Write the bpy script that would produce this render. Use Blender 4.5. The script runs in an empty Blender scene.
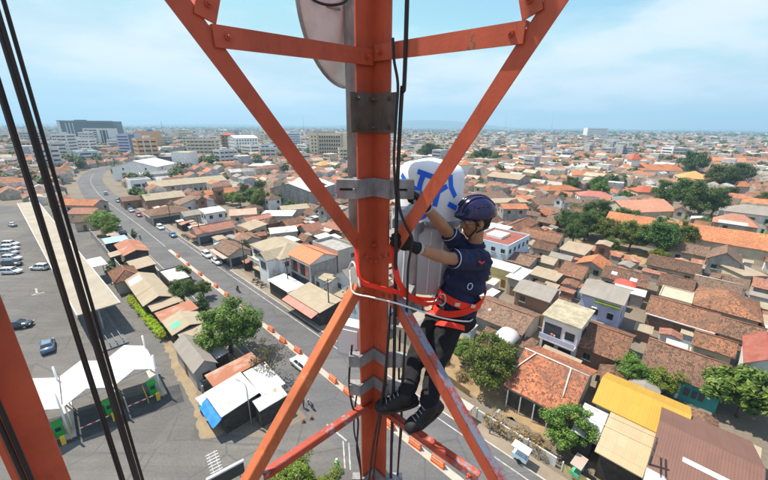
import bpy, bmesh, math, random
import numpy as np
from mathutils import Vector, Matrix, Quaternion, noise as mnoise
random.seed(7)
R = math.radians
scene = bpy.context.scene
COL = scene.collection

# ------------------------------------------------------------------ camera
cam_d = bpy.data.cameras.new('camera'); cam = bpy.data.objects.new('camera', cam_d); COL.objects.link(cam)
cam_d.sensor_width = 36.0; cam_d.lens = 15.98; cam_d.clip_start = 0.02; cam_d.clip_end = 30000
cam.matrix_world = Matrix.Translation((0, 0, 35)) @ Matrix.Rotation(R(90 - 18.3), 4, 'X') @ Matrix.Rotation(R(0.5), 4, 'Z')
scene.camera = cam

# ------------------------------------------------------------------ light
SUN_DIR = Vector((-0.89 * math.cos(R(62)), 0.46 * math.cos(R(62)), math.sin(R(62)))).normalized()
sun_d = bpy.data.lights.new('sun', 'SUN'); sun = bpy.data.objects.new('sun', sun_d); COL.objects.link(sun)
sun_d.energy = 5.0; sun_d.angle = R(0.5); sun_d.color = (1.0, 0.92, 0.80)
sun.rotation_euler = SUN_DIR.to_track_quat('Z', 'Y').to_euler(); sun.location = (0, 0, 120)

world = bpy.data.worlds.new('World'); scene.world = world; world.use_nodes = True
scene.view_settings.view_transform = 'Standard'; scene.view_settings.look = 'None'
scene.view_settings.gamma = 1.0; scene.view_settings.use_curve_mapping = False
scene.view_settings.exposure = 0.78
HAZE = 2.2e-4

# ------------------------------------------------------------------ node helpers
def nd(nt, typ, ins=None, **props):
    n = nt.nodes.new('ShaderNode' + typ)
    for k, v in props.items(): setattr(n, k, v)
    for k, v in (ins or {}).items():
        if isinstance(v, bpy.types.NodeSocket): nt.links.new(v, n.inputs[k])
        else: n.inputs[k].default_value = v
    return n
def fmath(nt, op, a, b=0.0, clamp=False):
    return nd(nt, 'Math', {0: a, 1: b}, operation=op, use_clamp=clamp).outputs[0]
def nz(nt, vec, scale, detail=3.0, rough=0.55, dist=0.0):
    return nd(nt, 'TexNoise', {'Vector': vec, 'Scale': scale, 'Detail': detail, 'Roughness': rough, 'Distortion': dist}).outputs[0]
def ramp(nt, fac, stops, interp='LINEAR'):
    n = nd(nt, 'ValToRGB', {0: fac}); cr = n.color_ramp; cr.interpolation = interp
    while len(cr.elements) < len(stops): cr.elements.new(0.5)
    for e, (p, c) in zip(cr.elements, stops):
        e.position = p; e.color = (c, c, c, 1) if isinstance(c, (int, float)) else tuple(c) + (1,)
    return n.outputs[0]
def mixc(nt, fac, a, b, blend='MIX'):
    n = nd(nt, 'Mix', data_type='RGBA', blend_type=blend)
    for i, v in ((0, fac), (6, a), (7, b)):
        if isinstance(v, bpy.types.NodeSocket): nt.links.new(v, n.inputs[i])
        elif i == 0: n.inputs[0].default_value = v
        else: n.inputs[i].default_value = tuple(v) + (1,) if len(v) == 3 else v
    return n.outputs[2]

CLOUD_X, CLOUD_Y = 4.4, 12.3
# sky: physical sky with thin drifting cloud
nt = world.node_tree; nt.nodes.clear()
tc = nd(nt, 'TexCoord'); dirv = tc.outputs['Generated']
sky = nd(nt, 'TexSky', sky_type='NISHITA', sun_disc=False, sun_elevation=R(62), sun_rotation=R(-62.7), altitude=30.0)
sky.air_density = 1.25; sky.dust_density = 0.6; sky.ozone_density = 1.0
sx = nd(nt, 'SeparateXYZ', {0: dirv})
zc = fmath(nt, 'ADD', fmath(nt, 'MAXIMUM', sx.outputs[2], 0.0), 0.16)
cv = nd(nt, 'CombineXYZ', {0: fmath(nt, 'DIVIDE', sx.outputs[0], zc), 1: fmath(nt, 'DIVIDE', sx.outputs[1], zc), 2: 0.0}).outputs[0]
cvm = nd(nt, 'Mapping', {'Vector': cv, 'Location': (CLOUD_X, CLOUD_Y, 0.0)}).outputs[0]
n1 = nz(nt, cvm, 0.95, 10.0, 0.58, 0.15)
n2 = nz(nt, cvm, 0.34, 2.0, 0.5)
cl = fmath(nt, 'ADD', fmath(nt, 'MULTIPLY', n1, 0.62), fmath(nt, 'MULTIPLY', n2, 0.55))
cloud = ramp(nt, cl, [(0.52, 0.0), (0.585, 0.35), (0.65, 0.85), (0.75, 1.0)])
veil = fmath(nt, 'MULTIPLY', nz(nt, cv, 0.5, 3.0), 0.35)
cf = fmath(nt, 'MULTIPLY', cloud, 0.80)
cf = fmath(nt, 'ADD', cf, fmath(nt, 'MULTIPLY', veil, 0.25), clamp=True)
skyt = mixc(nt, 1.0, sky.outputs[0], (0.80, 1.06, 1.12), 'MULTIPLY')
skyt = mixc(nt, 1.0, skyt, (3.55, 4.75, 5.25), 'DARKEN')
skyt = mixc(nt, 1.0, skyt, (0.0, 0.0, 5.2), 'LIGHTEN')
skycol = mixc(nt, cf, skyt, (6.2, 6.3, 6.5))
bg = nd(nt, 'Background', {'Color': skycol, 'Strength': 0.10})
out = nd(nt, 'OutputWorld', {'Surface': bg.outputs[0]})

# ------------------------------------------------------------------ materials
M = {}
def base(name, rough=0.8, spec=0.3, metal=0.0):
    m = bpy.data.materials.new(name); m.use_nodes = True; nt = m.node_tree
    b = nt.nodes['Principled BSDF']; b.inputs['Roughness'].default_value = rough
    b.inputs['Specular IOR Level'].default_value = spec; b.inputs['Metallic'].default_value = metal
    M[name] = m
    return m, nt, b
def bump(nt, b, h, strength=0.4, dist=0.02):
    n = nd(nt, 'Bump', {'Strength': strength, 'Distance': dist, 'Height': h}); nt.links.new(n.outputs[0], b.inputs['Normal'])
def plain(name, col, rough=0.8, var=0.25, scale=1.2, bmp=0.0, stain=None, stain_amt=0.5, metal=0.0, spec=0.3, streak=False, fine=0.0):
    m, nt, b = base(name, rough, spec, metal)
    tc = nd(nt, 'TexCoord'); v = tc.outputs['Object']
    f = nz(nt, v, scale, 5.0)
    dark = tuple(c * (1 - var) for c in col); lite = tuple(min(1, c * (1 + var * 0.6)) for c in col)
    c = ramp(nt, f, [(0.3, dark), (0.7, lite)])
    if stain:
        mp = nd(nt, 'Mapping', {'Vector': v, 'Scale': (1, 1, 0.18) if streak else (1, 1, 1)})
        g = ramp(nt, nz(nt, mp.outputs[0], scale * 1.7, 6.0, 0.65), [(0.46, 0.0), (0.68, stain_amt)])
        c = mixc(nt, g, c, stain)
    if fine:
        c = mixc(nt, fine, c, ramp(nt, nz(nt, v, scale * 22, 2.0), [(0.35, dark), (0.65, lite)]))
    oi = nd(nt, 'ObjectInfo'); val = fmath(nt, 'ADD', fmath(nt, 'MULTIPLY', oi.outputs['Random'], 0.16), 0.92)
    hs = nd(nt, 'HueSaturation', {'Value': val, 'Color': c}); nt.links.new(hs.outputs[0], b.inputs['Base Color'])
    if bmp: bump(nt, b, nz(nt, v, scale * 6, 5.0), bmp, 0.02)
    return m
def tile(name, cols, lichen, amt=0.6, st=(0.28, 0.5, 0.70)):
    """clay roof tiles: each tile its own shade, lichen and soot in drifts, pantile relief"""
    m, nt, b = base(name, 0.85, 0.2)
    tc = nd(nt, 'TexCoord'); s = nd(nt, 'SeparateXYZ', {0: tc.outputs['UV']})
    u = fmath(nt, 'DIVIDE', s.outputs[0], 0.21); v = fmath(nt, 'DIVIDE', s.outputs[1], 0.25)
    oi = nd(nt, 'ObjectInfo')
    cell = nd(nt, 'CombineXYZ', {0: fmath(nt, 'FLOOR', u), 1: fmath(nt, 'FLOOR', v), 2: fmath(nt, 'MULTIPLY', oi.outputs['Random'], 91.0)}).outputs[0]
    wn = nd(nt, 'TexWhiteNoise', {'Vector': cell}, noise_dimensions='3D').outputs[0]
    uvw = nd(nt, 'CombineXYZ', {0: s.outputs[0], 1: s.outputs[1], 2: fmath(nt, 'MULTIPLY', oi.outputs['Random'], 57.0)}).outputs[0]
    mid = fmath(nt, 'ADD', fmath(nt, 'MULTIPLY', nz(nt, uvw, 1.1, 5.0, 0.7), 2.0), -0.5)
    big = fmath(nt, 'ADD', fmath(nt, 'MULTIPLY', nz(nt, uvw, 0.22, 4.0, 0.6), 1.6), -0.3)
    t = fmath(nt, 'ADD', fmath(nt, 'MULTIPLY', wn, 0.55), fmath(nt, 'MULTIPLY', mid, 0.5))
    c = ramp(nt, t, [(st[0], cols[0]), (st[1], cols[1]), (st[2], cols[2])])
    l = fmath(nt, 'ADD', fmath(nt, 'MULTIPLY', big, 0.42), fmath(nt, 'MULTIPLY', wn, 0.22))
    l = fmath(nt, 'ADD', l, fmath(nt, 'MULTIPLY', mid, 0.46))
    c = mixc(nt, ramp(nt, l, [(0.50, 0.0), (0.72, amt)]), c, lichen)
    val = fmath(nt, 'ADD', fmath(nt, 'MULTIPLY', oi.outputs['Random'], 0.3), 0.76)
    hs = nd(nt, 'HueSaturation', {'Value': val, 'Saturation': 0.95, 'Color': c}); nt.links.new(hs.outputs[0], b.inputs['Base Color'])
    h = fmath(nt, 'ADD', fmath(nt, 'ABSOLUTE', fmath(nt, 'SINE', fmath(nt, 'MULTIPLY', u, math.pi))), fmath(nt, 'FRACT', v))
    bump(nt, b, h, 0.55, 0.05)
def sheet(name, col, dirt, rust=None, rust_amt=0.0, rough=0.6, period=0.22, metal=0.0, dirt_amt=0.5):
    """corrugated or ribbed sheeting with lap joints, dirt and rust"""
    m, nt, b = base(name, rough, 0.35, metal)
    tc = nd(nt, 'TexCoord'); s = nd(nt, 'SeparateXYZ', {0: tc.outputs['UV']}); oi = nd(nt, 'ObjectInfo')
    U, V = s.outputs[0], s.outputs[1]; rnd = fmath(nt, 'MULTIPLY', oi.outputs['Random'], 43.0)
    cell = nd(nt, 'CombineXYZ', {0: fmath(nt, 'FLOOR', fmath(nt, 'DIVIDE', U, 0.9)), 1: fmath(nt, 'FLOOR', fmath(nt, 'DIVIDE', V, 2.2)), 2: rnd}).outputs[0]
    wn = nd(nt, 'TexWhiteNoise', {'Vector': cell}, noise_dimensions='3D').outputs[0]
    uvw = nd(nt, 'CombineXYZ', {0: U, 1: fmath(nt, 'MULTIPLY', V, 0.45), 2: rnd}).outputs[0]
    f = nz(nt, uvw, 0.9, 6.0, 0.65)
    c = mixc(nt, ramp(nt, f, [(0.38, 0.0), (0.72, dirt_amt)]), col, dirt)
    c = mixc(nt, fmath(nt, 'MULTIPLY', wn, 0.20), c, tuple(k * 0.55 for k in col))
    if rust: c = mixc(nt, ramp(nt, nz(nt, uvw, 0.55, 6.0, 0.7), [(0.6 - 0.35 * rust_amt, 0.0), (0.72 - 0.3 * rust_amt, 0.9)]), c, rust)
    lap = fmath(nt, 'LESS_THAN', fmath(nt, 'FRACT', fmath(nt, 'DIVIDE', V, 2.2)), 0.03)
    seam = fmath(nt, 'LESS_THAN', fmath(nt, 'FRACT', fmath(nt, 'DIVIDE', U, 0.9)), 0.05)
    c = mixc(nt, fmath(nt, 'MULTIPLY', fmath(nt, 'MAXIMUM', lap, seam), 0.16), c, tuple(k * 0.3 for k in dirt))
    nt.links.new(c, b.inputs['Base Color'])
    bump(nt, b, fmath(nt, 'SINE', fmath(nt, 'MULTIPLY', U, 2 * math.pi / period)), 0.16, 0.02)
def leaf(name, dark, mid, lite, scale=0.7):
    m = bpy.data.materials.new(name); m.use_nodes = True; nt = m.node_tree; nt.nodes.clear(); M[name] = m
    tc = nd(nt, 'TexCoord'); oi = nd(nt, 'ObjectInfo'); geo = nd(nt, 'NewGeometry')
    f = fmath(nt, 'ADD', fmath(nt, 'MULTIPLY', nz(nt, tc.outputs['Object'], scale, 3.0), 0.6), fmath(nt, 'MULTIPLY', geo.outputs['Random Per Island'], 0.4))
    c = ramp(nt, f, [(0.25, dark), (0.5, mid), (0.75, lite)])
    hs = nd(nt, 'HueSaturation', {'Hue': fmath(nt, 'ADD', fmath(nt, 'MULTIPLY', oi.outputs['Random'], 0.05), 0.475), 'Value': fmath(nt, 'ADD', fmath(nt, 'MULTIPLY', oi.outputs['Random'], 0.5), 0.75), 'Color': c})
    d = nd(nt, 'BsdfPrincipled', {'Base Color': hs.outputs[0], 'Roughness': 0.55, 'Specular IOR Level': 0.25})
    t = nd(nt, 'BsdfTranslucent', {'Color': hs.outputs[0]})
    mx = nd(nt, 'MixShader', {0: 0.28, 1: d.outputs[0], 2: t.outputs[0]})
    nd(nt, 'OutputMaterial', {'Surface': mx.outputs[0]})

tile('tile_orange', [(0.14, 0.055, 0.035), (0.36, 0.115, 0.048), (0.56, 0.19, 0.075)], (0.09, 0.065, 0.05), 0.9, (0.25, 0.48, 0.74))
tile('tile_bright', [(0.30, 0.09, 0.04), (0.50, 0.17, 0.06), (0.60, 0.23, 0.09)], (0.16, 0.10, 0.06), 0.65)
tile('tile_cleanorange', [(0.58, 0.16, 0.07), (0.64, 0.19, 0.085), (0.68, 0.21, 0.09)], (0.5, 0.15, 0.08), 0.2)
tile('tile_amber', [(0.50, 0.22, 0.06), (0.60, 0.29, 0.09), (0.66, 0.34, 0.12)], (0.35, 0.16, 0.06), 0.4)
tile('tile_red', [(0.36, 0.07, 0.035), (0.48, 0.11, 0.05), (0.54, 0.14, 0.07)], (0.24, 0.08, 0.05), 0.4)
tile('tile_pinkred', [(0.40, 0.12, 0.09), (0.50, 0.17, 0.12), (0.56, 0.22, 0.16)], (0.27, 0.12, 0.09), 0.4)
tile('tile_salmon', [(0.42, 0.17, 0.10), (0.52, 0.23, 0.14), (0.58, 0.29, 0.18)], (0.32, 0.17, 0.11), 0.5)
tile('tile_brown', [(0.085, 0.052, 0.036), (0.175, 0.095, 0.06), (0.40, 0.16, 0.075)], (0.11, 0.08, 0.058), 0.8, (0.30, 0.58, 0.92))
tile('tile_mottled', [(0.10, 0.058, 0.038), (0.25, 0.11, 0.06), (0.52, 0.19, 0.075)], (0.11, 0.078, 0.055), 0.8, (0.28, 0.54, 0.86))
tile('tile_dark', [(0.11, 0.07, 0.05), (0.19, 0.115, 0.08), (0.27, 0.15, 0.095)], (0.15, 0.12, 0.09), 0.7)
tile('tile_rust', [(0.24, 0.09, 0.06), (0.34, 0.14, 0.09), (0.42, 0.20, 0.13)], (0.22, 0.13, 0.09), 0.6)
tile('tile_pale', [(0.40, 0.25, 0.18), (0.48, 0.32, 0.24), (0.56, 0.40, 0.30)], (0.32, 0.24, 0.18), 0.5)
sheet('metal_yellow', (0.44, 0.26, 0.03), (0.33, 0.20, 0.045), rough=0.55, dirt_amt=0.35)
sheet('metal_white', (0.52, 0.52, 0.505), (0.37, 0.35, 0.31), (0.30, 0.15, 0.08), 0.08, 0.6)
sheet('metal_beige', (0.44, 0.335, 0.205), (0.35, 0.26, 0.155), rough=0.6)
sheet('metal_maroon', (0.165, 0.082, 0.060), (0.125, 0.070, 0.054), rough=0.6, dirt_amt=0.4)
sheet('metal_rust', (0.42, 0.33, 0.27), (0.40, 0.22, 0.14), (0.28, 0.09, 0.04), 0.75, 0.75)
sheet('metal_grey', (0.52, 0.51, 0.49), (0.40, 0.37, 0.33), (0.36, 0.16, 0.07), 0.2, 0.55)
sheet('metal_blue', (0.24, 0.42, 0.62), (0.35, 0.45, 0.55), rough=0.6)
sheet('asbestos_sand', (0.345, 0.29, 0.205), (0.23, 0.185, 0.13), rough=0.9)
sheet('asbestos_tan', (0.33, 0.265, 0.19), (0.22, 0.175, 0.125), (0.30, 0.16, 0.09), 0.12, 0.9)
sheet('asbestos_grey', (0.26, 0.235, 0.205), (0.17, 0.15, 0.125), rough=0.9)
for nm, c in dict(plaster_hotel=(0.68, 0.60, 0.42), plaster_cream=(0.46, 0.40, 0.30), plaster_white=(0.72, 0.72, 0.70), plaster_pale=(0.62, 0.61, 0.60), plaster_teal=(0.05, 0.27, 0.28),
                  plaster_lilac=(0.46, 0.48, 0.66), plaster_grey=(0.36, 0.34, 0.31), plaster_blue=(0.50, 0.63, 0.72), plaster_yellow=(0.66, 0.55, 0.24),
                  plaster_brown=(0.30, 0.19, 0.13), plaster_orange=(0.62, 0.37, 0.19), shop_white=(0.66, 0.65, 0.63)).items():
    plain(nm, c, 0.85, 0.14, 0.7, 0.15, stain=tuple(k * 0.55 for k in c), stain_amt=0.32, streak=True)
plain('concrete', (0.33, 0.32, 0.30), 0.9, 0.25, 0.7, 0.3, stain=(0.15, 0.14, 0.12), stain_amt=0.6, streak=True)
plain('concrete_dark', (0.12, 0.125, 0.13), 0.85, 0.25, 0.6, 0.2)
plain('concrete_pale', (0.58, 0.57, 0.53), 0.9, 0.2, 0.6, 0.2, stain=(0.32, 0.29, 0.24), stain_amt=0.5)
plain('concrete_moss', (0.40, 0.35, 0.25), 0.95, 0.3, 0.7, 0.3, stain=(0.20, 0.19, 0.12), stain_amt=0.7)
plain('roof_maroon', (0.24, 0.07, 0.05), 0.8, 0.2, 0.6, 0.1, stain=(0.30, 0.14, 0.10))
plain('glass_dark', (0.035, 0.045, 0.06), 0.15, 0.2, 0.4, spec=0.6)
m, nt, b = base('brick', 0.9, 0.2)
bt = nd(nt, 'TexBrick', {'Vector': nd(nt, 'Mapping', {'Vector': nd(nt, 'TexCoord').outputs['Object'], 'Rotation': (R(90), 0, 0)}).outputs[0], 'Color1': (0.26, 0.12, 0.075, 1), 'Color2': (0.19, 0.09, 0.06, 1), 'Mortar': (0.28, 0.25, 0.21, 1), 'Scale': 2.2})
nt.links.new(mixc(nt, ramp(nt, nz(nt, nd(nt, 'TexCoord').outputs['Object'], 0.8, 5.0), [(0.45, 0.0), (0.7, 0.6)]), bt.outputs[0], (0.16, 0.11, 0.085)), b.inputs['Base Color'])
plain('window_glass', (0.025, 0.03, 0.035), 0.12, 0.3, 0.8, spec=0.6)
plain('window_frame', (0.20, 0.15, 0.11), 0.6, 0.1)
plain('wood_door', (0.20, 0.10, 0.05), 0.6, 0.3, 2.0)
plain('cap_white', (0.62, 0.58, 0.52), 0.8, 0.2, 1.5, stain=(0.35, 0.28, 0.22))
plain('cap_clay', (0.30, 0.13, 0.08), 0.85, 0.3, 1.5)
plain('earth', (0.175, 0.145, 0.11), 0.95, 0.3, 0.12, 0.3, stain=(0.13, 0.12, 0.085), fine=0.35)
plain('dust', (0.25, 0.19, 0.12), 0.95, 0.35, 0.6, 0.3, stain=(0.13, 0.12, 0.105), stain_amt=0.9, fine=0.5)
plain('dry_earth', (0.31, 0.215, 0.115), 0.95, 0.4, 0.5, 0.4, stain=(0.15, 0.125, 0.085), stain_amt=0.85, fine=0.5)
def tarmac(name, col, lite):
    m, nt, b = base(name, 0.9, 0.25); v = nd(nt, 'TexCoord').outputs['Object']
    along = nd(nt, 'Mapping', {'Vector': v, 'Rotation': (0, 0, R(44)), 'Scale': (0.05, 0.9, 1)}).outputs[0]
    c = ramp(nt, nz(nt, v, 0.09, 6.0, 0.65), [(0.32, tuple(k * 0.72 for k in col)), (0.68, lite)])
    c = mixc(nt, ramp(nt, nz(nt, along, 0.8, 4.0, 0.6), [(0.42, 0.0), (0.62, 0.55)]), c, tuple(k * 0.62 for k in col))
    vo = nd(nt, 'TexVoronoi', {'Vector': v, 'Scale': 0.11}); c = mixc(nt, ramp(nt, vo.outputs['Color'], [(0.80, 0.0), (0.82, 0.5)]), c, tuple(k * 0.6 for k in col))
    ve = nd(nt, 'TexVoronoi', {'Vector': nd(nt, 'Mapping', {'Vector': v, 'Location': (3, 7, 0)}).outputs[0], 'Scale': 0.16}, feature='DISTANCE_TO_EDGE'); c = mixc(nt, ramp(nt, ve.outputs[0], [(0.006, 0.55), (0.02, 0.0)]), c, tuple(k * 0.45 for k in col))
    c = mixc(nt, ramp(nt, nz(nt, v, 0.7, 5.0, 0.7), [(0.62, 0.0), (0.74, 0.5)]), c, tuple(k * 0.5 for k in col))
    c = mixc(nt, 0.3, c, ramp(nt, nz(nt, v, 3.5, 3.0), [(0.3, tuple(k * 0.7 for k in col)), (0.7, lite)]))
    nt.links.new(c, b.inputs['Base Color']); bump(nt, b, nz(nt, v, 6.0, 4.0), 0.15, 0.02)
tarmac('asphalt', (0.112, 0.112, 0.116), (0.150, 0.147, 0.145)); tarmac('asphalt_lot', (0.118, 0.114, 0.110), (0.168, 0.158, 0.145))
plain('stall_shade', (0.055, 0.045, 0.038), 0.9, 0.4, 1.5); plain('gate_dark_ground', (0.045, 0.045, 0.047), 0.85, 0.25, 0.5, stain=(0.08, 0.078, 0.075))  # stall walls coloured dark, as the shade inside open stalls
plain('pavement', (0.22, 0.18, 0.135), 0.9, 0.25, 0.4, 0.2, stain=(0.22, 0.18, 0.14), fine=0.3)
plain('kerb', (0.42, 0.39, 0.35), 0.9, 0.25, 0.6, 0.1)
plain('median', (0.40, 0.34, 0.28), 0.9, 0.2, 0.6, stain=(0.28, 0.24, 0.20))
plain('road_paint', (0.40, 0.385, 0.36), 0.8, 0.3, 1.0, stain=(0.15, 0.145, 0.14), stain_amt=0.95)
plain('barrier_orange', (0.72, 0.13, 0.035), 0.5, 0.2, 2.0)
plain('plastic_white', (0.75, 0.75, 0.74), 0.4, 0.08, 2.0)
plain('machine_green', (0.03, 0.38, 0.06), 0.4, 0.1)
plain('rail_yellow', (0.70, 0.48, 0.04), 0.5, 0.15)
plain('black', (0.012, 0.012, 0.013), 0.55, 0.2, 6.0)
plain('rubber', (0.024, 0.020, 0.021), 0.45, 0.25, 8.0)
plain('tyre', (0.02, 0.02, 0.02), 0.8)
plain('chrome', (0.55, 0.55, 0.56), 0.3, 0.1, metal=1.0)
plain('lamp_red', (0.4, 0.02, 0.02), 0.3, 0.1); plain('lamp_clear', (0.7, 0.7, 0.68), 0.2, 0.05)
for nm, c in dict(car_white=(0.78, 0.78, 0.78), car_silver=(0.42, 0.44, 0.46), car_dark=(0.03, 0.035, 0.045), car_blue=(0.10, 0.17, 0.26), car_red=(0.35, 0.03, 0.03)).items():
    m = plain(nm, c, 0.3, 0.03, 1.0, spec=0.5); m.node_tree.nodes['Principled BSDF'].inputs['Coat Weight'].default_value = 0.6
plain('canopy_cream', (0.30, 0.262, 0.205), 0.75, 0.14, 0.25, stain=(0.20, 0.17, 0.13), stain_amt=0.4)
plain('canopy_white', (0.60, 0.59, 0.575), 0.6, 0.06, 0.5, stain=(0.42, 0.40, 0.37), stain_amt=0.35)
plain('pole_grey', (0.30, 0.30, 0.30), 0.6, 0.2, 2.0); plain('pole_dark', (0.05, 0.045, 0.04), 0.8, 0.2, 2.0)
plain('tarp_blue', (0.03, 0.20, 0.62), 0.5, 0.2, 1.5); plain('awning_pink', (0.55, 0.20, 0.16), 0.75, 0.2, 1.0, stain=(0.4, 0.2, 0.16))
plain('roof_red_tarp', (0.62, 0.07, 0.05), 0.6, 0.2); plain('net_green', (0.10, 0.42, 0.24), 0.7, 0.2)
plain('bark', (0.13, 0.10, 0.075), 0.9, 0.3, 4.0, 0.3)
plain('hill', (0.09, 0.12, 0.09), 1.0, 0.2, 0.002)
leaf('leaf_mango', (0.035, 0.075, 0.015), (0.10, 0.165, 0.028), (0.24, 0.295, 0.055))
leaf('leaf_dark', (0.025, 0.055, 0.016), (0.062, 0.115, 0.026), (0.135, 0.195, 0.045))
leaf('leaf_lime', (0.07, 0.12, 0.015), (0.15, 0.21, 0.03), (0.26, 0.30, 0.05))
leaf('leaf_hedge', (0.20, 0.30, 0.01), (0.36, 0.46, 0.02), (0.48, 0.56, 0.04))
leaf('leaf_dry', (0.17, 0.12, 0.05), (0.30, 0.22, 0.10), (0.36, 0.27, 0.13))
leaf('leaf_olive', (0.06, 0.07, 0.02), (0.13, 0.13, 0.045), (0.20, 0.18, 0.07))

# ------------------------------------------------------------------ object helpers
def tag(o, label=None, cat=None, group=None, kind=None):
    if label: o['label'] = label
    if cat: o['category'] = cat
    if group: o['group'] = group
    if kind: o['kind'] = kind
    return o
def empty(name, loc=(0, 0, 0), rz=0.0, label=None, cat=None, group=None):
    o = bpy.data.objects.new(name, None); COL.objects.link(o); o.location = loc; o.rotation_euler = (0, 0, rz); o.empty_display_size = 0.2
    return tag(o, label, cat, group)
def link_mesh(name, me, parent=None, loc=None, rot=None, scale=None):
    o = bpy.data.objects.new(name, me); COL.objects.link(o)
    if parent: o.parent = parent
    if loc: o.location = loc
    if rot: o.rotation_euler = rot
    if scale: o.scale = scale
    return o
def children_of(o): return [c for c in o.children]
def copy_tree(o, parent=None, mats=None):
    c = o.copy(); COL.objects.link(c); c.parent = parent
    for ch in o.children: copy_tree(ch, c)
    return c
class MB:
    def __init__(s): s.v = []; s.f = []; s.m = []; s.uv = []; s.sm = []
    def add(s, vs, fs, mi=0, uvs=None, smooth=False):
        o = len(s.v); s.v += [tuple(v) for v in vs]
        for i, f in enumerate(fs):
            s.f.append([o + k for k in f]); s.m.append(mi); s.sm.append(smooth); s.uv.append(uvs[i] if uvs else None)
        return s
    def box(s, x0, x1, y0, y1, z0, z1, mi=0):
        vs = [(x0, y0, z0), (x1, y0, z0), (x1, y1, z0), (x0, y1, z0), (x0, y0, z1), (x1, y0, z1), (x1, y1, z1), (x0, y1, z1)]
        return s.add(vs, [(3, 2, 1, 0), (4, 5, 6, 7), (0, 1, 5, 4), (1, 2, 6, 5), (2, 3, 7, 6), (3, 0, 4, 7)], mi)
    def obox(s, c, ax, ay, az, mi=0):
        c, ax, ay, az = map(Vector, (c, ax, ay, az)); vs = []
        for k in (-1, 1):
            for i, j in ((-1, -1), (1, -1), (1, 1), (-1, 1)): vs.append(c + ax * i + ay * j + az * k)
        return s.add(vs, [(3, 2, 1, 0), (4, 5, 6, 7), (0, 1, 5, 4), (1, 2, 6, 5), (2, 3, 7, 6), (3, 0, 4, 7)], mi)
    def beam(s, p, q, w, h, up=(0, 0, 1), mi=0):
        p, q = Vector(p), Vector(q); d = (q - p).normalized(); sd = d.cross(Vector(up))
        if sd.length < 1e-4: sd = d.cross(Vector((1, 0, 0)))
        sd.normalize(); u = sd.cross(d)
        return s.obox((p + q) / 2, (q - p) / 2, sd * w / 2, u * h / 2, mi)
    def tube(s, pts, r, seg=8, mi=0, caps=True, smooth=True, flat=1.0, up=None):
        pts = [Vector(p) for p in pts]; n = len(pts); rs = r if isinstance(r, (list, tuple)) else [r] * n
        o = len(s.v); ref = None; vs = []
        for i, p in enumerate(pts):
            d = (pts[min(i + 1, n - 1)] - pts[max(i - 1, 0)]).normalized()
            if up is not None: a = Vector(up) - d * d.dot(Vector(up))
            elif ref is None: a = d.orthogonal()
            else: a = ref - d * ref.dot(d)
            a.normalize(); ref = a; bb = d.cross(a)
            for k in range(seg):
                t = 2 * math.pi * k / seg; vs.append(p + a * math.cos(t) * rs[i] + bb * math.sin(t) * rs[i] * flat)
        fs = [(i * seg + k, i * seg + (k + 1) % seg, (i + 1) * seg + (k + 1) % seg, (i + 1) * seg + k) for i in range(n - 1) for k in range(seg)]
        s.add(vs, fs, mi, smooth=smooth)
        if caps:
            s.f.append([o + k for k in reversed(range(seg))]); s.f.append([o + (n - 1) * seg + k for k in range(seg)])
            s.m += [mi, mi]; s.sm += [False, False]; s.uv += [None, None]
        return s
    def ell(s, c, r, seg=16, rings=10, rot=None, mi=0, t0=0.0, t1=math.pi):
        c = Vector(c); r = (r, r, r) if isinstance(r, (int, float)) else r; vs = []
        for i in range(rings + 1):
            t = t0 + (t1 - t0) * i / rings
            for k in range(seg):
                a = 2 * math.pi * k / seg
                p = Vector((r[0] * math.sin(t) * math.cos(a), r[1] * math.sin(t) * math.sin(a), r[2] * math.cos(t)))
                vs.append(c + (rot @ p if rot else p))
        fs = [(i * seg + k, (i + 1) * seg + k, (i + 1) * seg + (k + 1) % seg, i * seg + (k + 1) % seg) for i in range(rings) for k in range(seg)]
        return s.add(vs, fs, mi, smooth=True)
    def ribbon(s, pts, wdir, w, t, mi=0):
        """flat strap along pts; wdir is the direction of its width (vector or list)"""
        pts = [Vector(p) for p in pts]; n = len(pts); vs = []
        for i, p in enumerate(pts):
            d = (pts[min(i + 1, n - 1)] - pts[max(i - 1, 0)]).normalized()
            wd = Vector(wdir[i] if isinstance(wdir, list) else wdir); wd = (wd - d * d.dot(wd)).normalized(); nn = d.cross(wd)
            for a, b2 in ((-1, -1), (1, -1), (1, 1), (-1, 1)): vs.append(p + wd * a * w / 2 + nn * b2 * t / 2)
        fs = [(i * 4 + k, i * 4 + (k + 1) % 4, (i + 1) * 4 + (k + 1) % 4, (i + 1) * 4 + k) for i in range(n - 1) for k in range(4)] + [(3, 2, 1, 0), tuple((n - 1) * 4 + k for k in range(4))]
        return s.add(vs, fs, mi)
    def mesh(s, name, mats):
        me = bpy.data.meshes.new(name); me.from_pydata(s.v, [], s.f)
        for mm in (mats if isinstance(mats, (list, tuple)) else [mats]): me.materials.append(M[mm] if isinstance(mm, str) else mm)
        me.polygons.foreach_set('material_index', s.m); me.polygons.foreach_set('use_smooth', s.sm)
        if any(u is not None for u in s.uv):
            l = me.uv_layers.new(name='UVMap').data; k = 0
            for f, u in zip(s.f, s.uv):
                for j in range(len(f)):
                    l[k].uv = u[j] if u else (s.v[f[j]][0], s.v[f[j]][2]); k += 1
        me.update(); return me
    def build(s, name, mats, parent=None, loc=None, rot=None):
        return link_mesh(name, s.mesh(name, mats), parent, loc, rot)

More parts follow.
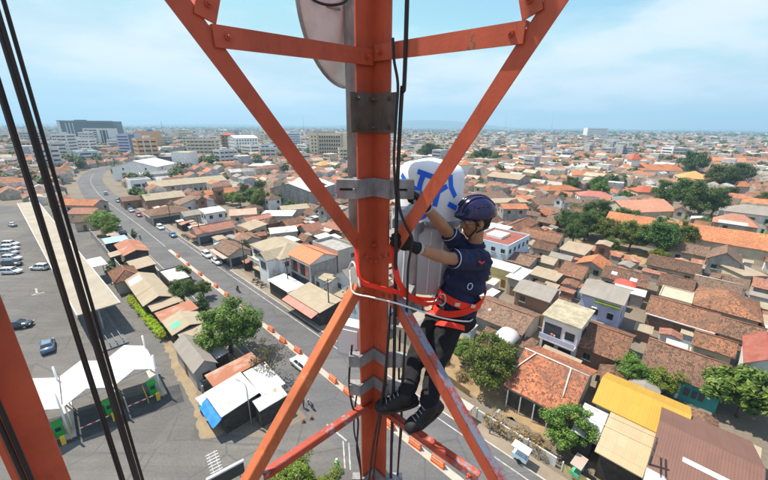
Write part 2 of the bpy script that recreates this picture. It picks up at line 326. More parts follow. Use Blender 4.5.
# ================================================================== setting: ground, road, forecourt, hills
def flat_poly(name, pts, z, mat, ragged=0.0):
    if ragged:
        out = []
        for i in range(len(pts)):
            p, q = Vector(pts[i]), Vector(pts[(i + 1) % len(pts)]); n = max(1, int((q - p).length / 0.7)); d = (q - p).normalized(); s = Vector((-d.y, d.x))
            for k in range(n): c = p.lerp(q, k / n) + s * ragged * (mnoise.noise((p.x + k * 0.9, p.y, 0.3)) + 0.6 * mnoise.noise((p.x + k * 2.3, p.y, 4.1))); out.append((c.x, c.y))
        pts = out
    bm = bmesh.new(); vs = [bm.verts.new((x, y, z)) for x, y in pts]; f = bm.faces.new(vs)
    if f.normal.z < 0: f.normal_flip()
    bmesh.ops.triangulate(bm, faces=[f]); me = bpy.data.meshes.new(name); bm.to_mesh(me); bm.free(); me.materials.append(M[mat])
    return tag(link_mesh(name, me), kind='structure')
mb = MB(); G = 9300
mb.add([(-G, -600, 0), (G, -600, 0), (G, G, 0), (-G, G, 0)], [(0, 1, 2, 3)])
tag(mb.build('ground', 'earth'), kind='structure')

CL = [(70, -33.4), (6.1, 27.8), (-57.7, 89.1), (-90, 120.5), (-122, 150.5), (-149, 176), (-190, 220), (-222, 262), (-240, 300), (-238, 345), (-215, 420)]
def smooth_line(pts, step=4.0):
    out = []
    for i in range(len(pts) - 1):
        p, q = Vector(pts[i]), Vector(pts[i + 1]); n = max(1, int((q - p).length / step))
        out += [p.lerp(q, k / n) for k in range(n)]
    out.append(Vector(pts[-1]))
    for _ in range(12): out = [out[0]] + [(out[i - 1] + out[i] * 2 + out[i + 1]) / 4 for i in range(1, len(out) - 1)] + [out[-1]]
    return out
RL = smooth_line(CL)
def strip(name, o0, o1, z, mat, i0=0, i1=None, thick=0.0, kind='structure', parent=None):
    pts = RL[i0:i1]; mb = MB(); vs = []
    for i, p in enumerate(pts):
        d = (pts[min(i + 1, len(pts) - 1)] - pts[max(i - 1, 0)]).normalized(); n = Vector((d.y, -d.x))
        a, b = p + n * o0, p + n * o1; vs += [(a.x, a.y, z), (b.x, b.y, z)]
        if thick: vs += [(a.x, a.y, z - thick), (b.x, b.y, z - thick)]
    k = 4 if thick else 2; fs = []
    for i in range(len(pts) - 1):
        a, b = i * k, (i + 1) * k; fs.append((a, a + 1, b + 1, b))
        if thick: fs += [(a, b, b + 2, a + 2), (a + 1, a + 3, b + 3, b + 1)]
    if thick: fs += [(0, 2, 3, 1), (len(pts) * 4 - 4, len(pts) * 4 - 3, len(pts) * 4 - 1, len(pts) * 4 - 2)]
    mb.add(vs, fs); o = mb.build(name, mat, parent)
    if not parent: tag(o, kind=kind)
    return o
def idx_near(x, y): return min(range(len(RL)), key=lambda i: (RL[i] - Vector((x, y))).length)
# offsets: positive = far (north east) side of the road, negative = station side
road = strip('road', -6.4, 6.2, 0.012, 'asphalt')
ib = idx_near(-118, 147)
strip('pavement', 6.36, 8.0, 0.13, 'pavement', i1=ib, thick=0.13)
strip('kerb', 6.2, 6.36, 0.14, 'kerb', i1=ib, thick=0.14)
ij = idx_near(-17, 49)
strip('pavement', -7.6, -6.56, 0.13, 'pavement', i0=ij, i1=ib, thick=0.13)
strip('kerb', -6.56, -6.4, 0.14, 'kerb', i0=ij, i1=ib, thick=0.14)
strip('median_strip', -0.45, 0.45, 0.05, 'median', i1=idx_near(-66, 97), thick=0.05)
strip('edge_line', 5.05, 5.2, 0.017, 'road_paint', i1=idx_near(-90, 120), parent=road)
strip('edge_line', -5.35, -5.2, 0.017, 'road_paint', i0=ij, i1=idx_near(-90, 120), parent=road)
k0 = idx_near(-66, 97)
strip('centre_line', -0.1, 0.1, 0.017, 'road_paint', i0=k0, i1=idx_near(-222, 262), parent=road)
lot = flat_poly('station_forecourt', [(-30, -30), (-60, 10), (-196, 124), (-182, 152), (-148.3, 148), (-128.8, 138.1), (-90.8, 103.3), (-54.8, 66), (-37.8, 50.6), (-31.9, 45), (-24, 36), (-20.3, 31.6),
           (-13.8, 30.9), (-10.0, 33.6), (-6.0, 37.6), (-2.4, 35.0), (7, 26), (6, 17.9), (20, 4.5), (10, -20)], 0.006, 'asphalt_lot')
# junction markings
def dash(name, p, q, w, parent, z=0.017):
    p, q = Vector(p), Vector(q); d = (q - p).normalized(); n = Vector((-d.y, d.x)) * w / 2
    mb = MB(); mb.add([(*(p - n), z), (*(q - n), z), (*(q + n), z), (*(p + n), z)], [(0, 1, 2, 3)]); return mb.build(name, 'road_paint', parent)
dash('stop_line', (-6.9, 32.9), (-4.2, 30.6), 0.22, lot); dash('stop_line', (-3.9, 30.3), (-3.4, 27.0), 0.15, lot); dash('stop_line', (-4.6, 30.6), (-4.0, 27.2), 0.15, lot)
for i in range(11):
    a = Vector((-62.0 - i * 2.9 * 0.70, 44.0 + i * 2.9 * 0.72)); dash('bay_line', a, a + Vector((-4.6, -1.0)), 0.12, lot)
for p in ((-78, 69), (-103, 97), (-92, 84)):
    v = Vector(p); dash('arrow_shaft', v, v + Vector((3.2, -3.0)), 0.35, lot); dash('arrow_head', v + Vector((2.2, -3.2)), v + Vector((3.6, -1.8)), 0.5, lot)
flat_poly('gate_dark_patch', [(-42.4, 33.0), (-29.0, 39.6), (-26.5, 36.4), (-37.5, 29.0)], 0.011, 'gate_dark_ground')  # dark ground polygon under and in front of the gate canopies
flat_poly('dirt_strip', [(-39.5, 51.9), (-32.6, 47.0), (-24.6, 36.6), (-19.0, 31.2), (-21.4, 30.6), (-24.6, 35.2), (-32.6, 43.6)], 0.012, 'dust', ragged=0.45)
flat_poly('dry_plot', [(8.6, 41.6), (14.3, 36), (24.4, 26.2), (28.5, 31.0), (19.5, 39.2), (17, 49), (12.5, 53.5)], 0.02, 'dry_earth', ragged=0.6)
flat_poly('yard_lane', [(70, 86), (79, 92), (76, 104), (64, 108), (58, 96), (62, 88)], 0.02, 'dry_earth')

# far blue hills along the horizon, one terrain sheet with thickness
mb = MB(); n = 90; vs = []
for i in range(n + 1):
    x = -8800 + 17600 * i / n; h = 20 + 38 * (mnoise.noise((x * 0.00045, 3.1, 0)) + 0.6) + 16 * mnoise.noise((x * 0.0016, 9.0, 0)); h += 150 * math.exp(-((x - 900) / 1500.0) ** 2) + 25 * math.exp(-((x + 5200) / 1200.0) ** 2)
    h = max(h, 10)
    vs += [(x, 7000, -0.5), (x, 7600, h * 0.7), (x, 8100, h), (x, 9100, -0.5)]
mb.add(vs, [(i * 4 + k, (i + 1) * 4 + k, (i + 1) * 4 + k + 1, i * 4 + k + 1) for i in range(n) for k in range(3)], smooth=True)
tag(mb.build('hills', 'hill'), kind='structure')

# the air
hm = bpy.data.materials.new('haze_air'); hm.use_nodes = True; nt = hm.node_tree; nt.nodes.clear()
pv = nd(nt, 'VolumePrincipled', {'Color': (0.46, 0.76, 1.0, 1), 'Density': HAZE, 'Anisotropy': 0.1}); nd(nt, 'OutputMaterial', {'Volume': pv.outputs[0]}); M['haze_air'] = hm
mb = MB(); mb.box(-9600, 9600, -700, 9500, -1.5, 420); tag(mb.build('haze', 'haze_air'), kind='stuff')

# ================================================================== buildings
def win_mesh():
    mb = MB(); mb.box(-0.5, 0.5, -0.03, 0.03, -0.5, 0.5); a = mb.mesh('window', 'window_frame')
    mb = MB(); mb.box(-0.42, -0.03, -0.045, 0.0, -0.43, 0.43); mb.box(0.03, 0.42, -0.045, 0.0, -0.43, 0.43); b = mb.mesh('pane', 'window_glass')
    mb = MB(); mb.box(-0.5, 0.5, -0.03, 0.03, -0.5, 0.5); c = mb.mesh('window', 'window_glass')
    mb = MB(); mb.box(-0.5, 0.5, -0.05, 0.05, -0.5, 0.5); d = mb.mesh('door', 'wood_door')
    mb = MB(); mb.box(-0.6, 0.6, -0.16, 0.02, -0.05, 0.05); e = mb.mesh('sill', 'concrete_pale')
    return a, b, c, d, e
WIN, PANE, WINDARK, DOOR, SILL = win_mesh()
def window(root, x, y, z, w, h, ang, pane=True, sill=False):
    if not pane: return link_mesh('window', WINDARK, root, (x, y, z), (0, 0, ang), (w, 1, h))
    o = link_mesh('window', WIN, root, (x, y, z), (0, 0, ang), (w, 1, h)); link_mesh('pane', PANE, o)
    if sill: link_mesh('sill', SILL, o, (0, -0.02, -0.5), None, (1, 1, 1.0 / h))
    return o
def prism(mb, prof, x0, x1, mi=0, uv_top=0):
    """extrude an open list of (y,z) top profile points with thickness t along x; returns nothing"""
    pass
SAG = [0]
def roof_gable(L, W, ze, rise, t=0.12, sag=0.0):
    """pitched roof slab; old roofs sag and ripple a little along their length"""
    mb = MB(); h = W / 2; sl = math.hypot(h, rise); n = max(1, int(L / 0.9)) if sag else 1; SAG[0] += 1; sd = SAG[0] * 3.7
    vs = []
    for i in range(n + 1):
        x = -L / 2 + L * i / n
        for k, (y, z) in enumerate(((-h, ze), (0, ze + rise), (h, ze))):
            dz = sag * (mnoise.noise((x * 0.35 + sd, k * 5.1, 0.0)) * 1.3 + 0.5 * mnoise.noise((x * 1.1 + sd, k * 5.1, 7.0))) - (sag * 1.2 * (1 - (2 * i / n - 1) ** 2) if k == 1 else 0)
            vs.append((x, y, z + dz))
    m = len(vs); vs += [(x, y, z - t) for x, y, z in vs]
    for i in range(n):
        a, b = i * 3, (i + 1) * 3; x0, x1 = vs[a][0], vs[b][0]
        mb.add([vs[a], vs[b], vs[b + 1], vs[a + 1], vs[b + 2], vs[a + 2]], [(0, 1, 2, 3), (3, 2, 4, 5)], uvs=[[(x0, 0), (x1, 0), (x1, sl), (x0, sl)], [(x0, sl), (x1, sl), (x1, 0), (x0, 0)]])
    for i in range(n):
        a, b = i * 3, (i + 1) * 3; o = len(mb.v)
        mb.add([vs[m + a], vs[m + a + 1], vs[m + a + 2], vs[m + b], vs[m + b + 1], vs[m + b + 2], vs[a], vs[b], vs[a + 2], vs[b + 2]], [(0, 1, 4, 3), (1, 2, 5, 4), (6, 0, 3, 7), (8, 9, 5, 2)])
    for a, fl in ((0, False), (n * 3, True)):
        q = [vs[a], vs[a + 1], vs[a + 2], vs[m + a], vs[m + a + 1], vs[m + a + 2]]; mb.add(q, [(0, 1, 4, 3), (1, 2, 5, 4)] if not fl else [(3, 4, 1, 0), (4, 5, 2, 1)])
    return mb
def roof_hip(L, W, ze, rise, t=0.12):
    if L < W:  # ridge along y
        mb = roof_hip(W, L, ze, rise, t); mb.v = [(-y, x, z) for x, y, z in mb.v]; return mb
    mb = MB(); h = W / 2; a = L / 2; r = max(a - h * 0.95, 0.15); sl = math.hypot(h, rise)
    vs = [(-a, -h, ze), (a, -h, ze), (a, h, ze), (-a, h, ze), (-r, 0, ze + rise), (r, 0, ze + rise)] + [(-a, -h, ze - t), (a, -h, ze - t), (a, h, ze - t), (-a, h, ze - t)]
    mb.add(vs, [(0, 1, 5, 4), (2, 3, 4, 5), (1, 2, 5), (3, 0, 4)], uvs=[[(-a, 0), (a, 0), (r, sl), (-r, sl)], [(a, 0), (-a, 0), (-r, sl), (r, sl)], [(-h, 0), (h, 0), (0, sl)], [(h, 0), (-h, 0), (0, sl)]])
    mb.add(vs, [(0, 6, 7, 1), (1, 7, 8, 2), (2, 8, 9, 3), (3, 9, 6, 0), (6, 9, 8, 7)])
    return mb
def roof_shed(L, W, ze, rise, s, t=0.10):
    """single pitch, low edge on side s (+1/-1 of y)"""
    mb = MB(); h = W / 2; a = L / 2; sl = math.hypot(W, rise); zl = {s: ze, -s: ze + rise}
    vs = [(-a, -h, zl[-1]), (a, -h, zl[-1]), (a, h, zl[1]), (-a, h, zl[1])]; vs += [(x, y, z - t) for x, y, z in vs]
    mb.add(vs, [(0, 1, 2, 3)], uvs=[[(-a, 0), (a, 0), (a, sl), (-a, sl)]])
    mb.add(vs, [(7, 6, 5, 4), (0, 4, 5, 1), (1, 5, 6, 2), (2, 6, 7, 3), (3, 7, 4, 0)])
    return mb
HB = {}
HB_last = [None]
RECTS = []
def house(x, y, ang, L, W, ze, rise, rtype, roof, wall, label, name='house', cat='house', group=None, detail=2, key=None, over=None):
    a = R(ang); root = empty(name, (x, y, 0), a, label, cat, group)
    n = Vector((-math.sin(a), math.cos(a))); t = Vector((math.cos(a), math.sin(a))); to = Vector((-x, -y))
    s = 1 if n.dot(to) > 0 else -1; sx = 1 if t.dot(to) > 0 else -1
    tall = ze > 9 and rtype == 'flat'
    ov = over if over is not None else (0.0 if rtype == 'flat' else min(0.45, W * 0.08))
    wl, ww = L - 2 * ov, W - 2 * ov; hl, hw = wl / 2, ww / 2
    mb = MB()
    if rtype == 'gable':
        zw = ze + rise * (1 - ww / W) - 0.10; zr = ze + rise - 0.13
        vs = [(-hl, -hw, 0), (hl, -hw, 0), (hl, hw, 0), (-hl, hw, 0), (-hl, -hw, zw), (hl, -hw, zw), (hl, hw, zw), (-hl, hw, zw), (-hl, 0, zr), (hl, 0, zr)]
        mb.add(vs, [(0, 1, 5, 4), (2, 3, 7, 6), (1, 2, 6, 9, 5), (3, 0, 4, 8, 7)]); ztop = zw
        rb = roof_gable(L, W, ze, rise, sag=0.075 if roof.startswith('tile') and math.hypot(x, y) < 140 and detail else 0.0)
    elif rtype == 'hip':
        ztop = ze - 0.125; mb.box(-hl, hl, -hw, hw, 0, ztop); rb = roof_hip(L, W, ze, rise)
    elif rtype == 'shed':
        zl = {s: ze - 0.11, -s: ze + rise - 0.12}; ztop = ze - 0.12
        vs = [(-hl, -hw, 0), (hl, -hw, 0), (hl, hw, 0), (-hl, hw, 0), (-hl, -hw, zl[-1]), (hl, -hw, zl[-1]), (hl, hw, zl[1]), (-hl, hw, zl[1])]
        mb.add(vs, [(0, 1, 5, 4), (1, 2, 6, 5), (2, 3, 7, 6), (3, 0, 4, 7)]); rb = roof_shed(L, W, ze, rise, s)
    else:
        ztop = ze; p = 0.18
        vs = []
        for (ax, ay) in ((hl, hw), (hl - p, hw - p)):
            for z in (0, ze + rise): vs += [(-ax, -ay, z), (ax, -ay, z), (ax, ay, z), (-ax, ay, z)]
        mb.add(vs, [(k, (k + 1) % 4, 4 + (k + 1) % 4, 4 + k) for k in range(4)] + [(4 + k, 4 + (k + 1) % 4, 12 + (k + 1) % 4, 12 + k) for k in range(4)] + [(12 + k, 12 + (k + 1) % 4, 8 + (k + 1) % 4, 8 + k) for k in range(4)])
        rb = MB(); rb.box(-hl + p, hl - p, -hw + p, hw - p, ze - 0.25, ze)
    mb.build('wall', wall, root)
    ro = rb.build('roof', roof, root)
    RECTS.append((x, y, a, L / 2, W / 2))
    info = dict(root=root, roof=ro, s=s, sx=sx, L=L, W=W, ze=ze, rise=rise, hl=hl, hw=hw, ztop=ztop, a=a)
    if key: HB[key] = info
    HB_last[0] = info
    if detail >= 2 and rtype in ('gable', 'hip') and roof.startswith('tile'):
        cm = 'cap_white' if key in CAPW else 'cap_clay'; rr = L / 2 if rtype == 'gable' else max(L / 2 - W / 2 * 0.95, 0.15)
        if rtype == 'gable' or L >= W:
            cb = MB(); cb.tube([(-rr, 0, ze + rise + 0.02), (rr, 0, ze + rise + 0.0)], 0.10, 6); cb.build('ridge_cap', cm, ro)
            if rtype == 'hip':
                for ex in (-1, 1):
                    for ey in (-1, 1): cb = MB(); cb.tube([(ex * rr, 0, ze + rise + 0.02), (ex * L / 2, ey * W / 2, ze + 0.03)], 0.11, 6); cb.build('hip_cap', cm, ro)
    if detail >= 1 and key not in NOWIN:
        st = max(1, int((ztop + 0.4) // 3)); fh = ztop / st
        sides = [((0, s * hw), 0 if s < 0 else math.pi, wl), ((sx * hl, 0), (R(90) if sx > 0 else R(-90)), ww)]
        for si, ((cx, cy), wa, ln) in enumerate(sides):
            nwin = max(1, int(ln / 2.6)); ux, uy = math.cos(wa), math.sin(wa); ox, oy = uy, -ux
            if detail == 1: nwin = min(nwin, 2)
            for k in range(st):
                for i in range(nwin):
                    q = (i + 0.5) / nwin * ln - ln / 2; z = k * fh + fh * 0.55; px, py = cx + ux * q + ox * 0.03, cy + uy * q + oy * 0.03
                    if k == 0 and si == 0 and i == nwin // 2:
                        link_mesh('door', DOOR, root, (px, py, 1.02), (0, 0, wa), (0.95, 1, 2.04))
                    elif random.random() < (0.55 if ztop < 4.5 else 0.8): window(root, px, py, z, min(1.1, ln / nwin * 0.6), min(1.2, fh * 0.42), wa, pane=detail >= 2, sill=detail >= 2)
    return info
CAPW = {'R1', 'R20', 'R28', 'R29', 'R21'}
NOWIN = {'R1', 'M8', 'M8d', 'R3', 'R4', 'L6', 'L7', 'M2', 'M3', 'M4', 'M5', 'M6b', 'M7a', 'M7b', 'M7c', 'M7d', 'M8b', 'M8c', 'L17', 'L18', 'L19', 'L19b', 'L20', 'L21', 'L16', 'L16b', 'L22', 'L22b', 'L14b', 'L30', 'R8', 'R9', 'L2', 'R6', 'R58', 'R30', 'L17b'}
OPEN_ = {'M3', 'M7d', 'L6', 'R4'}
HOUSES = [
    ('R1', 'gable', 22.8, 37.8, -44, 8.1, 11.9, 3.2, 2.6, 'tile_orange', 'plaster_grey', 'house with mottled orange tiled roof and white ridge caps beside the yellow roofed building'),
    ('R2', 'gable', 30.5, 32.2, -44, 8.5, 7.3, 4.2, 1.4, 'metal_yellow', 'plaster_white', 'building with bright yellow sheet metal gable roof'),
    ('R3', 'shed', 23.5, 30.2, -44, 2.5, 4.9, 3.3, 0.5, 'metal_white', 'stall_shade', 'lean-to with white corrugated roof in front of the yellow roofed building'),
    ('R4', 'shed', 25.8, 27.4, -44, 4.5, 6.6, 3.5, 0.6, 'metal_beige', 'stall_shade', 'shop shed with beige corrugated roof below the yellow roof'),
    ('R5', 'gable', 30.3, 24.2, -44, 7.3, 14.0, 4.8, 2.6, 'metal_maroon', 'brick', 'large hall with maroon sheet metal roof and pale skylight strips'),
    ('R6', 'gable', 43.2, 41.0, -44, 9.0, 9.5, 3.1, 2.2, 'tile_brown', 'plaster_teal', 'house with teal front wall under a weathered brown tiled roof'),
    ('R7', 'gable', 35.6, 46.7, -44, 6.5, 10.1, 3.1, 2.0, 'tile_mottled', 'brick', 'house with rust and brown tiled roof in front of the lilac walled house'),
    ('R8', 'gable', 41.5, 57.3, -44, 7.1, 8.5, 6.4, 1.4, 'asbestos_grey', 'plaster_lilac', 'two storey house with lilac wall and dull grey roof'),
    ('R9', 'flat', 30.0, 48.7, -44, 5.2, 7.0, 6.6, 0.05, 'concrete_moss', 'plaster_pale', 'two storey white house with mossy flat concrete roof and recessed balcony'),
    ('R10', 'gable', 22.0, 54.8, -44, 10.6, 9.1, 3.0, 1.5, 'tile_dark', 'plaster_grey', 'house with broad dull brown roof beside the dry weedy plot'),
    ('R11', 'gable', 29.5, 59.0, -44, 6.9, 6.8, 5.6, 1.2, 'asbestos_grey', 'brick', 'tall brick house with dark grey roof'),
    ('R12', 'shed', 27.4, 74.2, -44, 8.2, 4.3, 4.5, 0.3, 'metal_white', 'plaster_yellow', 'narrow shed with white metal roof over a yellow wall'),
    ('R12b', 'shed', 30.3, 69.9, -44, 3.3, 7.0, 4.2, 0.3, 'metal_white', 'plaster_grey', 'square shed with white metal roof beside the brick house'),
    ('R13', 'flat', 31.8, 88.6, -44, 10.6, 13.2, 7.0, 0.3, 'roof_maroon', 'plaster_blue', 'flat roofed pale blue building with maroon roof and white skylight'),
    ('R14', 'gable', 35.6, 81.5, -44, 6.9, 8.8, 3.4, 1.2, 'tile_dark', 'plaster_grey', 'house with charcoal brown roof below the pale blue building'),
    ('R15', 'gable', 45.3, 74.3, -44, 5.3, 9.0, 3.2, 1.7, 'tile_mottled', 'plaster_cream', 'house with broad rust coloured tiled gable roof beside a pale alley'),
    ('R16', 'gable', 42.2, 80.8, -44, 3.9, 5.8, 3.2, 1.0, 'asbestos_tan', 'plaster_cream', 'small house with flat tan roof squeezed between tiled roofs'),
    ('R17', 'shed', 37.7, 72.8, -44, 6.3, 5.6, 3.0, 0.3, 'asbestos_tan', 'plaster_cream', 'low shed with long pale tan roof'),
    ('R18', 'gable', 55.1, 71.0, -44, 8.8, 8.0, 3.2, 1.7, 'tile_brown', 'plaster_cream', 'long house with brown tiled roof and two white skylight tiles'),
    ('R19', 'gable', 54.7, 55.4, -44, 9.8, 8.5, 3, 1.9, 'tile_mottled', 'brick', 'long house with mottled brown roof and white gutter along its eave'),
    ('R20', 'hip', 66.4, 59.3, -44, 9.8, 11.0, 3.2, 2.4, 'tile_mottled', 'plaster_cream', 'wide hip roofed house with mottled rust tiles and pale hip lines'),
    ('R21', 'gable', 70.8, 66.0, -44, 7.5, 9.0, 3.3, 1.7, 'tile_dark', 'plaster_cream', 'house with dark chocolate brown roof behind the wide hip roofed house'),
    ('R22', 'gable', 64.1, 68.1, -44, 6.1, 8.0, 3.1, 1.6, 'tile_brown', 'plaster_cream', 'small house with brown roof beside the cream flat roof'),
    ('R23', 'flat', 59.4, 62.3, -44, 5.1, 6.4, 3.3, 0.2, 'plaster_cream', 'plaster_cream', 'long narrow cream flat roofed annex among brown tiled houses'),
    ('R24', 'gable', 86.9, 81.5, 46, 9.0, 6.7, 4.2, 2.4, 'tile_dark', 'concrete', 'house with bare grey concrete gable end and dark roof'),
    ('R25', 'gable', 84.6, 89.2, -44, 8.2, 8.0, 3.4, 1.9, 'tile_dark', 'plaster_cream', 'house with plain dark brown roof below the long orange roof'),
    ('R26', 'gable', 71.8, 78.5, -44, 10.3, 8.0, 3.1, 1.6, 'tile_brown', 'plaster_cream', 'low house with ragged rust brown roof beside the leafy yard'),
    ('R27', 'gable', 93.7, 101.1, -44, 42.8, 11.0, 4.6, 3.4, 'tile_bright', 'plaster_cream', 'very long hall with orange tiled gable roof'),
    ('R28', 'gable', 102.0, 134.7, 10, 22.6, 14.0, 5, 3.4, 'tile_salmon', 'plaster_cream', 'salmon roofed wing with white hip lines joining the long orange hall'),
    ('R29', 'hip', 121.2, 114.0, -44, 11.5, 9.0, 4.8, 3.0, 'tile_salmon', 'plaster_cream', 'salmon tiled roof with white gable edging behind the long orange hall'),
    ('R30', 'hip', 133.2, 117.4, -44, 19.4, 10.0, 7.4, 2.4, 'asbestos_grey', 'plaster_pale', 'two storey house with grey brown hip roof and tall green windows'),
    ('R31', 'hip', 137.5, 178.6, -9.8, 12.9, 11.0, 4.5, 2.6, 'tile_red', 'plaster_cream', 'house with bright red hip roof behind the salmon roofed wing'),
    ('R32', 'hip', 104.1, 167.7, -16.2, 15.4, 11.0, 4, 2.0, 'tile_pinkred', 'plaster_white', 'house with broad pinkish red hip roof'),
    ('R33', 'gable', 106.4, 156.8, 20.2, 14.2, 8.0, 3.6, 1.8, 'asbestos_grey', 'plaster_white', 'white house with small grey gable roof beside the pinkish red roof'),
    ('R34', 'hip', 94.6, 185.2, 11.0, 21.5, 11.0, 4, 2.0, 'tile_bright', 'plaster_cream', 'house with wide clean orange hip roof'),
    ('R35', 'gable', 73.6, 152.7, 16.3, 17.5, 9.0, 3.4, 2.0, 'tile_dark', 'plaster_cream', 'house with dark brown gable roof next to the clean orange hip roof'),
    ('R36', 'gable', 43.9, 157.3, 21.3, 27.0, 14.0, 4, 2.6, 'tile_dark', 'plaster_cream', 'wide building with low weathered brown roof behind the helmeted worker'),
    ('R37', 'shed', 55.3, 150.8, 9.5, 16.9, 8.0, 4.2, 0.4, 'asbestos_tan', 'plaster_cream', 'building with flat buff sheet roof among orange tiles'),
    ('R38', 'gable', 49.4, 129.1, 2.3, 9.9, 7.0, 6.2, 1.4, 'tile_bright', 'concrete', 'tall grey block with small bright orange roof'),
    ('R41', 'gable', 49.2, 101.3, -44, 12.1, 8.0, 3.2, 1.8, 'tile_mottled', 'plaster_cream', 'house with orange brown roof beside the maroon flat roof'),
    ('R42', 'gable', 45.7, 91.2, -44, 5.8, 6.0, 3.2, 1.4, 'tile_brown', 'plaster_cream', 'small brown roofed house at the end of the lane'),
    ('R43', 'shed', 36.1, 104.1, -44, 7.3, 5.8, 5.2, 0.3, 'metal_white', 'plaster_white', 'small shed with white roof behind the pale blue building'),
    ('R44', 'gable', 46.6, 113.6, 46, 17.3, 7.0, 3.2, 1.6, 'tile_mottled', 'plaster_cream', 'house with brown orange roof behind the maroon flat roof'),
    ('R45', 'gable', 52.6, 39.8, 46, 8.9, 4.2, 5.6, 1.8, 'roof_maroon', 'plaster_pale', 'white walled house with steep maroon roof and tall bare gable'),
    ('R46', 'gable', 51.6, 45.6, -44, 5.0, 4.5, 3.1, 1.6, 'tile_mottled', 'plaster_cream', 'low house with reddish brown roof behind the teal walled house'),
    ('R47', 'gable', 59.8, 49.7, -44, 5.7, 7.0, 3, 1.7, 'tile_brown', 'plaster_cream', 'house with brown roof between the wide hip roof and the maroon gable'),
    ('R48', 'shed', 86.4, 75.6, 1.9, 5.9, 6.0, 3, 0.3, 'asbestos_tan', 'plaster_cream', 'pale flat shed beside the grey concrete gable'),
    ('R50', 'gable', 78.4, 217.4, -44, 21.8, 17.0, 6, 2.2, 'asbestos_tan', 'concrete', 'warehouse with broad tan roof and dark grey walls'),
    ('R51', 'hip', 62.0, 266.8, 4.6, 10.0, 10.0, 8.5, 3.0, 'tile_bright', 'plaster_white', 'red and white painted house with orange hip roof near dark trees'),
    ('R53', 'gable', 206.2, 271.0, -4.6, 40.9, 16.0, 5.5, 4.0, 'tile_bright', 'plaster_white', 'long orange roofed hall with a small pyramid tower'),
    ('R54', 'hip', 194.9, 217.5, -28.5, 16.2, 16.0, 6.5, 4.0, 'tile_amber', 'plaster_cream', 'large amber hip roofed house by dark trees'),
    ('R55', 'gable', 341.5, 370.0, -44, 56.4, 14.0, 5, 3.5, 'tile_bright', 'plaster_cream', 'distant long amber orange roof with white gable end'),
    ('R56', 'gable', 201.3, 200.1, -9.1, 16.5, 10.0, 4.5, 2.5, 'tile_bright', 'plaster_grey', 'grey walled house with orange lean roof beside dark trees'),
    ('R57', 'gable', 137.2, 239.3, -15.6, 15.3, 11.0, 5, 2.5, 'tile_bright', 'plaster_white', 'white house with orange roof in the middle quarter'),
    ('R58', 'flat', 185.0, 318.1, 5.1, 22.7, 12.0, 7, 0.4, 'concrete', 'plaster_white', 'white flat roofed two storey block in the middle quarter'),
    ('L1', 'hip', -25.6, 80.1, -44, 15.3, 9.5, 6.4, 2.0, 'asbestos_sand', 'plaster_white', 'large two storey white house with sand coloured hip roof by the road'),
    ('L2', 'gable', -16.5, 73.9, -44, 9.3, 8.0, 6.8, 1.6, 'tile_cleanorange', 'shop_white', 'two storey shop with clean orange roof and side wall painted in shade grey'),
    ('L3', 'flat', -12.2, 79.5, -44, 10.1, 6.0, 7.2, 0.7, 'concrete', 'plaster_grey', 'grey two storey block with flat roof behind the orange roofed shop'),
    ('L4', 'gable', -12.4, 68.0, -44, 5.8, 3.5, 4.0, 0.6, 'asbestos_sand', 'plaster_white', 'small white annex with sandy roof beside the orange roofed shop'),
    ('L5', 'gable', -5.9, 68.0, 46, 8.0, 6.9, 4.4, 2.4, 'asbestos_grey', 'plaster_white', 'white house with steep grey roof and gable facing the road'),
    ('L6', 'shed', -20.8, 66.0, -44, 8.5, 4.2, 3.4, 0.2, 'concrete_pale', 'stall_shade', 'flat pale canopy roof in front of the orange roofed shop'),
    ('L7', 'shed', -13.6, 59.7, -44, 11.0, 5.3, 3.2, 0.7, 'asbestos_sand', 'stall_shade', 'long roadside stall row with sand roof and pink awning'),
    ('L8', 'gable', -41.2, 87.1, -44, 10.5, 6.5, 3.4, 1.5, 'tile_dark', 'plaster_grey', 'roadside house with dark brown roof beside two parked white cars'),
    ('L9', 'gable', -40.2, 95.6, -44, 6.0, 6.0, 3.4, 1.4, 'tile_dark', 'plaster_grey', 'small house with dark roof behind the roadside row'),
    ('L10', 'gable', -55.2, 105.2, 46, 12.1, 7.0, 3.6, 1.7, 'tile_rust', 'plaster_grey', 'long roadside shop row with rusty red roof and dark fronts'),
    ('L11', 'hip', -84.3, 128.9, 46, 14.1, 12.0, 3.6, 1.8, 'tile_brown', 'plaster_cream', 'roadside shop with brown hip roof and white fascia'),
    ('L12', 'gable', -70.7, 124.2, 46, 9.8, 7.0, 4, 1.2, 'asbestos_grey', 'plaster_grey', 'building with long dull grey roof behind the brown hip roofed shop'),
    ('L13', 'gable', -99.7, 151.5, 46, 15.8, 11.0, 4.5, 2.0, 'asbestos_sand', 'plaster_brown', 'row of brown gabled shops with a sand coloured roof'),
    ('L14', 'gable', -106.2, 183.9, 46, 37.2, 14.0, 6, 2.2, 'asbestos_sand', 'plaster_grey', 'long warehouse with sand coloured gable roof'),
    ('L14b', 'flat', -131.1, 182.2, 46, 9.2, 10.0, 7.5, 0.6, 'concrete', 'plaster_white', 'white two storey front block with a dark window strip'),
    ('L15', 'gable', -164.8, 238.7, -85.5, 26.0, 29.1, 9, 4.0, 'metal_white', 'plaster_white', 'white gabled warehouse with tall plain walls'),
    ('L15b', 'gable', -113.8, 151.2, 46, 8.6, 9.0, 3.4, 1.4, 'tile_brown', 'plaster_brown', 'shop with brown roof among yellowish bushes by the road'),
    ('L16', 'flat', -160.2, 280.0, 4.1, 13.8, 14.0, 14.6, 0.6, 'plaster_yellow', 'plaster_white', 'tall blank white block with yellow top edge'),
    ('L16b', 'flat', -173.7, 279.0, 4.1, 12.5, 14.0, 11.6, 0.4, 'concrete', 'concrete_dark', 'dark grey bare concrete block beside the blank white block'),
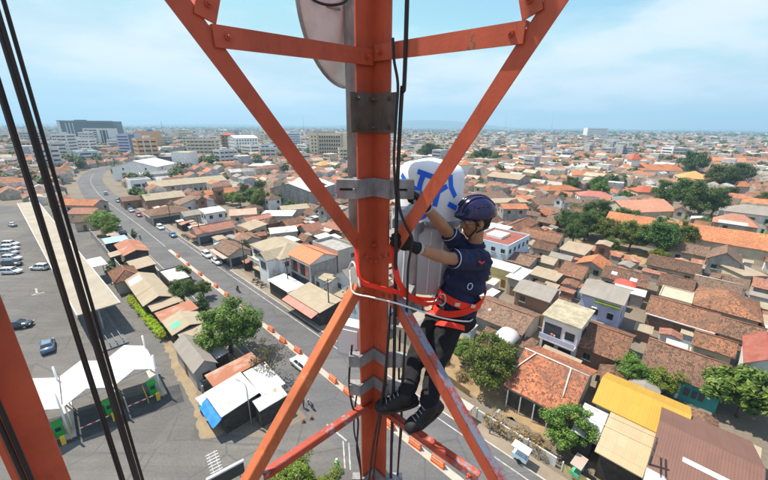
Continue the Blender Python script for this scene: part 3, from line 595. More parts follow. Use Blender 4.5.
    ('L17', 'gable', -172.6, 430.9, 46, 29.4, 22.0, 21.5, 3.0, 'concrete_pale', 'plaster_white', 'five storey white hotel with rows of dark windows'),
    ('L17b', 'hip', -191.5, 436.8, 6.1, 14.1, 18.0, 24.6, 3.0, 'tile_red', 'plaster_brown', 'reddish brown stair block beside the white hotel'),
    ('L18', 'flat', -61.4, 385.9, 5.2, 39.5, 22.0, 27.8, 1.0, 'concrete_pale', 'plaster_hotel', 'cream six storey hotel with rows of balconies'),
    ('L18b', 'hip', -51.9, 295.2, 46, 14.5, 12.0, 4.5, 3.0, 'tile_amber', 'plaster_yellow', 'yellow house with amber roof in front of the cream hotel'),
    ('L19', 'flat', -669.7, 818.0, 12.8, 107.2, 40.0, 41.6, 1, 'concrete_dark', 'glass_dark', 'long dark glass office building with a white end wall'),
    ('L19b', 'flat', -452.9, 568.6, 8.5, 37.2, 22.0, 28.7, 1, 'concrete_dark', 'plaster_pale', 'grey and white ribbed block in front of the dark office building'),
    ('L20', 'flat', -288.6, 400.7, 2.0, 20.0, 12.0, 24.6, 0.8, 'concrete', 'plaster_lilac', 'lilac office block with dark blue side bay'),
    ('L21', 'flat', -353.6, 532.3, 7.9, 26.1, 22.0, 26.2, 0.8, 'concrete', 'plaster_orange', 'plain orange block with blue water tank on its roof'),
    ('L22', 'gable', -39.6, 166.2, 70.1, 24.0, 22.3, 7.4, 3.0, 'concrete_pale', 'concrete', 'big bare grey concrete hall with pale gable roof'),
    ('L22b', 'gable', -37.8, 172.4, -44, 20.0, 11.3, 6.7, 3.0, 'concrete_pale', 'concrete_dark', 'dark gabled annex beside the bare grey concrete hall'),
    ('L23', 'shed', -40.2, 126.0, 1.9, 12.1, 8.0, 3.6, 0.3, 'metal_white', 'plaster_grey', 'shed with dirty white sheet roof below the bare concrete hall'),
    ('L24', 'gable', -36.8, 135.3, 29.6, 11.2, 8.0, 3.8, 1.2, 'asbestos_sand', 'plaster_grey', 'shed with sand coloured roof below the bare concrete hall'),
    ('L25', 'gable', -32.7, 105.4, 23.6, 8.5, 7.0, 3.4, 0.8, 'metal_white', 'plaster_grey', 'workshop with bright white sheet roof behind the sand hip roofed house'),
    ('L26', 'gable', -53.8, 126.8, 20.5, 9.7, 8.0, 3.6, 1.6, 'tile_pale', 'plaster_cream', 'house with pale dusty pink tiled roof beside leafy trees'),
    ('L27', 'gable', -46.5, 120.5, 46, 10.3, 6.0, 3.2, 1.0, 'tile_rust', 'plaster_white', 'low house with rust roof and white wall by leafy trees'),
    ('L28', 'hip', -103.0, 290.4, 4.6, 20.0, 13.0, 4, 1.6, 'metal_white', 'plaster_grey', 'house with large dusty white roof near the white hotel'),
    ('L29', 'flat', -174.3, 331.1, 46, 18.7, 16.0, 5, 0.4, 'metal_blue', 'plaster_blue', 'low blue roofed market building behind the long warehouse'),
    ('L30', 'gable', -228.9, 428.3, -82.1, 40.0, 48.1, 8, 5, 'asbestos_grey', 'plaster_grey', 'large grey arched market hall with open gable'),
    ('L31', 'gable', -81.6, 143.7, -44, 9.0, 14.1, 4.2, 2.2, 'tile_dark', 'plaster_white', 'white gabled house with dark roof behind the roadside shops'),
    ('L32', 'gable', -81.1, 165.9, 46, 14.3, 8.0, 4, 1.8, 'tile_bright', 'plaster_cream', 'house with orange roof behind the roadside shops'),
    ('M1', 'hip', -58.5, 70.5, -44, 8.2, 5.1, 3.0, 1.7, 'tile_mottled', 'plaster_cream', 'small hut with rusty tiled hip roof beside the station lane'),
    ('M2', 'gable', -48.5, 63.7, -44, 16.0, 5.6, 3.0, 1.2, 'asbestos_sand', 'stall_shade', 'market shed with broad sand coloured sheet roof'),
    ('M3', 'shed', -41.5, 57.5, -44, 3.6, 5.0, 2.9, 0.3, 'asbestos_tan', 'stall_shade', 'narrow market stall with tan roof'),
    ('M4', 'shed', -37.3, 54.3, -44, 4.5, 6.0, 3.1, 0.4, 'metal_rust', 'stall_shade', 'market stall with rusty red sheet roof'),
    ('M5', 'gable', -34.0, 50.9, -44, 6.0, 5.5, 3.1, 0.8, 'asbestos_sand', 'stall_shade', 'market shed with patched pale sand roof'),
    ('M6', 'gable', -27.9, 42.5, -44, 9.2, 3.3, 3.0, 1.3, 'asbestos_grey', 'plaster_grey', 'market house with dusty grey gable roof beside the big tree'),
    ('M6b', 'shed', -30.7, 47.9, -44, 3.5, 4.3, 3.0, 0.3, 'asbestos_tan', 'stall_shade', 'market stall with plain tan sheet roof beside the big tree'),
    ('M7a', 'shed', -20.7, 39.2, -44, 3.1, 6.6, 3.0, 0.3, 'metal_rust', 'stall_shade', 'market stall with orange rusted sheet roof'),
    ('M7b', 'shed', -18.9, 34.4, -44, 5.4, 4.7, 3.1, 0.5, 'metal_white', 'stall_shade', 'market stall with large white sheet roof'),
    ('M7c', 'shed', -15.9, 37.4, 46, 3.2, 5.5, 2.9, 0.4, 'metal_grey', 'stall_shade', 'market stall with patched grey zinc roof'),
    ('M7d', 'shed', -14.0, 34.1, 46, 3.8, 1.8, 2.7, 0.4, 'metal_grey', 'stall_shade', 'lean-to with pale zinc roof edged in rust facing the junction'),
    ('M8', 'gable', -69.4, 88.2, -44, 12.8, 6.0, 3.0, 1.0, 'metal_rust', 'stall_shade', 'roadside stall with dark rust roof beside blue sheeting'),
    ('M8b', 'shed', -78.9, 94.9, 46, 5.6, 5.5, 3.0, 0.3, 'metal_blue', 'stall_shade', 'stall with faded blue sheet roof beside the station lane'),
    ('M8c', 'shed', -59.4, 77.4, -44, 7.6, 4.8, 2.9, 0.3, 'asbestos_tan', 'stall_shade', 'stall with dirty tan roof and junk piled beside it'),
    ('M8d', 'flat', -47.3, 70.7, -44, 8.8, 4.3, 3.0, 0.2, 'metal_white', 'stall_shade', 'roadside kiosk with plain off-white flat roof'),
    ('M9', 'gable', -126.0, 140.3, -4.4, 15.7, 8.0, 3.6, 1.8, 'tile_bright', 'plaster_cream', 'row house with orange roof beside the station canopy'),
    ('M9b', 'gable', -113.9, 127.2, 2.4, 9.7, 8.0, 3.4, 1.5, 'tile_rust', 'plaster_cream', 'row house with rust brown roof and white front by the road bend'),
    ('M9c', 'gable', -105.2, 116.1, 28.3, 5.9, 7.0, 3.2, 1.6, 'tile_brown', 'plaster_cream', 'row house with brown tiled roof beside a rounded tree'),
    ('M10', 'hip', -227.4, 246.2, 46, 8.0, 12.0, 5, 3.2, 'tile_bright', 'plaster_white', 'house with steep orange hip roof near the bend of the road'),
]
for (k, t, x, y, an, L, W, z, r, rm, wm, lab) in HOUSES:
    far = math.hypot(x, y)
    nm = 'house'; ca = 'house'
    if 'hotel' in lab: nm, ca = 'hotel', 'hotel'
    elif 'office' in lab or 'block' in lab: nm, ca = 'office_block', 'building'
    elif 'warehouse' in lab or 'hall' in lab or 'hangar' in lab: nm, ca = 'warehouse', 'hall'
    elif 'stall' in lab or 'market' in lab or 'kiosk' in lab: nm, ca = 'market_stall', 'stall'
    elif 'shed' in lab or 'lean-to' in lab: nm, ca = 'shed', 'shed'
    elif 'shop' in lab: nm, ca = 'shop', 'shop'
    elif 'canopy' in lab: nm, ca = 'shop_canopy', 'canopy'
    house(x, y, an, L, W, z, r, t, rm, wm, lab, nm, ca, key=k, detail=2 if far < 130 else 1)

# ---- particulars of single buildings
def grid_windows(k, side, cols, rows, z0, z1, fw=0.6, fh=0.55, margin=0.04, balc=False, u0=0.0, u1=1.0):
    h = HB[k]; s = h['s'] if side == 'f' else h['sx']
    if side == 'f': cx, cy, wa, ln = 0, s * h['hw'], (0 if s < 0 else math.pi), 2 * h['hl']
    else: cx, cy, wa, ln = s * h['hl'], 0, (R(90) if s > 0 else R(-90)), 2 * h['hw']
    ux, uy = math.cos(wa), math.sin(wa); ox, oy = uy, -ux; ln2 = ln * (u1 - u0)
    dz = (z1 - z0) / rows; du = ln2 * (1 - 2 * margin) / cols
    for j in range(rows):
        for i in range(cols):
            q = -ln / 2 + ln * u0 + ln2 * margin + (i + 0.5) * du; z = z0 + (j + 0.5) * dz
            w = window(h['root'], cx + ux * q + ox * 0.04, cy + uy * q + oy * 0.04, z, du * fw, dz * fh, wa, pane=False)
        if balc:
            zz = z0 + j * dz + dz * 0.12; mb = MB(); L2 = ln2 * (1 - 2 * margin) / 2
            cq = -ln / 2 + ln * (u0 + u1) / 2
            c = Vector((cx + ux * cq + ox * 0.45, cy + uy * cq + oy * 0.45, zz)); mb.obox(c, (ux * L2, uy * L2, 0), (ox * 0.4, oy * 0.4, 0), (0, 0, 0.12)); mb.build('balcony_slab', 'plaster_cream', h['root'])
            mb = MB(); mb.obox(c + Vector((ox * 0.38, oy * 0.38, 0.45)), (ux * L2, uy * L2, 0), (ox * 0.04, oy * 0.04, 0), (0, 0, 0.3)); mb.build('balcony_rail', 'pole_grey', h['root'])
def face_box(k, side, u0, u1, z0, z1, d, mat, name, proud=0.02):
    """a slab on a wall: u in 0..1 along the wall, from z0 to z1, standing out by d"""
    h = HB[k]; s = h['s'] if side == 'f' else h['sx']
    if side == 'f': cx, cy, wa, ln = 0, s * h['hw'], (0 if s < 0 else math.pi), 2 * h['hl']
    else: cx, cy, wa, ln = s * h['hl'], 0, (R(90) if s > 0 else R(-90)), 2 * h['hw']
    ux, uy = math.cos(wa), math.sin(wa); ox, oy = uy, -ux
    q = -ln / 2 + ln * (u0 + u1) / 2; c = Vector((cx + ux * q + ox * (d / 2 + proud), cy + uy * q + oy * (d / 2 + proud), (z0 + z1) / 2)); lh = ln * (u1 - u0) / 2
    mb = MB(); mb.obox(c, (ux * lh, uy * lh, 0), (ox * d / 2, oy * d / 2, 0), (0, 0, (z1 - z0) / 2)); return mb.build(name, mat, h['root'])
z = HB['L17']['ze']; grid_windows('L17', 'f', 8, 5, 2.5, z - 0.8, 0.42, 0.5); grid_windows('L17', 's', 5, 5, 2.5, z - 0.8, 0.4, 0.5)
z = HB['L17b']['ze']; grid_windows('L17b', 'f', 3, 6, 2.0, z - 0.8, 0.5, 0.5)
z = HB['L18']['ze']; grid_windows('L18', 'f', 9, 6, 3.0, z - 1.0, 0.7, 0.6, balc=True, u0=0.24, u1=0.86); grid_windows('L18', 'f', 2, 7, 2.0, z - 1.0, 0.4, 0.5, u0=0.04, u1=0.22); face_box('L18', 'f', 0.235, 0.255, 0, z + 0.6, 0.9, 'plaster_cream', 'pier'); face_box('L18', 'f', 0.86, 0.90, 0, z + 0.6, 0.9, 'plaster_cream', 'pier')
h = HB['L18']; mb = MB(); mb.box(-h['hl'] * 0.8, h['hl'] * 0.35, -6, 5, h['ze'], h['ze'] + 2.6); mb.build('plant_room', 'concrete', h['root'])
z = HB['L19']['ze']; grid_windows('L19', 'f', 16, 8, 3, z - 2, 0.75, 0.45); face_box('L19', 'f', 0.0, 0.05, 0, z, 1.2, 'plaster_pale', 'end_wall'); face_box('L19', 'f', 0.3, 0.52, z, z + 3.5, 1.5, 'concrete_dark', 'plant_room', proud=-3); face_box('L19', 'f', 0.0, 1.0, z - 1.5, z + 1.8, 1.0, 'concrete_dark', 'fascia')
for u in (0.14, 0.2, 0.26): face_box('L19', 'f', u, u + 0.012, 4, z - 3, 0.8, 'plaster_pale', 'fin')
z = HB['L19b']['ze']; grid_windows('L19b', 'f', 3, 8, 2, z - 0.5, 0.92, 0.55, u0=0.02, u1=0.55); grid_windows('L19b', 'f', 1, 1, 3, z - 1.5, 0.9, 0.98, u0=0.62, u1=0.95)
for u in (0.58, 0.72, 0.86, 0.97): face_box('L19b', 'f', u, u + 0.02, 0, z + 0.6, 0.9, 'plaster_white', 'fin')
z = HB['L20']['ze']; grid_windows('L20', 'f', 1, 7, 2, z - 0.5, 0.92, 0.38, u0=0.0, u1=0.66); face_box('L20', 'f', 0.68, 0.98, 0, z + 0.4, 0.6, 'car_blue', 'side_bay')
h = HB['L21']; mb = MB(); mb.tube([(2, 0, h['ze']), (2, 0, h['ze'] + 3.2)], 3.4, 14); mb.build('water_tank', 'tarp_blue', h['root'])
for j in range(4): face_box('L21', 'f', 0.0, 1.0, 4 + j * 5, 4.25 + j * 5, 0.15, 'plaster_brown', 'floor_band')
face_box('L14b', 'f', 0.12, 0.45, 4.3, 5.8, 0.06, 'glass_dark', 'window'); face_box('L14b', 'f', 0.52, 0.88, 4.3, 5.8, 0.06, 'glass_dark', 'window'); face_box('L14b', 'f', 0.1, 0.9, 3.2, 3.5, 0.8, 'concrete_pale', 'awning')
face_box('L16', 'f', 0.42, 0.78, 0, 6.5, 0.1, 'concrete_pale', 'shutter'); face_box('L15', 'f' if HB['L15']['L'] > HB['L15']['W'] else 's', 0.2, 0.5, 1.5, 5, 0.1, 'plaster_brown', 'shutter')
for u in (0.06, 0.28, 0.5, 0.72, 0.94): face_box('L22', 's', u - 0.008, u + 0.008, 0, HB['L22']['ze'], 0.35, 'concrete', 'pilaster')
face_box('L30', 's', 0.36, 0.64, 1, 9.0, 0.2, 'glass_dark', 'opening'); face_box('L30', 's', 0.0, 1.0, 6.8, 7.3, 0.6, 'concrete_pale', 'band')
for i in range(9): face_box('L14', 'f', 0.3 + i * 0.075, 0.33 + i * 0.075, 0.0, 3.6, 0.1, 'glass_dark', 'opening'); face_box('L14', 'f', 0.28 + i * 0.075, 0.29 + i * 0.075, 0.0, 5.6, 0.25, 'concrete_pale', 'column')
# two storey lilac house: windows with little awnings, mossy band under the eave
for u in (0.42, 0.80):
    face_box('R8', 'f', u - 0.075, u + 0.075, 2.9, 4.2, 0.06, 'window_glass', 'window'); face_box('R8', 'f', u - 0.10, u + 0.10, 4.3, 4.42, 0.6, 'concrete_pale', 'awning')
face_box('R8', 'f', 0.36, 1.0, 5.6, 5.75, 0.9, 'leaf_lime', 'mossy_ledge'); face_box('R8', 'f', 0.0, 0.98, 5.85, 6.0, 0.12, 'cap_white', 'fascia'); face_box('R8', 's', 0.3, 0.5, 2.9, 4.1, 0.06, 'window_glass', 'window')
# white two storey house with balcony
face_box('R9', 'f', 0.0, 1.0, 3.05, 3.25, 1.0, 'plaster_pale', 'balcony_slab'); face_box('R9', 'f', 0.0, 1.0, 3.3, 4.1, 0.08, 'plaster_lilac', 'balcony_rail', proud=0.9)
face_box('R9', 'f', 0.08, 0.42, 0.2, 2.5, 0.06, 'glass_dark', 'shop_opening'); face_box('R9', 'f', 0.55, 0.9, 0.6, 2.3, 0.06, 'window_glass', 'window')
face_box('R9', 'f', 0.06, 0.55, 3.4, 5.7, 0.06, 'glass_dark', 'balcony_opening'); face_box('R9', 'f', 0.66, 0.92, 4.0, 5.3, 0.06, 'window_glass', 'window'); face_box('R9', 's', 0.3, 0.6, 4.0, 5.2, 0.06, 'window_glass', 'window'); face_box('R9', 's', 0.3, 0.6, 1.0, 2.2, 0.06, 'window_glass', 'window')
face_box('R9', 'f', 0.3, 0.36, 3.4, 4.4, 0.2, 'awning_pink', 'laundry', proud=0.5); face_box('R9', 'f', 0.38, 0.43, 3.4, 4.3, 0.15, 'plaster_yellow', 'laundry', proud=0.5)
h = HB['R9']; mb = MB(); mb.box(-h['hl'] - 0.3, h['hl'] + 0.3, -h['hw'] - 0.3, h['hw'] + 0.3, h['ze'] + 0.06, h['ze'] + 0.24); mb.build('roof_slab', 'concrete_moss', h['root'])
face_box('R1', 'f', 0.03, 0.97, 0.2, 2.5, 0.05, 'stall_shade', 'veranda_opening')
for i in range(5): face_box('R1', 'f', 0.02 + i * 0.235, 0.04 + i * 0.235, 0, 2.7, 0.12, 'concrete_pale', 'veranda_post', proud=0.3)
# shop with clean orange roof: glazed upper front between orange panels
for u0, u1, mt, nm in ((0.03, 0.16, 'awning_pink', 'panel'), (0.18, 0.36, 'glass_dark', 'window'), (0.38, 0.52, 'awning_pink', 'panel'), (0.54, 0.74, 'glass_dark', 'window'), (0.76, 0.92, 'awning_pink', 'panel')): face_box('L2', 'f', u0, u1, 3.2, 5.9, 0.08, mt, nm)
face_box('L2', 'f', 0.05, 0.9, 0.1, 2.6, 0.06, 'glass_dark', 'shop_opening'); face_box('L2', 's', 0.0, 1.0, 0.0, 6.4, 0.05, 'concrete', 'side_shade'); face_box('L2', 'f', 0.0, 1.0, 6.15, 6.5, 0.35, 'plaster_white', 'fascia')  # the grey slab on the side wall carries its shade in the colour
# teal house front
for u0, u1, z0, z1, mt, nm in ((0.10, 0.18, 0.8, 2.1, 'window_glass', 'window'), (0.30, 0.34, 0.0, 2.4, 'plaster_white', 'post'), (0.37, 0.46, 0.0, 2.1, 'glass_dark', 'door'), (0.49, 0.53, 0.0, 2.4, 'plaster_white', 'post'), (0.58, 0.65, 1.0, 2.1, 'window_glass', 'window'), (0.68, 0.74, 1.0, 2.1, 'window_glass', 'window'), (0.77, 0.83, 1.0, 2.1, 'window_glass', 'window')): face_box('R6', 'f', u0, u1, z0, z1, 0.07, mt, nm)
# grey two storey house with tall green windows
for u in (0.12, 0.36, 0.60, 0.84):
    for z0 in (0.8, 4.3): o = face_box('R30', 'f', u - 0.06, u + 0.06, z0, z0 + 2.0, 0.06, 'machine_green', 'window'); face_box('R30', 'f', u - 0.045, u + 0.045, z0 + 0.15, z0 + 1.85, 0.03, 'window_glass', 'pane', proud=0.08)
grid_windows('R58', 'f', 7, 2, 0.8, 6.4, 0.5, 0.45); face_box('R13', 's', 0.05, 0.12, 0, 2.6, 0.06, 'glass_dark', 'door')
h = HB['R13']; mb = MB(); mb.box(-3.0, 1.4, -2.6, 2.6, h['ze'], h['ze'] + 0.7); mb.build('skylight', 'plaster_white', h['root'])
h = HB['R53']; mb = MB(); mb.box(-h['hl'] * 0.62 - 3, -h['hl'] * 0.62 + 3, -3, 3, 5, 13); mb.build('tower', 'plaster_white', h['root']); mb = roof_hip(8, 7.9, 13, 5); mb.v = [(x - h['hl'] * 0.62, y, z) for x, y, z in mb.v]; mb.build('tower_roof', 'tile_red', h['root'])
# white gutter and skylights
face_box('R19', 'f', -0.03, 1.03, HB['R19']['ztop'] - 0.30, HB['R19']['ztop'] - 0.12, 0.16, 'plaster_white', 'gutter', proud=0.52)
def roof_patch(k, u0, u1, v0, v1, mat, name, lift=0.04):
    """sheet let into the pitched roof on the side facing the tower: u along the ridge, v from eave (0) to ridge (1)"""
    h = HB[k]; s = h['s']; L, W, ze, ri = h['L'], h['W'], h['ze'], h['rise']
    P = lambda u, v, d: (-L / 2 + u * L, s * (W / 2) * (1 - v), ze + ri * v + d)
    vs = [P(u0, v0, lift), P(u1, v0, lift), P(u1, v1, lift), P(u0, v1, lift), P(u0, v0, 0.005), P(u1, v0, 0.005), P(u1, v1, 0.005), P(u0, v1, 0.005)]
    mb = MB(); mb.add(vs, [(0, 1, 2, 3), (0, 4, 5, 1), (1, 5, 6, 2), (2, 6, 7, 3), (3, 7, 4, 0)], uvs=[[(0, 0), (1, 0), (1, 1), (0, 1)]] * 5); o = mb.build(name, mat, h['root']); return o
roof_patch('R18', 0.2, 0.32, 0.4, 0.62, 'plastic_white', 'skylight'); roof_patch('R18', 0.62, 0.76, 0.25, 0.48, 'plastic_white', 'skylight')
roof_patch('M5', 0.45, 0.75, 0.2, 0.7, 'net_green', 'green_sheet', 0.03); roof_patch('M2', 0.1, 0.3, 0.1, 0.9, 'metal_white', 'pale_sheet', 0.03); roof_patch('M2', 0.62, 0.68, 0.0, 1.0, 'asbestos_tan', 'tan_sheet', 0.03)
# front wing of the mottled orange roof, with its white ridges
h = HB['R1']; s = h['s']
mb = MB()
for p, q in (((-0.30, 0.0), (-0.5, 0.62)), ((0.24, 0.0), (0.30, 0.66))):
    mb2 = MB(); zf = lambda v: h['ze'] + h['rise'] * (1 - v) + 0.09
    mb2.tube([(p[0] * h['L'], s * p[1] * h['W'] / 2, zf(p[1])), (q[0] * h['L'], s * q[1] * h['W'] / 2, zf(q[1]))], 0.09, 6); mb2.build('ridge_cap', 'cap_white', h['roof'])
# maroon hall: skylights, patch and clay ridge
h = HB['R5']; roof_patch('R5', 0.30, 0.85, 0.60, 0.66, 'plastic_white', 'skylight'); roof_patch('R5', -0.0, 0.2, 0.05, 0.3, 'metal_white', 'white_sheet')
# market stall details: blue tarp, pink awning, rust edged lean-to
h = HB['M7b']; s, sx = h['s'], h['sx']
mb = MB(); n = 8; vs = []
for i in range(n + 1):
    u = i / n; xx = -h['hl'] + 2 * h['hl'] * u
    for j, (dy, zz) in enumerate(((0.05, 2.65), (0.7, 2.25 + 0.08 * math.sin(i * 2.1)), (1.3, 1.75 + 0.12 * math.sin(i * 1.7)))): vs.append((xx, s * (h['hw'] + dy), zz))
mb.add(vs, [(i * 3 + j, i * 3 + j + 1, (i + 1) * 3 + j + 1, (i + 1) * 3 + j) for i in range(n) for j in range(2)]); tarp = mb.build('blue_tarpaulin', 'tarp_blue', h['root']); tarp.modifiers.new('t', 'SOLIDIFY').thickness = 0.01
h = HB['L7']; s = h['s']; mb = MB(); mb.add([(-h['hl'], s * h['W'] / 2, 3.0), (h['hl'], s * h['W'] / 2, 3.0), (h['hl'], s * (h['W'] / 2 + 1.5), 2.5), (-h['hl'], s * (h['W'] / 2 + 1.5), 2.5)], [(0, 1, 2, 3)]); aw = mb.build('awning', 'awning_pink', h['root']); aw.modifiers.new('t', 'SOLIDIFY').thickness = 0.05
for i in range(5):
    u = -h['hl'] + (i + 0.5) * 2 * h['hl'] / 5; mb = MB(); mb.box(u - 0.8, u + 0.8, s * h['hw'] - 0.06, s * h['hw'] + 0.06, 0, 2.3); mb.build('shop_opening', 'glass_dark', h['root'])
for k in ('L10', 'L11', 'L8', 'M8'): face_box(k, 'f', 0.04, 0.96, 0.1, 2.5, 0.05, 'glass_dark', 'shop_opening'); face_box(k, 's', 0.06, 0.94, 0.1, 2.4, 0.05, 'glass_dark', 'shop_opening')
face_box('L11', 's', 0.0, 1.0, 2.9, 3.3, 0.5, 'plaster_white', 'fascia'); face_box('L8', 'f', 0.0, 1.0, 2.75, 2.9, 1.6, 'metal_grey', 'awning'); face_box('L10', 's', 0.0, 1.0, 2.6, 2.75, 1.3, 'metal_rust', 'awning')
for u in (0.2, 0.55): face_box('L1', 'f', u - 0.1, u + 0.1, 3.6, 5.6, 0.06, 'glass_dark', 'window', proud=0.05)
face_box('L1', 'f', 0.0, 1.0, 3.0, 3.2, 1.4, 'concrete_pale', 'balcony_slab'); face_box('L1', 'f', 0.0, 1.0, 3.2, 3.9, 0.1, 'plaster_cream', 'balcony_rail', proud=1.3)
# front gable wing of the sand roofed house
h = HB['L1']; s = h['s']; mb = roof_gable(6.0, 5.0, 6.4, 1.5); mb.v = [(3.6 - y, s * (h['hw'] + x * 1.0), z) for x, y, z in mb.v]; mb.build('wing_roof', 'asbestos_sand', h['root'])
mb = MB(); y0 = s * (h['hw'] - 0.6); y1 = s * (h['hw'] + 2.5); mb.box(1.4, 5.8, min(y0, y1), max(y0, y1), 0, 6.3); mb.build('wing', 'plaster_white', h['root'])
mb = MB(); mb.box(2.4, 4.8, min(y1, y1 + s * 0.06), max(y1, y1 + s * 0.06), 3.7, 5.5); mb.build('window', 'glass_dark', h['root'])
h = HB['R10']; roof_patch('R10', 0.3, 0.34, 0.5, 0.6, 'plastic_white', 'skylight')

# ================================================================== dense quarters: single houses near, the far town as one mass
def in_poly(x, y, poly):
    c = False; j = len(poly) - 1
    for i in range(len(poly)):
        (xi, yi), (xj, yj) = poly[i], poly[j]
        if (yi > y) != (yj > y) and x < (xj - xi) * (y - yi) / (yj - yi) + xi: c = not c
        j = i
    return c
LOTP = [(-30, -30), (-60, 10), (-200, 120), (-186, 155), (-148.3, 152), (-126, 138.1), (-88, 103.3), (-52, 66), (-36, 50.6), (-29, 45), (-22, 36), (-12, 34), (6, 20), (10, -20)]
ROADPTS = [(p.x, p.y) for p in RL]
RNP = np.array(ROADPTS)
KEEP = [(39.6, 37.2, 2.5), (-25.5, 47.5, 6), (15, 39, 8), (21, 30, 4), (45.4, 33.4, 5), (74, 97, 9), (68, 108, 9), (78, 119, 6), (60, 101, 5), (130, 140, 12), (72, 92, 6), (40, 42, 4), (-165, 238, 26), (-140, 215, 14), (-62, 150, 8), (-66, 145, 8), (150, 165, 9)]
PLOTP = [(6, 44), (14.3, 34), (26, 24.5), (29.5, 31.0), (20.5, 39.2), (18, 49), (12.5, 55)]
def blocked(x, y, L, W, a):
    if np.min(np.hypot(RNP[:, 0] - x, RNP[:, 1] - y)) < 9.5 + min(L, W) / 2 + 1.0: return True
    if in_poly(x, y, LOTP): return True
    for kx, ky, kr in KEEP:
        if math.hypot(x - kx, y - ky) < kr + W / 2: return True
    ca, sa = math.cos(a), math.sin(a)
    pts = [(x + ca * u * L / 2 - sa * v * W / 2, y + sa * u * L / 2 + ca * v * W / 2) for u in (-1, -0.5, 0, 0.5, 1) for v in (-1, 0, 1)]
    for (rx, ry, ra, hl, hw) in RECTS:
        if math.hypot(rx - x, ry - y) > hl + hw + L: continue
        c2, s2 = math.cos(ra), math.sin(ra)
        for (px, py) in pts:
            dx, dy = px - rx, py - ry
            if abs(dx * c2 + dy * s2) < hl - 0.25 and abs(-dx * s2 + dy * c2) < hw - 0.25: return True
        for u in (-1, 0, 1):
            for v in (-1, 0, 1):
                qx, qy = rx + c2 * u * hl - s2 * v * hw - x, ry + s2 * u * hl + c2 * v * hw - y
                if abs(qx * ca + qy * sa) < L / 2 - 0.25 and abs(-qx * sa + qy * ca) < W / 2 - 0.25: return True
    return False
def blocked2(x, y, a, ox, oy, L, W, skip):
    ca, sa = math.cos(a), math.sin(a); cx, cy = x + ca * ox - sa * oy, y + sa * ox + ca * oy
    if np.min(np.hypot(RNP[:, 0] - cx, RNP[:, 1] - cy)) < 9.5: return True
    for i, (rx, ry, ra, hl, hw) in enumerate(RECTS):
        if i == skip or math.hypot(rx - cx, ry - cy) > hl + hw + L: continue
        c2, s2 = math.cos(ra), math.sin(ra)
        for u in (-1, -0.5, 0, 0.5, 1):
            for v in (-1, 0, 1):
                dx, dy = cx + ca * u * L / 2 - sa * v * W / 2 - rx, cy + sa * u * L / 2 + ca * v * W / 2 - ry
                if abs(dx * c2 + dy * s2) < hl and abs(-dx * s2 + dy * c2) < hw: return True
    return False
rng = random.Random(11)
cands = []; tree_spots = []
def cell_scan(rmin, rmax, cu, cw):
    n = int(rmax * 1.6 / cu)
    ga = R(-44); gu = Vector((math.cos(ga), math.sin(ga))); gv = Vector((-math.sin(ga), math.cos(ga)))
    for i in range(-n, n):
        for j in range(0, int(rmax * 1.6 / cw)):
            p = gu * ((i + rng.uniform(-0.22, 0.22)) * cu) + gv * ((j + rng.uniform(-0.22, 0.22)) * cw)
            x, y = p.x, p.y; d = math.hypot(x, y)
            if d < rmin or d > rmax or y < 8 or abs(x) > y * 1.2 + 14: continue
            yield x, y, d
pal_r = ['tile_mottled', 'tile_brown', 'tile_dark', 'tile_bright', 'tile_mottled', 'tile_brown', 'asbestos_tan', 'asbestos_grey', 'tile_dark', 'tile_rust', 'tile_brown', 'tile_mottled', 'tile_brown', 'asbestos_sand', 'tile_dark', 'metal_white']
pal_w = ['plaster_cream', 'plaster_white', 'plaster_grey', 'plaster_pale', 'plaster_cream', 'plaster_grey', 'brick', 'plaster_blue', 'brick', 'plaster_cream']
desc = {'tile_mottled': 'mottled rust tiled roof', 'tile_brown': 'weathered brown tiled roof', 'tile_dark': 'dark umber tiled roof', 'tile_bright': 'orange clay tiled roof', 'asbestos_tan': 'tan sheet roof', 'asbestos_grey': 'dull grey sheet roof', 'metal_white': 'pale white sheet roof', 'tile_rust': 'dusty red tiled roof', 'asbestos_sand': 'sandy beige sheet roof'}
wdesc = {'plaster_cream': 'cream', 'plaster_white': 'white', 'plaster_grey': 'grey', 'plaster_pale': 'off-white', 'brick': 'bare brick', 'plaster_blue': 'pale blue', 'plaster_yellow': 'yellow'}
for x, y, d in cell_scan(36, 250, 7.9, 6.8):
    if rng.random() < (0.10 if d < 130 else 0.13): tree_spots.append((x, y, d)); continue
    L, W = rng.uniform(6.8, 9.4), rng.uniform(5.4, 6.9); a = R(-44 + rng.gauss(0, 2.5))
    if rng.random() < 0.4: a += R(90); L = min(L, 7.2)
    two = rng.random() < 0.16; ze = 6.1 + rng.uniform(-0.2, 0.5) if two else rng.uniform(2.5, 3.1)
    roof = rng.choice(pal_r); wall = rng.choice(pal_w)
    rt = 'gable' if rng.random() < 0.8 else 'hip'
    rise = W * rng.uniform(0.2, 0.3)
    if roof.startswith(('asb', 'metal')): rt = 'gable' if rng.random() < 0.6 else 'shed'; rise = W * rng.uniform(0.05, 0.16)
    cands.append((d, x, y, a, L, W, ze, rise, rt, roof, wall, two))
cands.sort()
budget = 300 - len(HOUSES); far_list = []; made = 0
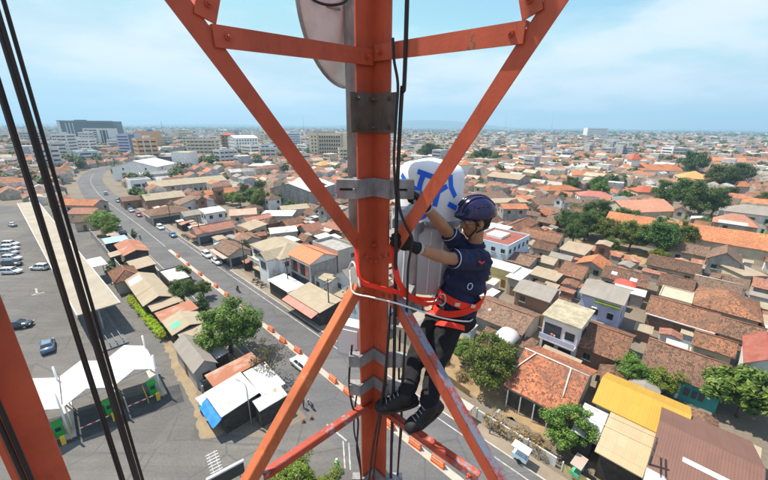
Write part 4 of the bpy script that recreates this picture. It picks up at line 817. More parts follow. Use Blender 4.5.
for c in cands:
    d, x, y, a, L, W, ze, rise, rt, roof, wall, two = c
    ok = not blocked(x, y, L, W, a)
    if not ok:
        L, W = L * 0.62, W * 0.62; ok = not blocked(x, y, L, W, a)
        if not ok:
            if d > 60 and rng.random() < 0.12: tree_spots.append((x, y, d))
            continue
    if made < budget:
        side = 'across the road' if x < 0 else 'in the quarter behind the worker'
        lab = '%s %s house with %s %s' % ('two storey' if two else 'single storey', wdesc[wall], desc[roof], side)
        house(x, y, math.degrees(a), L, W, ze, rise, rt, roof, wall, lab, 'house', 'house', group=lab, detail=2 if d < 90 else 1); made += 1
        if d < 130 and rng.random() < 0.35:
            ax_, ay_ = rng.uniform(-0.3, 0.3) * L, rng.uniform(-0.2, 0.2) * W; zb_ = ze + rise * (1 - abs(ay_) / (W / 2)) - 0.1; hh_ = rng.uniform(1.8, 3.2); mbx = MB(); mbx.tube([(ax_, ay_, zb_), (ax_, ay_, zb_ + hh_)], 0.03, 5); mbx.beam((ax_ - 0.5, ay_, zb_ + hh_ - 0.1), (ax_ + 0.5, ay_, zb_ + hh_ - 0.1), 0.03, 0.03)
            for q_ in (-0.35, 0, 0.35): mbx.beam((ax_ + q_, ay_ - 0.3, zb_ + hh_ - 0.1), (ax_ + q_, ay_ + 0.3, zb_ + hh_ - 0.1), 0.025, 0.025)
            mbx.build('aerial', 'pole_grey', HB_last[0]['root'])
        if d < 140 and rng.random() < 0.10:
            mbx = MB(); sx_ = L / 2 + 0.75; zt_ = ze + 0.6
            for u_ in (-0.45, 0.45):
                for v_ in (-0.45, 0.45): mbx.tube([(sx_ + u_, v_, 0), (sx_ + u_, v_, zt_)], 0.05, 5)
            mbx.build('tank_stand', 'pole_grey', HB_last[0]['root']); mbx = MB(); mbx.tube([(sx_, 0, zt_), (sx_, 0, zt_ + 1.0), (sx_, 0, zt_ + 1.15)], [0.5, 0.5, 0.2], 14); mbx.build('water_tank', rng.choice(['barrier_orange', 'tarp_blue', 'black', 'plastic_white']), HB_last[0]['root'])
        if d < 150 and rng.random() < 0.75:
            hh = HB_last[0]; q = rng.choice((-1, 1)); lw = rng.uniform(1.6, 2.6); ll = L * rng.uniform(0.45, 0.9); xo = rng.uniform(-1, 1) * (L - ll) / 2; zz = min(ze, 3.4) - rng.uniform(0.1, 0.5)
            if not blocked2(x, y, a, xo, q * (W / 2 + lw / 2 + 0.1), ll, lw, len(RECTS) - 1):
                lm = rng.choice(['asbestos_tan', 'metal_grey', 'metal_rust', 'tile_brown', 'asbestos_grey', 'metal_white', 'asbestos_sand']); mbx = MB(); y0, y1 = q * (W / 2 - 0.35), q * (W / 2 + lw); zh = zz + 0.25
                pts = [(xo - ll / 2, y0, zh), (xo + ll / 2, y0, zh), (xo + ll / 2, y1, zz - 0.35), (xo - ll / 2, y1, zz - 0.35)]; pts += [(px, py, pz - 0.08) for px, py, pz in pts]
                mbx.add(pts, [(0, 1, 2, 3)], uvs=[[(0, 0), (ll, 0), (ll, lw), (0, lw)]]); mbx.add(pts, [(7, 6, 5, 4), (0, 4, 5, 1), (1, 5, 6, 2), (2, 6, 7, 3), (3, 7, 4, 0)]); mbx.build('lean_to_roof', lm, hh['root'])
                mbx = MB(); ya, yb = sorted((y0, q * (W / 2 + lw - 0.3))); mbx.box(xo - ll / 2 + 0.2, xo + ll / 2 - 0.2, ya, yb, 0, zz - 0.45); mbx.build('lean_to_wall', wall, hh['root'])
    else:
        far_list.append(c); RECTS.append((x, y, a, L / 2, W / 2))

# sheds, kitchens and lean-tos crammed into the gaps of the quarter
SH = ['asbestos_tan', 'metal_grey', 'metal_rust', 'tile_brown', 'asbestos_grey', 'tile_brown', 'tile_mottled', 'asbestos_sand', 'tile_rust']
shd = {'asbestos_tan': 'tan sheet', 'metal_grey': 'patched zinc', 'metal_rust': 'rusty sheet', 'tile_brown': 'brown tiled', 'asbestos_grey': 'dull grey', 'metal_white': 'white sheet', 'tile_mottled': 'mottled tiled', 'asbestos_sand': 'sandy sheet', 'tile_rust': 'dusty red tiled'}
nshed = 0
for _ in range(5200):
    if nshed >= 280: break
    d = math.sqrt(rng.uniform(44 ** 2, 135 ** 2)); t = rng.uniform(-0.6, 0.95); x, y = d * math.sin(t), d * math.cos(t)
    L, W = rng.uniform(2.2, 5.6), rng.uniform(1.8, 3.8); a = R(-44 + rng.gauss(0, 4)) + (R(90) if rng.random() < 0.5 else 0)
    if blocked(x, y, L, W, a) or in_poly(x, y, PLOTP): continue
    rm = rng.choice(SH); ze = rng.uniform(1.9, 2.6)
    house(x, y, math.degrees(a), L, W, ze, W * rng.uniform(0.06, 0.2), 'gable' if rng.random() < 0.4 else 'shed', rm, rng.choice(pal_w), '%s roof shed squeezed between the houses %s' % (shd[rm], 'across the road' if x < 0 else 'behind the worker'), 'shed', 'shed', group='sheds between the houses', detail=0); nshed += 1
# mid-rise blocks of the centre, far enough that only their floors can be told apart
blk = [('white', 'plaster_white'), ('cream', 'plaster_hotel'), ('off-white', 'plaster_pale'), ('grey', 'concrete_pale'), ('white', 'plaster_white'), ('sandy', 'plaster_orange'), ('pale blue', 'plaster_blue')]
wb = MB(); wb.box(-0.5, 0.5, -0.5, 0.5, -0.5, 0.5); WBM = wb.mesh('window_band', 'glass_dark'); WBM2 = wb.mesh('rooftop_box', 'concrete_pale')
nb = 0
for _ in range(2600):
    if nb >= 130: break
    t = rng.uniform(-0.80, -0.02) if nb < 104 else rng.uniform(0.1, 0.75); d = rng.uniform(300, 780) if nb < 45 else rng.uniform(330, 1250); x, y = d * math.sin(t), d * math.cos(t)
    L, W = rng.uniform(12, 30), rng.uniform(10, 18); a = R(rng.choice([-44, 46, 5, 10])) + rng.gauss(0, 0.05)
    if in_poly(x, y, LOTP) or np.min(np.hypot(RNP[:, 0] - x, RNP[:, 1] - y)) < 32 or any(math.hypot(rx - x, ry - y) < max(hl, hw) + L * 0.62 for rx, ry, ra, hl, hw in RECTS if math.hypot(rx, ry) > 150): continue
    fl = rng.choice([3, 4, 4, 5, 5, 6, 7] if nb < 45 else [2, 3, 3, 4, 4, 5, 6, 7] if t < 0.05 else [2, 2, 3, 3, 4]); hgt = fl * 3.4 + 0.6; cn, cm = rng.choice(blk); lab = '%s storey %s flat roofed block among the far roofs %s' % (['', '', 'two', 'three', 'four', 'five', 'six', 'seven'][fl], cn, 'of the town centre' if t < 0.05 else 'beyond the tiled quarter')
    i_ = house(x, y, math.degrees(a), L, W, hgt, 0.7, 'flat', 'concrete', cm, lab, 'office_block', 'building', group=lab, detail=0); tag(i_['root'], group='flat roofed blocks of the far town'); nb += 1
    for k in range(fl):
        link_mesh('window_band', WBM, i_['root'], (0, i_['s'] * W / 2, k * 3.4 + 2.1), None, (L * 0.88, 0.16, 1.3)); link_mesh('window_band', WBM, i_['root'], (i_['sx'] * L / 2, 0, k * 3.4 + 2.1), None, (0.16, W * 0.82, 1.3))
    nc = max(3, int(L / 4))
    for k in range(1, nc): link_mesh('pier', WBM2, i_['root'], (-L / 2 + k * L / nc, i_['s'] * (W / 2 + 0.12), hgt / 2), None, (0.8, 0.12, hgt))
    link_mesh('rooftop_box', WBM2, i_['root'], (rng.uniform(-0.25, 0.25) * L, 0, hgt + 1.2), None, (rng.uniform(3, 6), rng.uniform(3, 5), 2.4))
# little stalls and awnings crowding both kerbs
def overlaps(x, y, a, L, W):
    ca, sa = math.cos(a), math.sin(a)
    for (rx, ry, ra, hl, hw) in RECTS:
        if math.hypot(rx - x, ry - y) > hl + hw + L: continue
        c2, s2 = math.cos(ra), math.sin(ra)
        for u in (-1, 0, 1):
            for v in (-1, 0, 1):
                dx, dy = x + ca * u * L / 2 - sa * v * W / 2 - rx, y + sa * u * L / 2 + ca * v * W / 2 - ry
                if abs(dx * c2 + dy * s2) < hl - 0.1 and abs(-dx * s2 + dy * c2) < hw - 0.1: return True
                qx, qy = rx + c2 * u * hl - s2 * v * hw - x, ry + s2 * u * hl + c2 * v * hw - y
                if abs(qx * ca + qy * sa) < L / 2 - 0.1 and abs(-qx * sa + qy * ca) < W / 2 - 0.1: return True
    return False
for (o0, o1, t0, t1, where) in ((-10.2, -9.2, 24, 120, 'on the station side of the road'), (-13.2, -12.2, 30, 95, 'on the station side of the road'), (9.6, 10.4, 44, 150, 'on the far kerb of the road'), (12.4, 13.2, 44, 150, 'on the far kerb of the road')):
    t = t0
    while t < t1:
        L, W = rng.uniform(2.4, 4.6), rng.uniform(1.9, 2.8); o = rng.uniform(o0, o1); c = Vector((6.1, 27.8)) + Vector((-0.7212, 0.6928)) * (t + L / 2) + Vector((0.6928, 0.7212)) * o; t += L + 0.15; a = R(-43.85 + rng.gauss(0, 2))
        if overlaps(c.x, c.y, a, L, W) or any(math.hypot(c.x - kx, c.y - ky) < 2.2 for kx, ky in ((-24.6, 46.9), (-16.5, 40.6), (-40.6, 62), (-38.4, 65.4), (-34, 57), (-79.5, 103.2))) or rng.random() < 0.12: continue
        rm = rng.choice(['metal_rust', 'metal_rust', 'asbestos_tan', 'metal_grey', 'tile_rust', 'asbestos_grey', 'metal_white', 'asbestos_sand', 'metal_blue'])
        house(c.x, c.y, math.degrees(a), L, W, rng.uniform(2.0, 2.7), rng.uniform(0.15, 0.5), 'shed', rm, 'stall_shade', 'small roadside stall with %s roof %s' % ({'metal_rust': 'rusty sheet', 'asbestos_tan': 'tan sheet', 'metal_grey': 'patched zinc', 'tile_rust': 'dusty red', 'asbestos_grey': 'dull grey', 'metal_white': 'off-white', 'asbestos_sand': 'sandy', 'metal_blue': 'faded blue'}[rm], where), 'market_stall', 'stall', group='small stalls along the kerbs', detail=0)
# far town, one mass of roofs and walls nobody could count
class Mass:
    def __init__(s): s.v = []; s.f = []; s.c = []; s.n = 0
    def gable(s, x, y, a, L, W, ze, rise, rc, wc, flat=False):
        ca, sa = math.cos(a), math.sin(a); o = s.n; hl, hw = L / 2, W / 2
        loc = [(-hl, -hw, 0), (hl, -hw, 0), (hl, hw, 0), (-hl, hw, 0), (-hl, -hw, ze), (hl, -hw, ze), (hl, hw, ze), (-hl, hw, ze)]
        if not flat: loc += [(-hl, 0, ze + rise), (hl, 0, ze + rise)]
        s.v += [(x + ca * u - sa * v, y + sa * u + ca * v, w) for u, v, w in loc]; s.n += len(loc)
        fs = [((0, 1, 5, 4), wc), ((2, 3, 7, 6), wc), ((1, 2, 6, 5), wc), ((3, 0, 4, 7), wc)]
        if flat: fs.append(((4, 5, 6, 7), rc))
        else: fs += [((4, 5, 9, 8), rc), ((6, 7, 8, 9), rc), ((5, 6, 9), wc), ((7, 4, 8), wc)]
        for f, c in fs: s.f.append([o + k for k in f]); s.c.append(c)
    def slab(s, x, y, a, L, W, z0, z1, c, dy=0.0):
        ca, sa = math.cos(a), math.sin(a); o = s.n; hl, hw = L / 2, W / 2
        loc = [(u, v + dy, w) for w in (z0, z1) for u, v in ((-hl, -hw), (hl, -hw), (hl, hw), (-hl, hw))]
        s.v += [(x + ca * u - sa * v, y + sa * u + ca * v, w) for u, v, w in loc]; s.n += 8
        for f in ((0, 1, 5, 4), (2, 3, 7, 6), (1, 2, 6, 5), (3, 0, 4, 7), (4, 5, 6, 7)): s.f.append([o + k for k in f]); s.c.append(c)
    def build(s, name, mat):
        me = bpy.data.meshes.new(name); me.from_pydata(s.v, [], s.f)
        at = me.color_attributes.new('tint', 'FLOAT_COLOR', 'CORNER'); buf = []
        for f, c in zip(s.f, s.c): buf += [c[0], c[1], c[2], 1.0] * len(f)
        at.data.foreach_set('color', buf); me.materials.append(mat); me.update(); return link_mesh(name, me)
m, nt, b = base('town_mass', 0.85, 0.2)
at = nd(nt, 'Attribute', attribute_name='tint'); tcn = nd(nt, 'TexCoord').outputs['Object']
nt.links.new(mixc(nt, 1.0, at.outputs[0], ramp(nt, nz(nt, tcn, 0.6, 4.0, 0.7), [(0.3, 0.55), (0.7, 1.25)]), 'MULTIPLY'), b.inputs['Base Color'])
RC = [(0.27, 0.125, 0.075), (0.20, 0.11, 0.075), (0.40, 0.17, 0.085), (0.33, 0.145, 0.085), (0.16, 0.11, 0.085), (0.44, 0.37, 0.28), (0.27, 0.25, 0.22), (0.44, 0.43, 0.41), (0.30, 0.155, 0.10), (0.24, 0.13, 0.09), (0.22, 0.11, 0.07)]
WC = [(0.44, 0.38, 0.29), (0.58, 0.56, 0.52), (0.30, 0.28, 0.25), (0.46, 0.43, 0.39), (0.52, 0.45, 0.34), (0.38, 0.42, 0.45), (0.40, 0.29, 0.20)]
town = Mass()
for (d, x, y, a, L, W, ze, rise, rt, roof, wall, two) in far_list: town.gable(x, y, a, L + 0.6, W + 0.8, ze, rise, rng.choice(RC), rng.choice(WC))
far_trees = []
HANDR = [(rx, ry, math.hypot(hl, hw)) for (rx, ry, ra, hl, hw) in RECTS if math.hypot(rx, ry) > 200]
def far_ok(x, y, r):
    if in_poly(x, y, LOTP): return False
    if y < 450 and x < -100 and np.min(np.hypot(RNP[:, 0] - x, RNP[:, 1] - y)) < 9.5 + r: return False
    for hx, hy, hr in HANDR:
        if abs(hx - x) < hr + r and abs(hy - y) < hr + r and math.hypot(hx - x, hy - y) < hr * 0.9 + r: return False
    return True
def ring(r0, r1, n, smin, smax, tallp, treep):
    for _ in range(n):
        d = math.sqrt(rng.uniform(r0 * r0, r1 * r1)); t = rng.uniform(-0.93, 0.93); x, y = d * math.sin(t), d * math.cos(t)
        nzv = mnoise.noise((x * 0.006, y * 0.006, 1.7)); s = rng.uniform(smin, smax)
        if rng.random() < treep + 0.25 * max(0, nzv): 
            if far_ok(x, y, 3): far_trees.append((x, y, rng.uniform(2.4, 4.6) * (1 + d / 3500), d))
            continue
        if not far_ok(x, y, s * 0.6): continue
        a = R(-44) + 0.5 * mnoise.noise((x * 0.002, y * 0.002, 8.0)) + (R(90) if rng.random() < 0.4 else 0) + rng.gauss(0, 0.05)
        if rng.random() < tallp:
            hgt = rng.choice([6.5, 7, 9, 10, 12, 15]) * rng.uniform(0.85, 1.1); L, W = s * rng.uniform(0.9, 1.8), s * rng.uniform(0.8, 1.2); wc = rng.choice([(0.54, 0.53, 0.51), (0.48, 0.46, 0.42), (0.52, 0.46, 0.36), (0.40, 0.41, 0.43), (0.56, 0.55, 0.54)])
            town.gable(x, y, a, L, W, hgt, 0, (0.42, 0.40, 0.37), wc, flat=True)
            if d < 900:
                for k in range(int(hgt // 3)): town.slab(x, y, a, L * 0.86, W + 0.12, k * 3 + 1.1, k * 3 + 2.2, (0.07, 0.075, 0.08)); 
        else:
            ze = rng.uniform(3, 3.8) if rng.random() < 0.7 else rng.uniform(6, 7); W = s * rng.uniform(0.65, 0.9)
            town.gable(x, y, a, s * rng.uniform(1.0, 1.5), W, ze, W * rng.uniform(0.18, 0.3), rng.choice(RC), rng.choice(WC))
ring(235, 450, 2900, 6.5, 10, 0.03, 0.09)
ring(450, 900, 6500, 7.5, 12, 0.06, 0.13)
ring(900, 1800, 9000, 9, 17, 0.10, 0.20)
ring(1800, 3600, 9500, 13, 30, 0.12, 0.34)
ring(3600, 6900, 5000, 25, 55, 0.10, 0.60)
tag(town.build('far_town', M['town_mass']), 'far town of orange and pale roofs spreading to the horizon', 'town', kind='stuff')

# ================================================================== trees
def crown_mesh(name, mat, seed, nclump, leaves, rx, rz, zc, clump_r, leaf_s, droop=0.0, shell=0.55, aspect=1.7):
    rg = random.Random(seed); vs = []; fs = []
    for c in range(nclump):
        while True:
            p = Vector((rg.uniform(-1, 1), rg.uniform(-1, 1), rg.uniform(-1, 1)))
            if shell < p.length < 1.0: break
        bulge = 1 + 0.5 * mnoise.noise((p.x * 1.6 + seed, p.y * 1.6, p.z * 1.6))
        if p.z < -0.45: p.z *= 0.6
        cc = Vector((p.x * rx * bulge, p.y * rx * bulge, zc + p.z * rz * bulge)); cr = clump_r * rg.uniform(0.6, 1.25)
        for k in range(leaves):
            q = Vector((rg.gauss(0, 1), rg.gauss(0, 1), rg.gauss(0, 0.75))); q = q.normalized() * cr * (rg.random() ** 0.4)
            o = cc + q; n = (q.normalized() * 0.7 + Vector((0, 0, 0.75)) + Vector((rg.gauss(0, 0.45), rg.gauss(0, 0.45), rg.gauss(0, 0.35)))).normalized()
            t = n.orthogonal().normalized(); t = Quaternion(n, rg.uniform(0, 6.28)) @ t; b = n.cross(t); s = leaf_s * rg.uniform(0.6, 1.3)
            i = len(vs); vs += [o - t * s * aspect / 2, o + b * s * 0.5 - Vector((0, 0, s * droop)), o + t * s * aspect / 2 - Vector((0, 0, s * droop * 2)), o - b * s * 0.5 - Vector((0, 0, s * droop))]; fs.append((i, i + 1, i + 2, i + 3))
    me = bpy.data.meshes.new(name); me.from_pydata([tuple(v) for v in vs], [], fs); me.materials.append(M[mat]); me.update(); return me
def trunk_mesh(name, seed, h, r, rx, zc, rz, nl=7, mat='bark'):
    rg = random.Random(seed); mb = MB(); top = zc + rz * 0.25
    sp = [Vector((0, 0, -0.05)), Vector((rg.uniform(-.1, .1), rg.uniform(-.1, .1), h * 0.5)), Vector((rg.uniform(-.25, .25), rg.uniform(-.25, .25), h)), Vector((rg.uniform(-.3, .3), rg.uniform(-.3, .3), top))]
    mb.tube(sp, [r * 1.25, r, r * 0.85, r * 0.25], 7)
    for k in range(nl):
        a = 6.28 * k / nl + rg.uniform(-.3, .3); z0 = h * rg.uniform(0.75, 1.05); e = Vector((math.cos(a) * rx * 0.75, math.sin(a) * rx * 0.75, zc + rz * rg.uniform(-0.25, 0.55)))
        s0 = Vector((sp[2].x, sp[2].y, z0)); mb.tube([s0, s0.lerp(e, 0.5) + Vector((0, 0, 0.15 * rx)), e], [r * 0.55, r * 0.35, r * 0.08], 5)
    return mb.mesh(name, mat)
KIND = {
    'mango': (crown_mesh('crown', 'leaf_mango', 1, 110, 190, 3.9, 2.9, 4.6, 0.9, 0.17), trunk_mesh('trunk', 1, 2.2, 0.26, 3.9, 4.6, 2.9)),
    'mango2': (crown_mesh('crown', 'leaf_mango', 5, 95, 180, 3.4, 3.0, 4.8, 0.85, 0.17), trunk_mesh('trunk', 5, 2.4, 0.24, 3.4, 4.8, 3.0)),
    'dark': (crown_mesh('crown', 'leaf_dark', 2, 80, 150, 3.6, 3.6, 5.6, 1.0, 0.2), trunk_mesh('trunk', 2, 2.8, 0.26, 3.6, 5.6, 3.6)),
    'dark2': (crown_mesh('crown', 'leaf_dark', 12, 70, 150, 3.0, 3.9, 5.8, 0.95, 0.2), trunk_mesh('trunk', 12, 2.6, 0.24, 3.0, 5.8, 3.9)),
    'lime': (crown_mesh('crown', 'leaf_lime', 3, 70, 160, 2.9, 2.1, 3.6, 0.75, 0.16), trunk_mesh('trunk', 3, 1.8, 0.18, 2.9, 3.6, 2.1)),
    'olive': (crown_mesh('crown', 'leaf_olive', 4, 40, 26, 2.9, 2.6, 4.2, 0.85, 0.15, shell=0.25), trunk_mesh('trunk', 4, 1.8, 0.15, 2.9, 4.2, 2.6, 12)),
    'droopy': (crown_mesh('crown', 'leaf_mango', 6, 70, 70, 3.8, 2.2, 4.4, 0.9, 0.34, droop=0.3, aspect=2.5, shell=0.4), trunk_mesh('trunk', 6, 2.4, 0.2, 3.8, 4.4, 2.2)),
    'conifer': (crown_mesh('crown', 'leaf_dark', 8, 34, 60, 1.0, 2.4, 2.9, 0.5, 0.2), trunk_mesh('trunk', 8, 1.0, 0.12, 0.9, 2.9, 2.4)),
    'dryshrub': (crown_mesh('crown', 'leaf_dry', 9, 22, 45, 1.4, 0.8, 0.9, 0.5, 0.14, shell=0.2), trunk_mesh('trunk', 9, 0.3, 0.06, 1.4, 0.9, 0.8)),
}
ntree = 0
def tree(kind, x, y, s, label, group=None, cat='tree', name='tree', z=0.0):
    global ntree
    r = empty(name, (x, y, z), random.uniform(0, 6.28), label, cat, group); r.scale = (s * random.uniform(0.93, 1.07), s * random.uniform(0.93, 1.07), s)
    cm, tm = KIND[kind]; link_mesh('crown', cm, r); link_mesh('trunk', tm, r); ntree += 1; RECTS.append((x, y, 0, s * 1.6, s * 1.6)); return r
tree('mango', -24.6, 46.9, 1.12, 'big leafy green tree standing between market stalls and the road')
tree('olive', -16.5, 40.6, 1.0, 'sparse half-dry tree beside the zinc market stalls')
tree('dark', -40.6, 62.0, 0.66, 'dark green tree beside the off-white kiosk'); tree('mango2', -38.4, 65.4, 0.5, 'small bushy tree on the road side of the kiosk'); tree('conifer', -34.0, 57.0, 1.0, 'small upright tree between the kiosk and the big leafy tree')
tree('mango2', -47.6, 73.6, 0.5, 'bushy tree behind the off-white kiosk')
tree('lime', -93.5, 109.5, 1.35, 'rounded light green tree beside the station lane wall'); tree('lime', -89.0, 106.0, 0.9, 'smaller light green tree at the end of the station lane wall')
tree('conifer', -63.5, 73.0, 0.95, 'small dark conifer beside the station canopy'); tree('conifer', -61.5, 75.2, 0.7, 'little dark conifer behind the station canopy')
tree('mango', 15.0, 39.8, 0.96, 'broad green tree in front of the mottled orange roof'); tree('mango2', 12.6, 44.6, 0.55, 'small leafy tree on the dry weedy plot')
tree('mango2', 20.9, 30.0, 0.72, 'round green tree between the orange roof and the white lean-to')
tree('mango2', 35.3, 40.3, 0.60, 'leafy tree behind the yellow roof'); tree('lime', 38.3, 38.4, 0.7, 'light green tree beside the teal walled house'); tree('mango', 36.6, 43.6, 0.45, 'small dark leafed tree beside the rust and brown roof')
tree('droopy', 45.6, 34.6, 1.0, 'big tree with long drooping leaves behind the maroon hall')
for i, (x, y, s, k) in enumerate([(84, 114, 0.9, 'dark'), (90, 98, 0.9, 'mango'), (64, 115, 0.8, 'dark'), (78, 121, 1.05, 'dark'), (70, 112, 0.9, 'mango'), (66, 107, 0.9, 'dark2'), (59, 101, 0.72, 'dark'), (70, 102, 0.95, 'mango2'), (74, 97, 0.9, 'mango'), (78, 92, 1.0, 'dark'), (82, 96, 0.95, 'dark2'), (66, 94, 0.55, 'mango'), (75, 87, 0.6, 'lime'), (86, 103, 0.7, 'lime'), (80, 107, 0.75, 'mango2'), (72, 121, 0.7, 'mango')]):
    tree(k, x, y, s * 1.2, {'dark': 'dense dark', 'dark2': 'tall narrow dark', 'lime': 'pale lime', 'mango': 'broad mid', 'mango2': 'bushy mid'}[k] + ' green tree in the leafy yard below the salmon roofed wing', 'trees of the leafy yard')
for i, (x, y, s, k) in enumerate([(131, 146, 1.35, 'dark'), (124, 131, 1.3, 'dark2'), (136, 138, 1.1, 'dark'), (128, 153, 1.2, 'dark')]):
    tree(k, x, y, s * 1.3, 'tall dark tree rising behind the long orange hall', 'tall dark trees behind the long orange hall')
for i, (x, y, s, k) in enumerate([(150, 166, 1.0, 'mango'), (160, 158, 0.9, 'dark'), (170, 150, 0.9, 'mango2'), (186, 190, 1.5, 'dark'), (226, 219, 1.4, 'dark'), (214, 216, 1.2, 'dark2'), (232, 262, 1.8, 'dark'), (112, 176, 0.9, 'mango'), (104, 190, 0.9, 'dark'), (120, 192, 0.9, 'dark')]):
    tree(k, x, y, s * 1.3, 'dark green tree among the orange roofs past the long hall', 'trees among the far orange roofs')
for i, (x, y, s, k) in enumerate([(50, 392, 2.2, 'dark'), (60, 400, 2.0, 'mango'), (42, 398, 1.7, 'mango'), (84, 343, 1.6, 'lime'), (92, 352, 1.6, 'dark'), (104, 364, 1.8, 'dark'), (112, 350, 1.5, 'mango')]):
    tree(k, x, y, s, 'broad tree far behind the graffiti covered antenna', 'trees far behind the antenna')
for i, (x, y, s, k) in enumerate([(-52.5, 144, 1.05, 'mango'), (-58, 148, 0.9, 'dark'), (-65, 151, 0.95, 'lime'), (-71, 156, 0.9, 'lime'), (-62, 157, 0.8, 'mango2'), (-48, 149, 0.7, 'dark')]):
    tree(k, x, y, s * 1.15, 'leafy tree in the row before the bare concrete hall', 'trees before the concrete hall')
tree('lime', -62.5, 127.5, 0.62, 'small yellow green tree behind the rusty shop row'); tree('lime', -84.5, 137.0, 0.7, 'light green tree beside the pale blue market roof'); tree('conifer', -38.9, 90.0, 0.9, 'thin tree at the kerb beside the parked white cars')
tree('lime', -112, 158, 1.0, 'yellowish bushy tree by the road bend'); tree('olive', -106, 156, 1.0, 'dry orange tinted tree by the road bend')
tree('lime', -8.6, 24.2, 0.74, 'yellow green tree at the foot of the tower'); tree('lime', -5.2, 23.6, 0.52, 'small yellow green shrub tree beside the junction'); tree('lime', -0.8, 24.0, 0.6, 'low yellow green tree on the road verge below the tower leg')
tree('conifer', -79.5, 103.2, 0.7, 'small dark tree at the kerb on the station side')
tree('mango2', -6.4, 62.6, 0.5, 'small tree beside the pink awning stall row'); tree('mango', 30.5, 63.5, 0.5, 'leafy tree in the courtyard behind the brick house')
for i, (x, y, s) in enumerate([(13.6, 33.0, 0.85), (14.8, 32.0, 0.9), (16.0, 30.9, 0.9), (17.2, 29.9, 0.95), (18.2, 29.0, 0.7), (9.5, 44.5, 0.8), (12.2, 48, 0.9), (11.5, 41.0, 0.8), (15.6, 46.5, 0.8)]):
    tree('dryshrub', x, y, s, 'straw coloured dry bush on the weedy plot by the road', 'dry bushes by the road', 'bush', 'dry_bush')
# clipped yellow green hedge along the station lane, one plant after another
hm_ = crown_mesh('foliage', 'leaf_hedge', 21, 16, 70, 0.75, 0.5, 0.85, 0.42, 0.13, shell=0.0)
hp, hq = Vector((-52.6, 63.4)), Vector((-37.8, 50.4)); nh = 17
for i in range(nh):
    p = hp.lerp(hq, i / (nh - 1)); r = empty('hedge_shrub', (p.x, p.y, 0), random.uniform(0, 6), 'bright yellow green clipped shrub of the hedge along the station lane', 'shrub', 'hedge along the station lane')
    link_mesh('foliage', hm_, r); mb = MB(); mb.tube([(0, 0, 0), (0.02, 0, 0.7)], 0.05, 5); mb.build('stem', 'bark', r)
tree_spots.sort(key=lambda t: t[2])
kinds = ['mango', 'dark', 'mango2', 'lime', 'dark2', 'mango']
far_small = []
for (x, y, d) in tree_spots:
    if d < 45 or blocked(x, y, 1.6, 1.6, 0): continue
    if ntree < 230:
        k = rng.choice(kinds); tree(k, x, y, rng.uniform(0.45, 0.85), ('light green' if k == 'lime' else 'dark green' if k.startswith('dark') else 'mid green') + (' tree between the roofs across the road' if x < 0 else ' tree between the roofs of the dense quarter'), 'trees between the roofs')
    else: far_trees.append((x, y, rng.uniform(2.2, 3.5), d))
# far trees, one mass of foliage
rr = np.random.RandomState(5); V = []; Fq = []; n0 = 0
for (x, y, s, d) in far_trees:
    nq = 170 if d < 480 else 70 if d < 800 else 30 if d < 1500 else 14
    p = rr.normal(size=(nq, 3)); p /= np.linalg.norm(p, axis=1)[:, None]; p *= (rr.uniform(0.55, 1.0, nq))[:, None]
    sh = rr.uniform(0.8, 1.3)
    c = np.stack([x + p[:, 0] * s, y + p[:, 1] * s, s * sh * 1.15 + p[:, 2] * s * sh * 0.85], 1); q = s * {170: 0.2, 70: 0.32, 30: 0.45, 14: 0.7}[nq]
    a = rr.normal(size=(nq, 3)); a /= np.linalg.norm(a, axis=1)[:, None]; nn = p + np.array([0, 0, 0.6]) + rr.normal(size=(nq, 3)) * 0.3; b = np.cross(nn, a); b /= (np.linalg.norm(b, axis=1)[:, None] + 1e-6); a = np.cross(b, nn); a /= (np.linalg.norm(a, axis=1)[:, None] + 1e-6)
    V.append(np.stack([c - a * q, c + b * q * 0.8, c + a * q, c - b * q * 0.8], 1).reshape(-1, 3)); Fq.append(np.arange(n0, n0 + nq * 4).reshape(-1, 4)); n0 += nq * 4
V = np.concatenate(V); Fq = np.concatenate(Fq)
me = bpy.data.meshes.new('far_trees'); me.from_pydata(V.tolist(), [], Fq.tolist()); me.materials.append(M['leaf_dark']); me.update()
tag(link_mesh('far_trees', me), 'dark green treetops scattered through the far town', 'trees', kind='stuff')

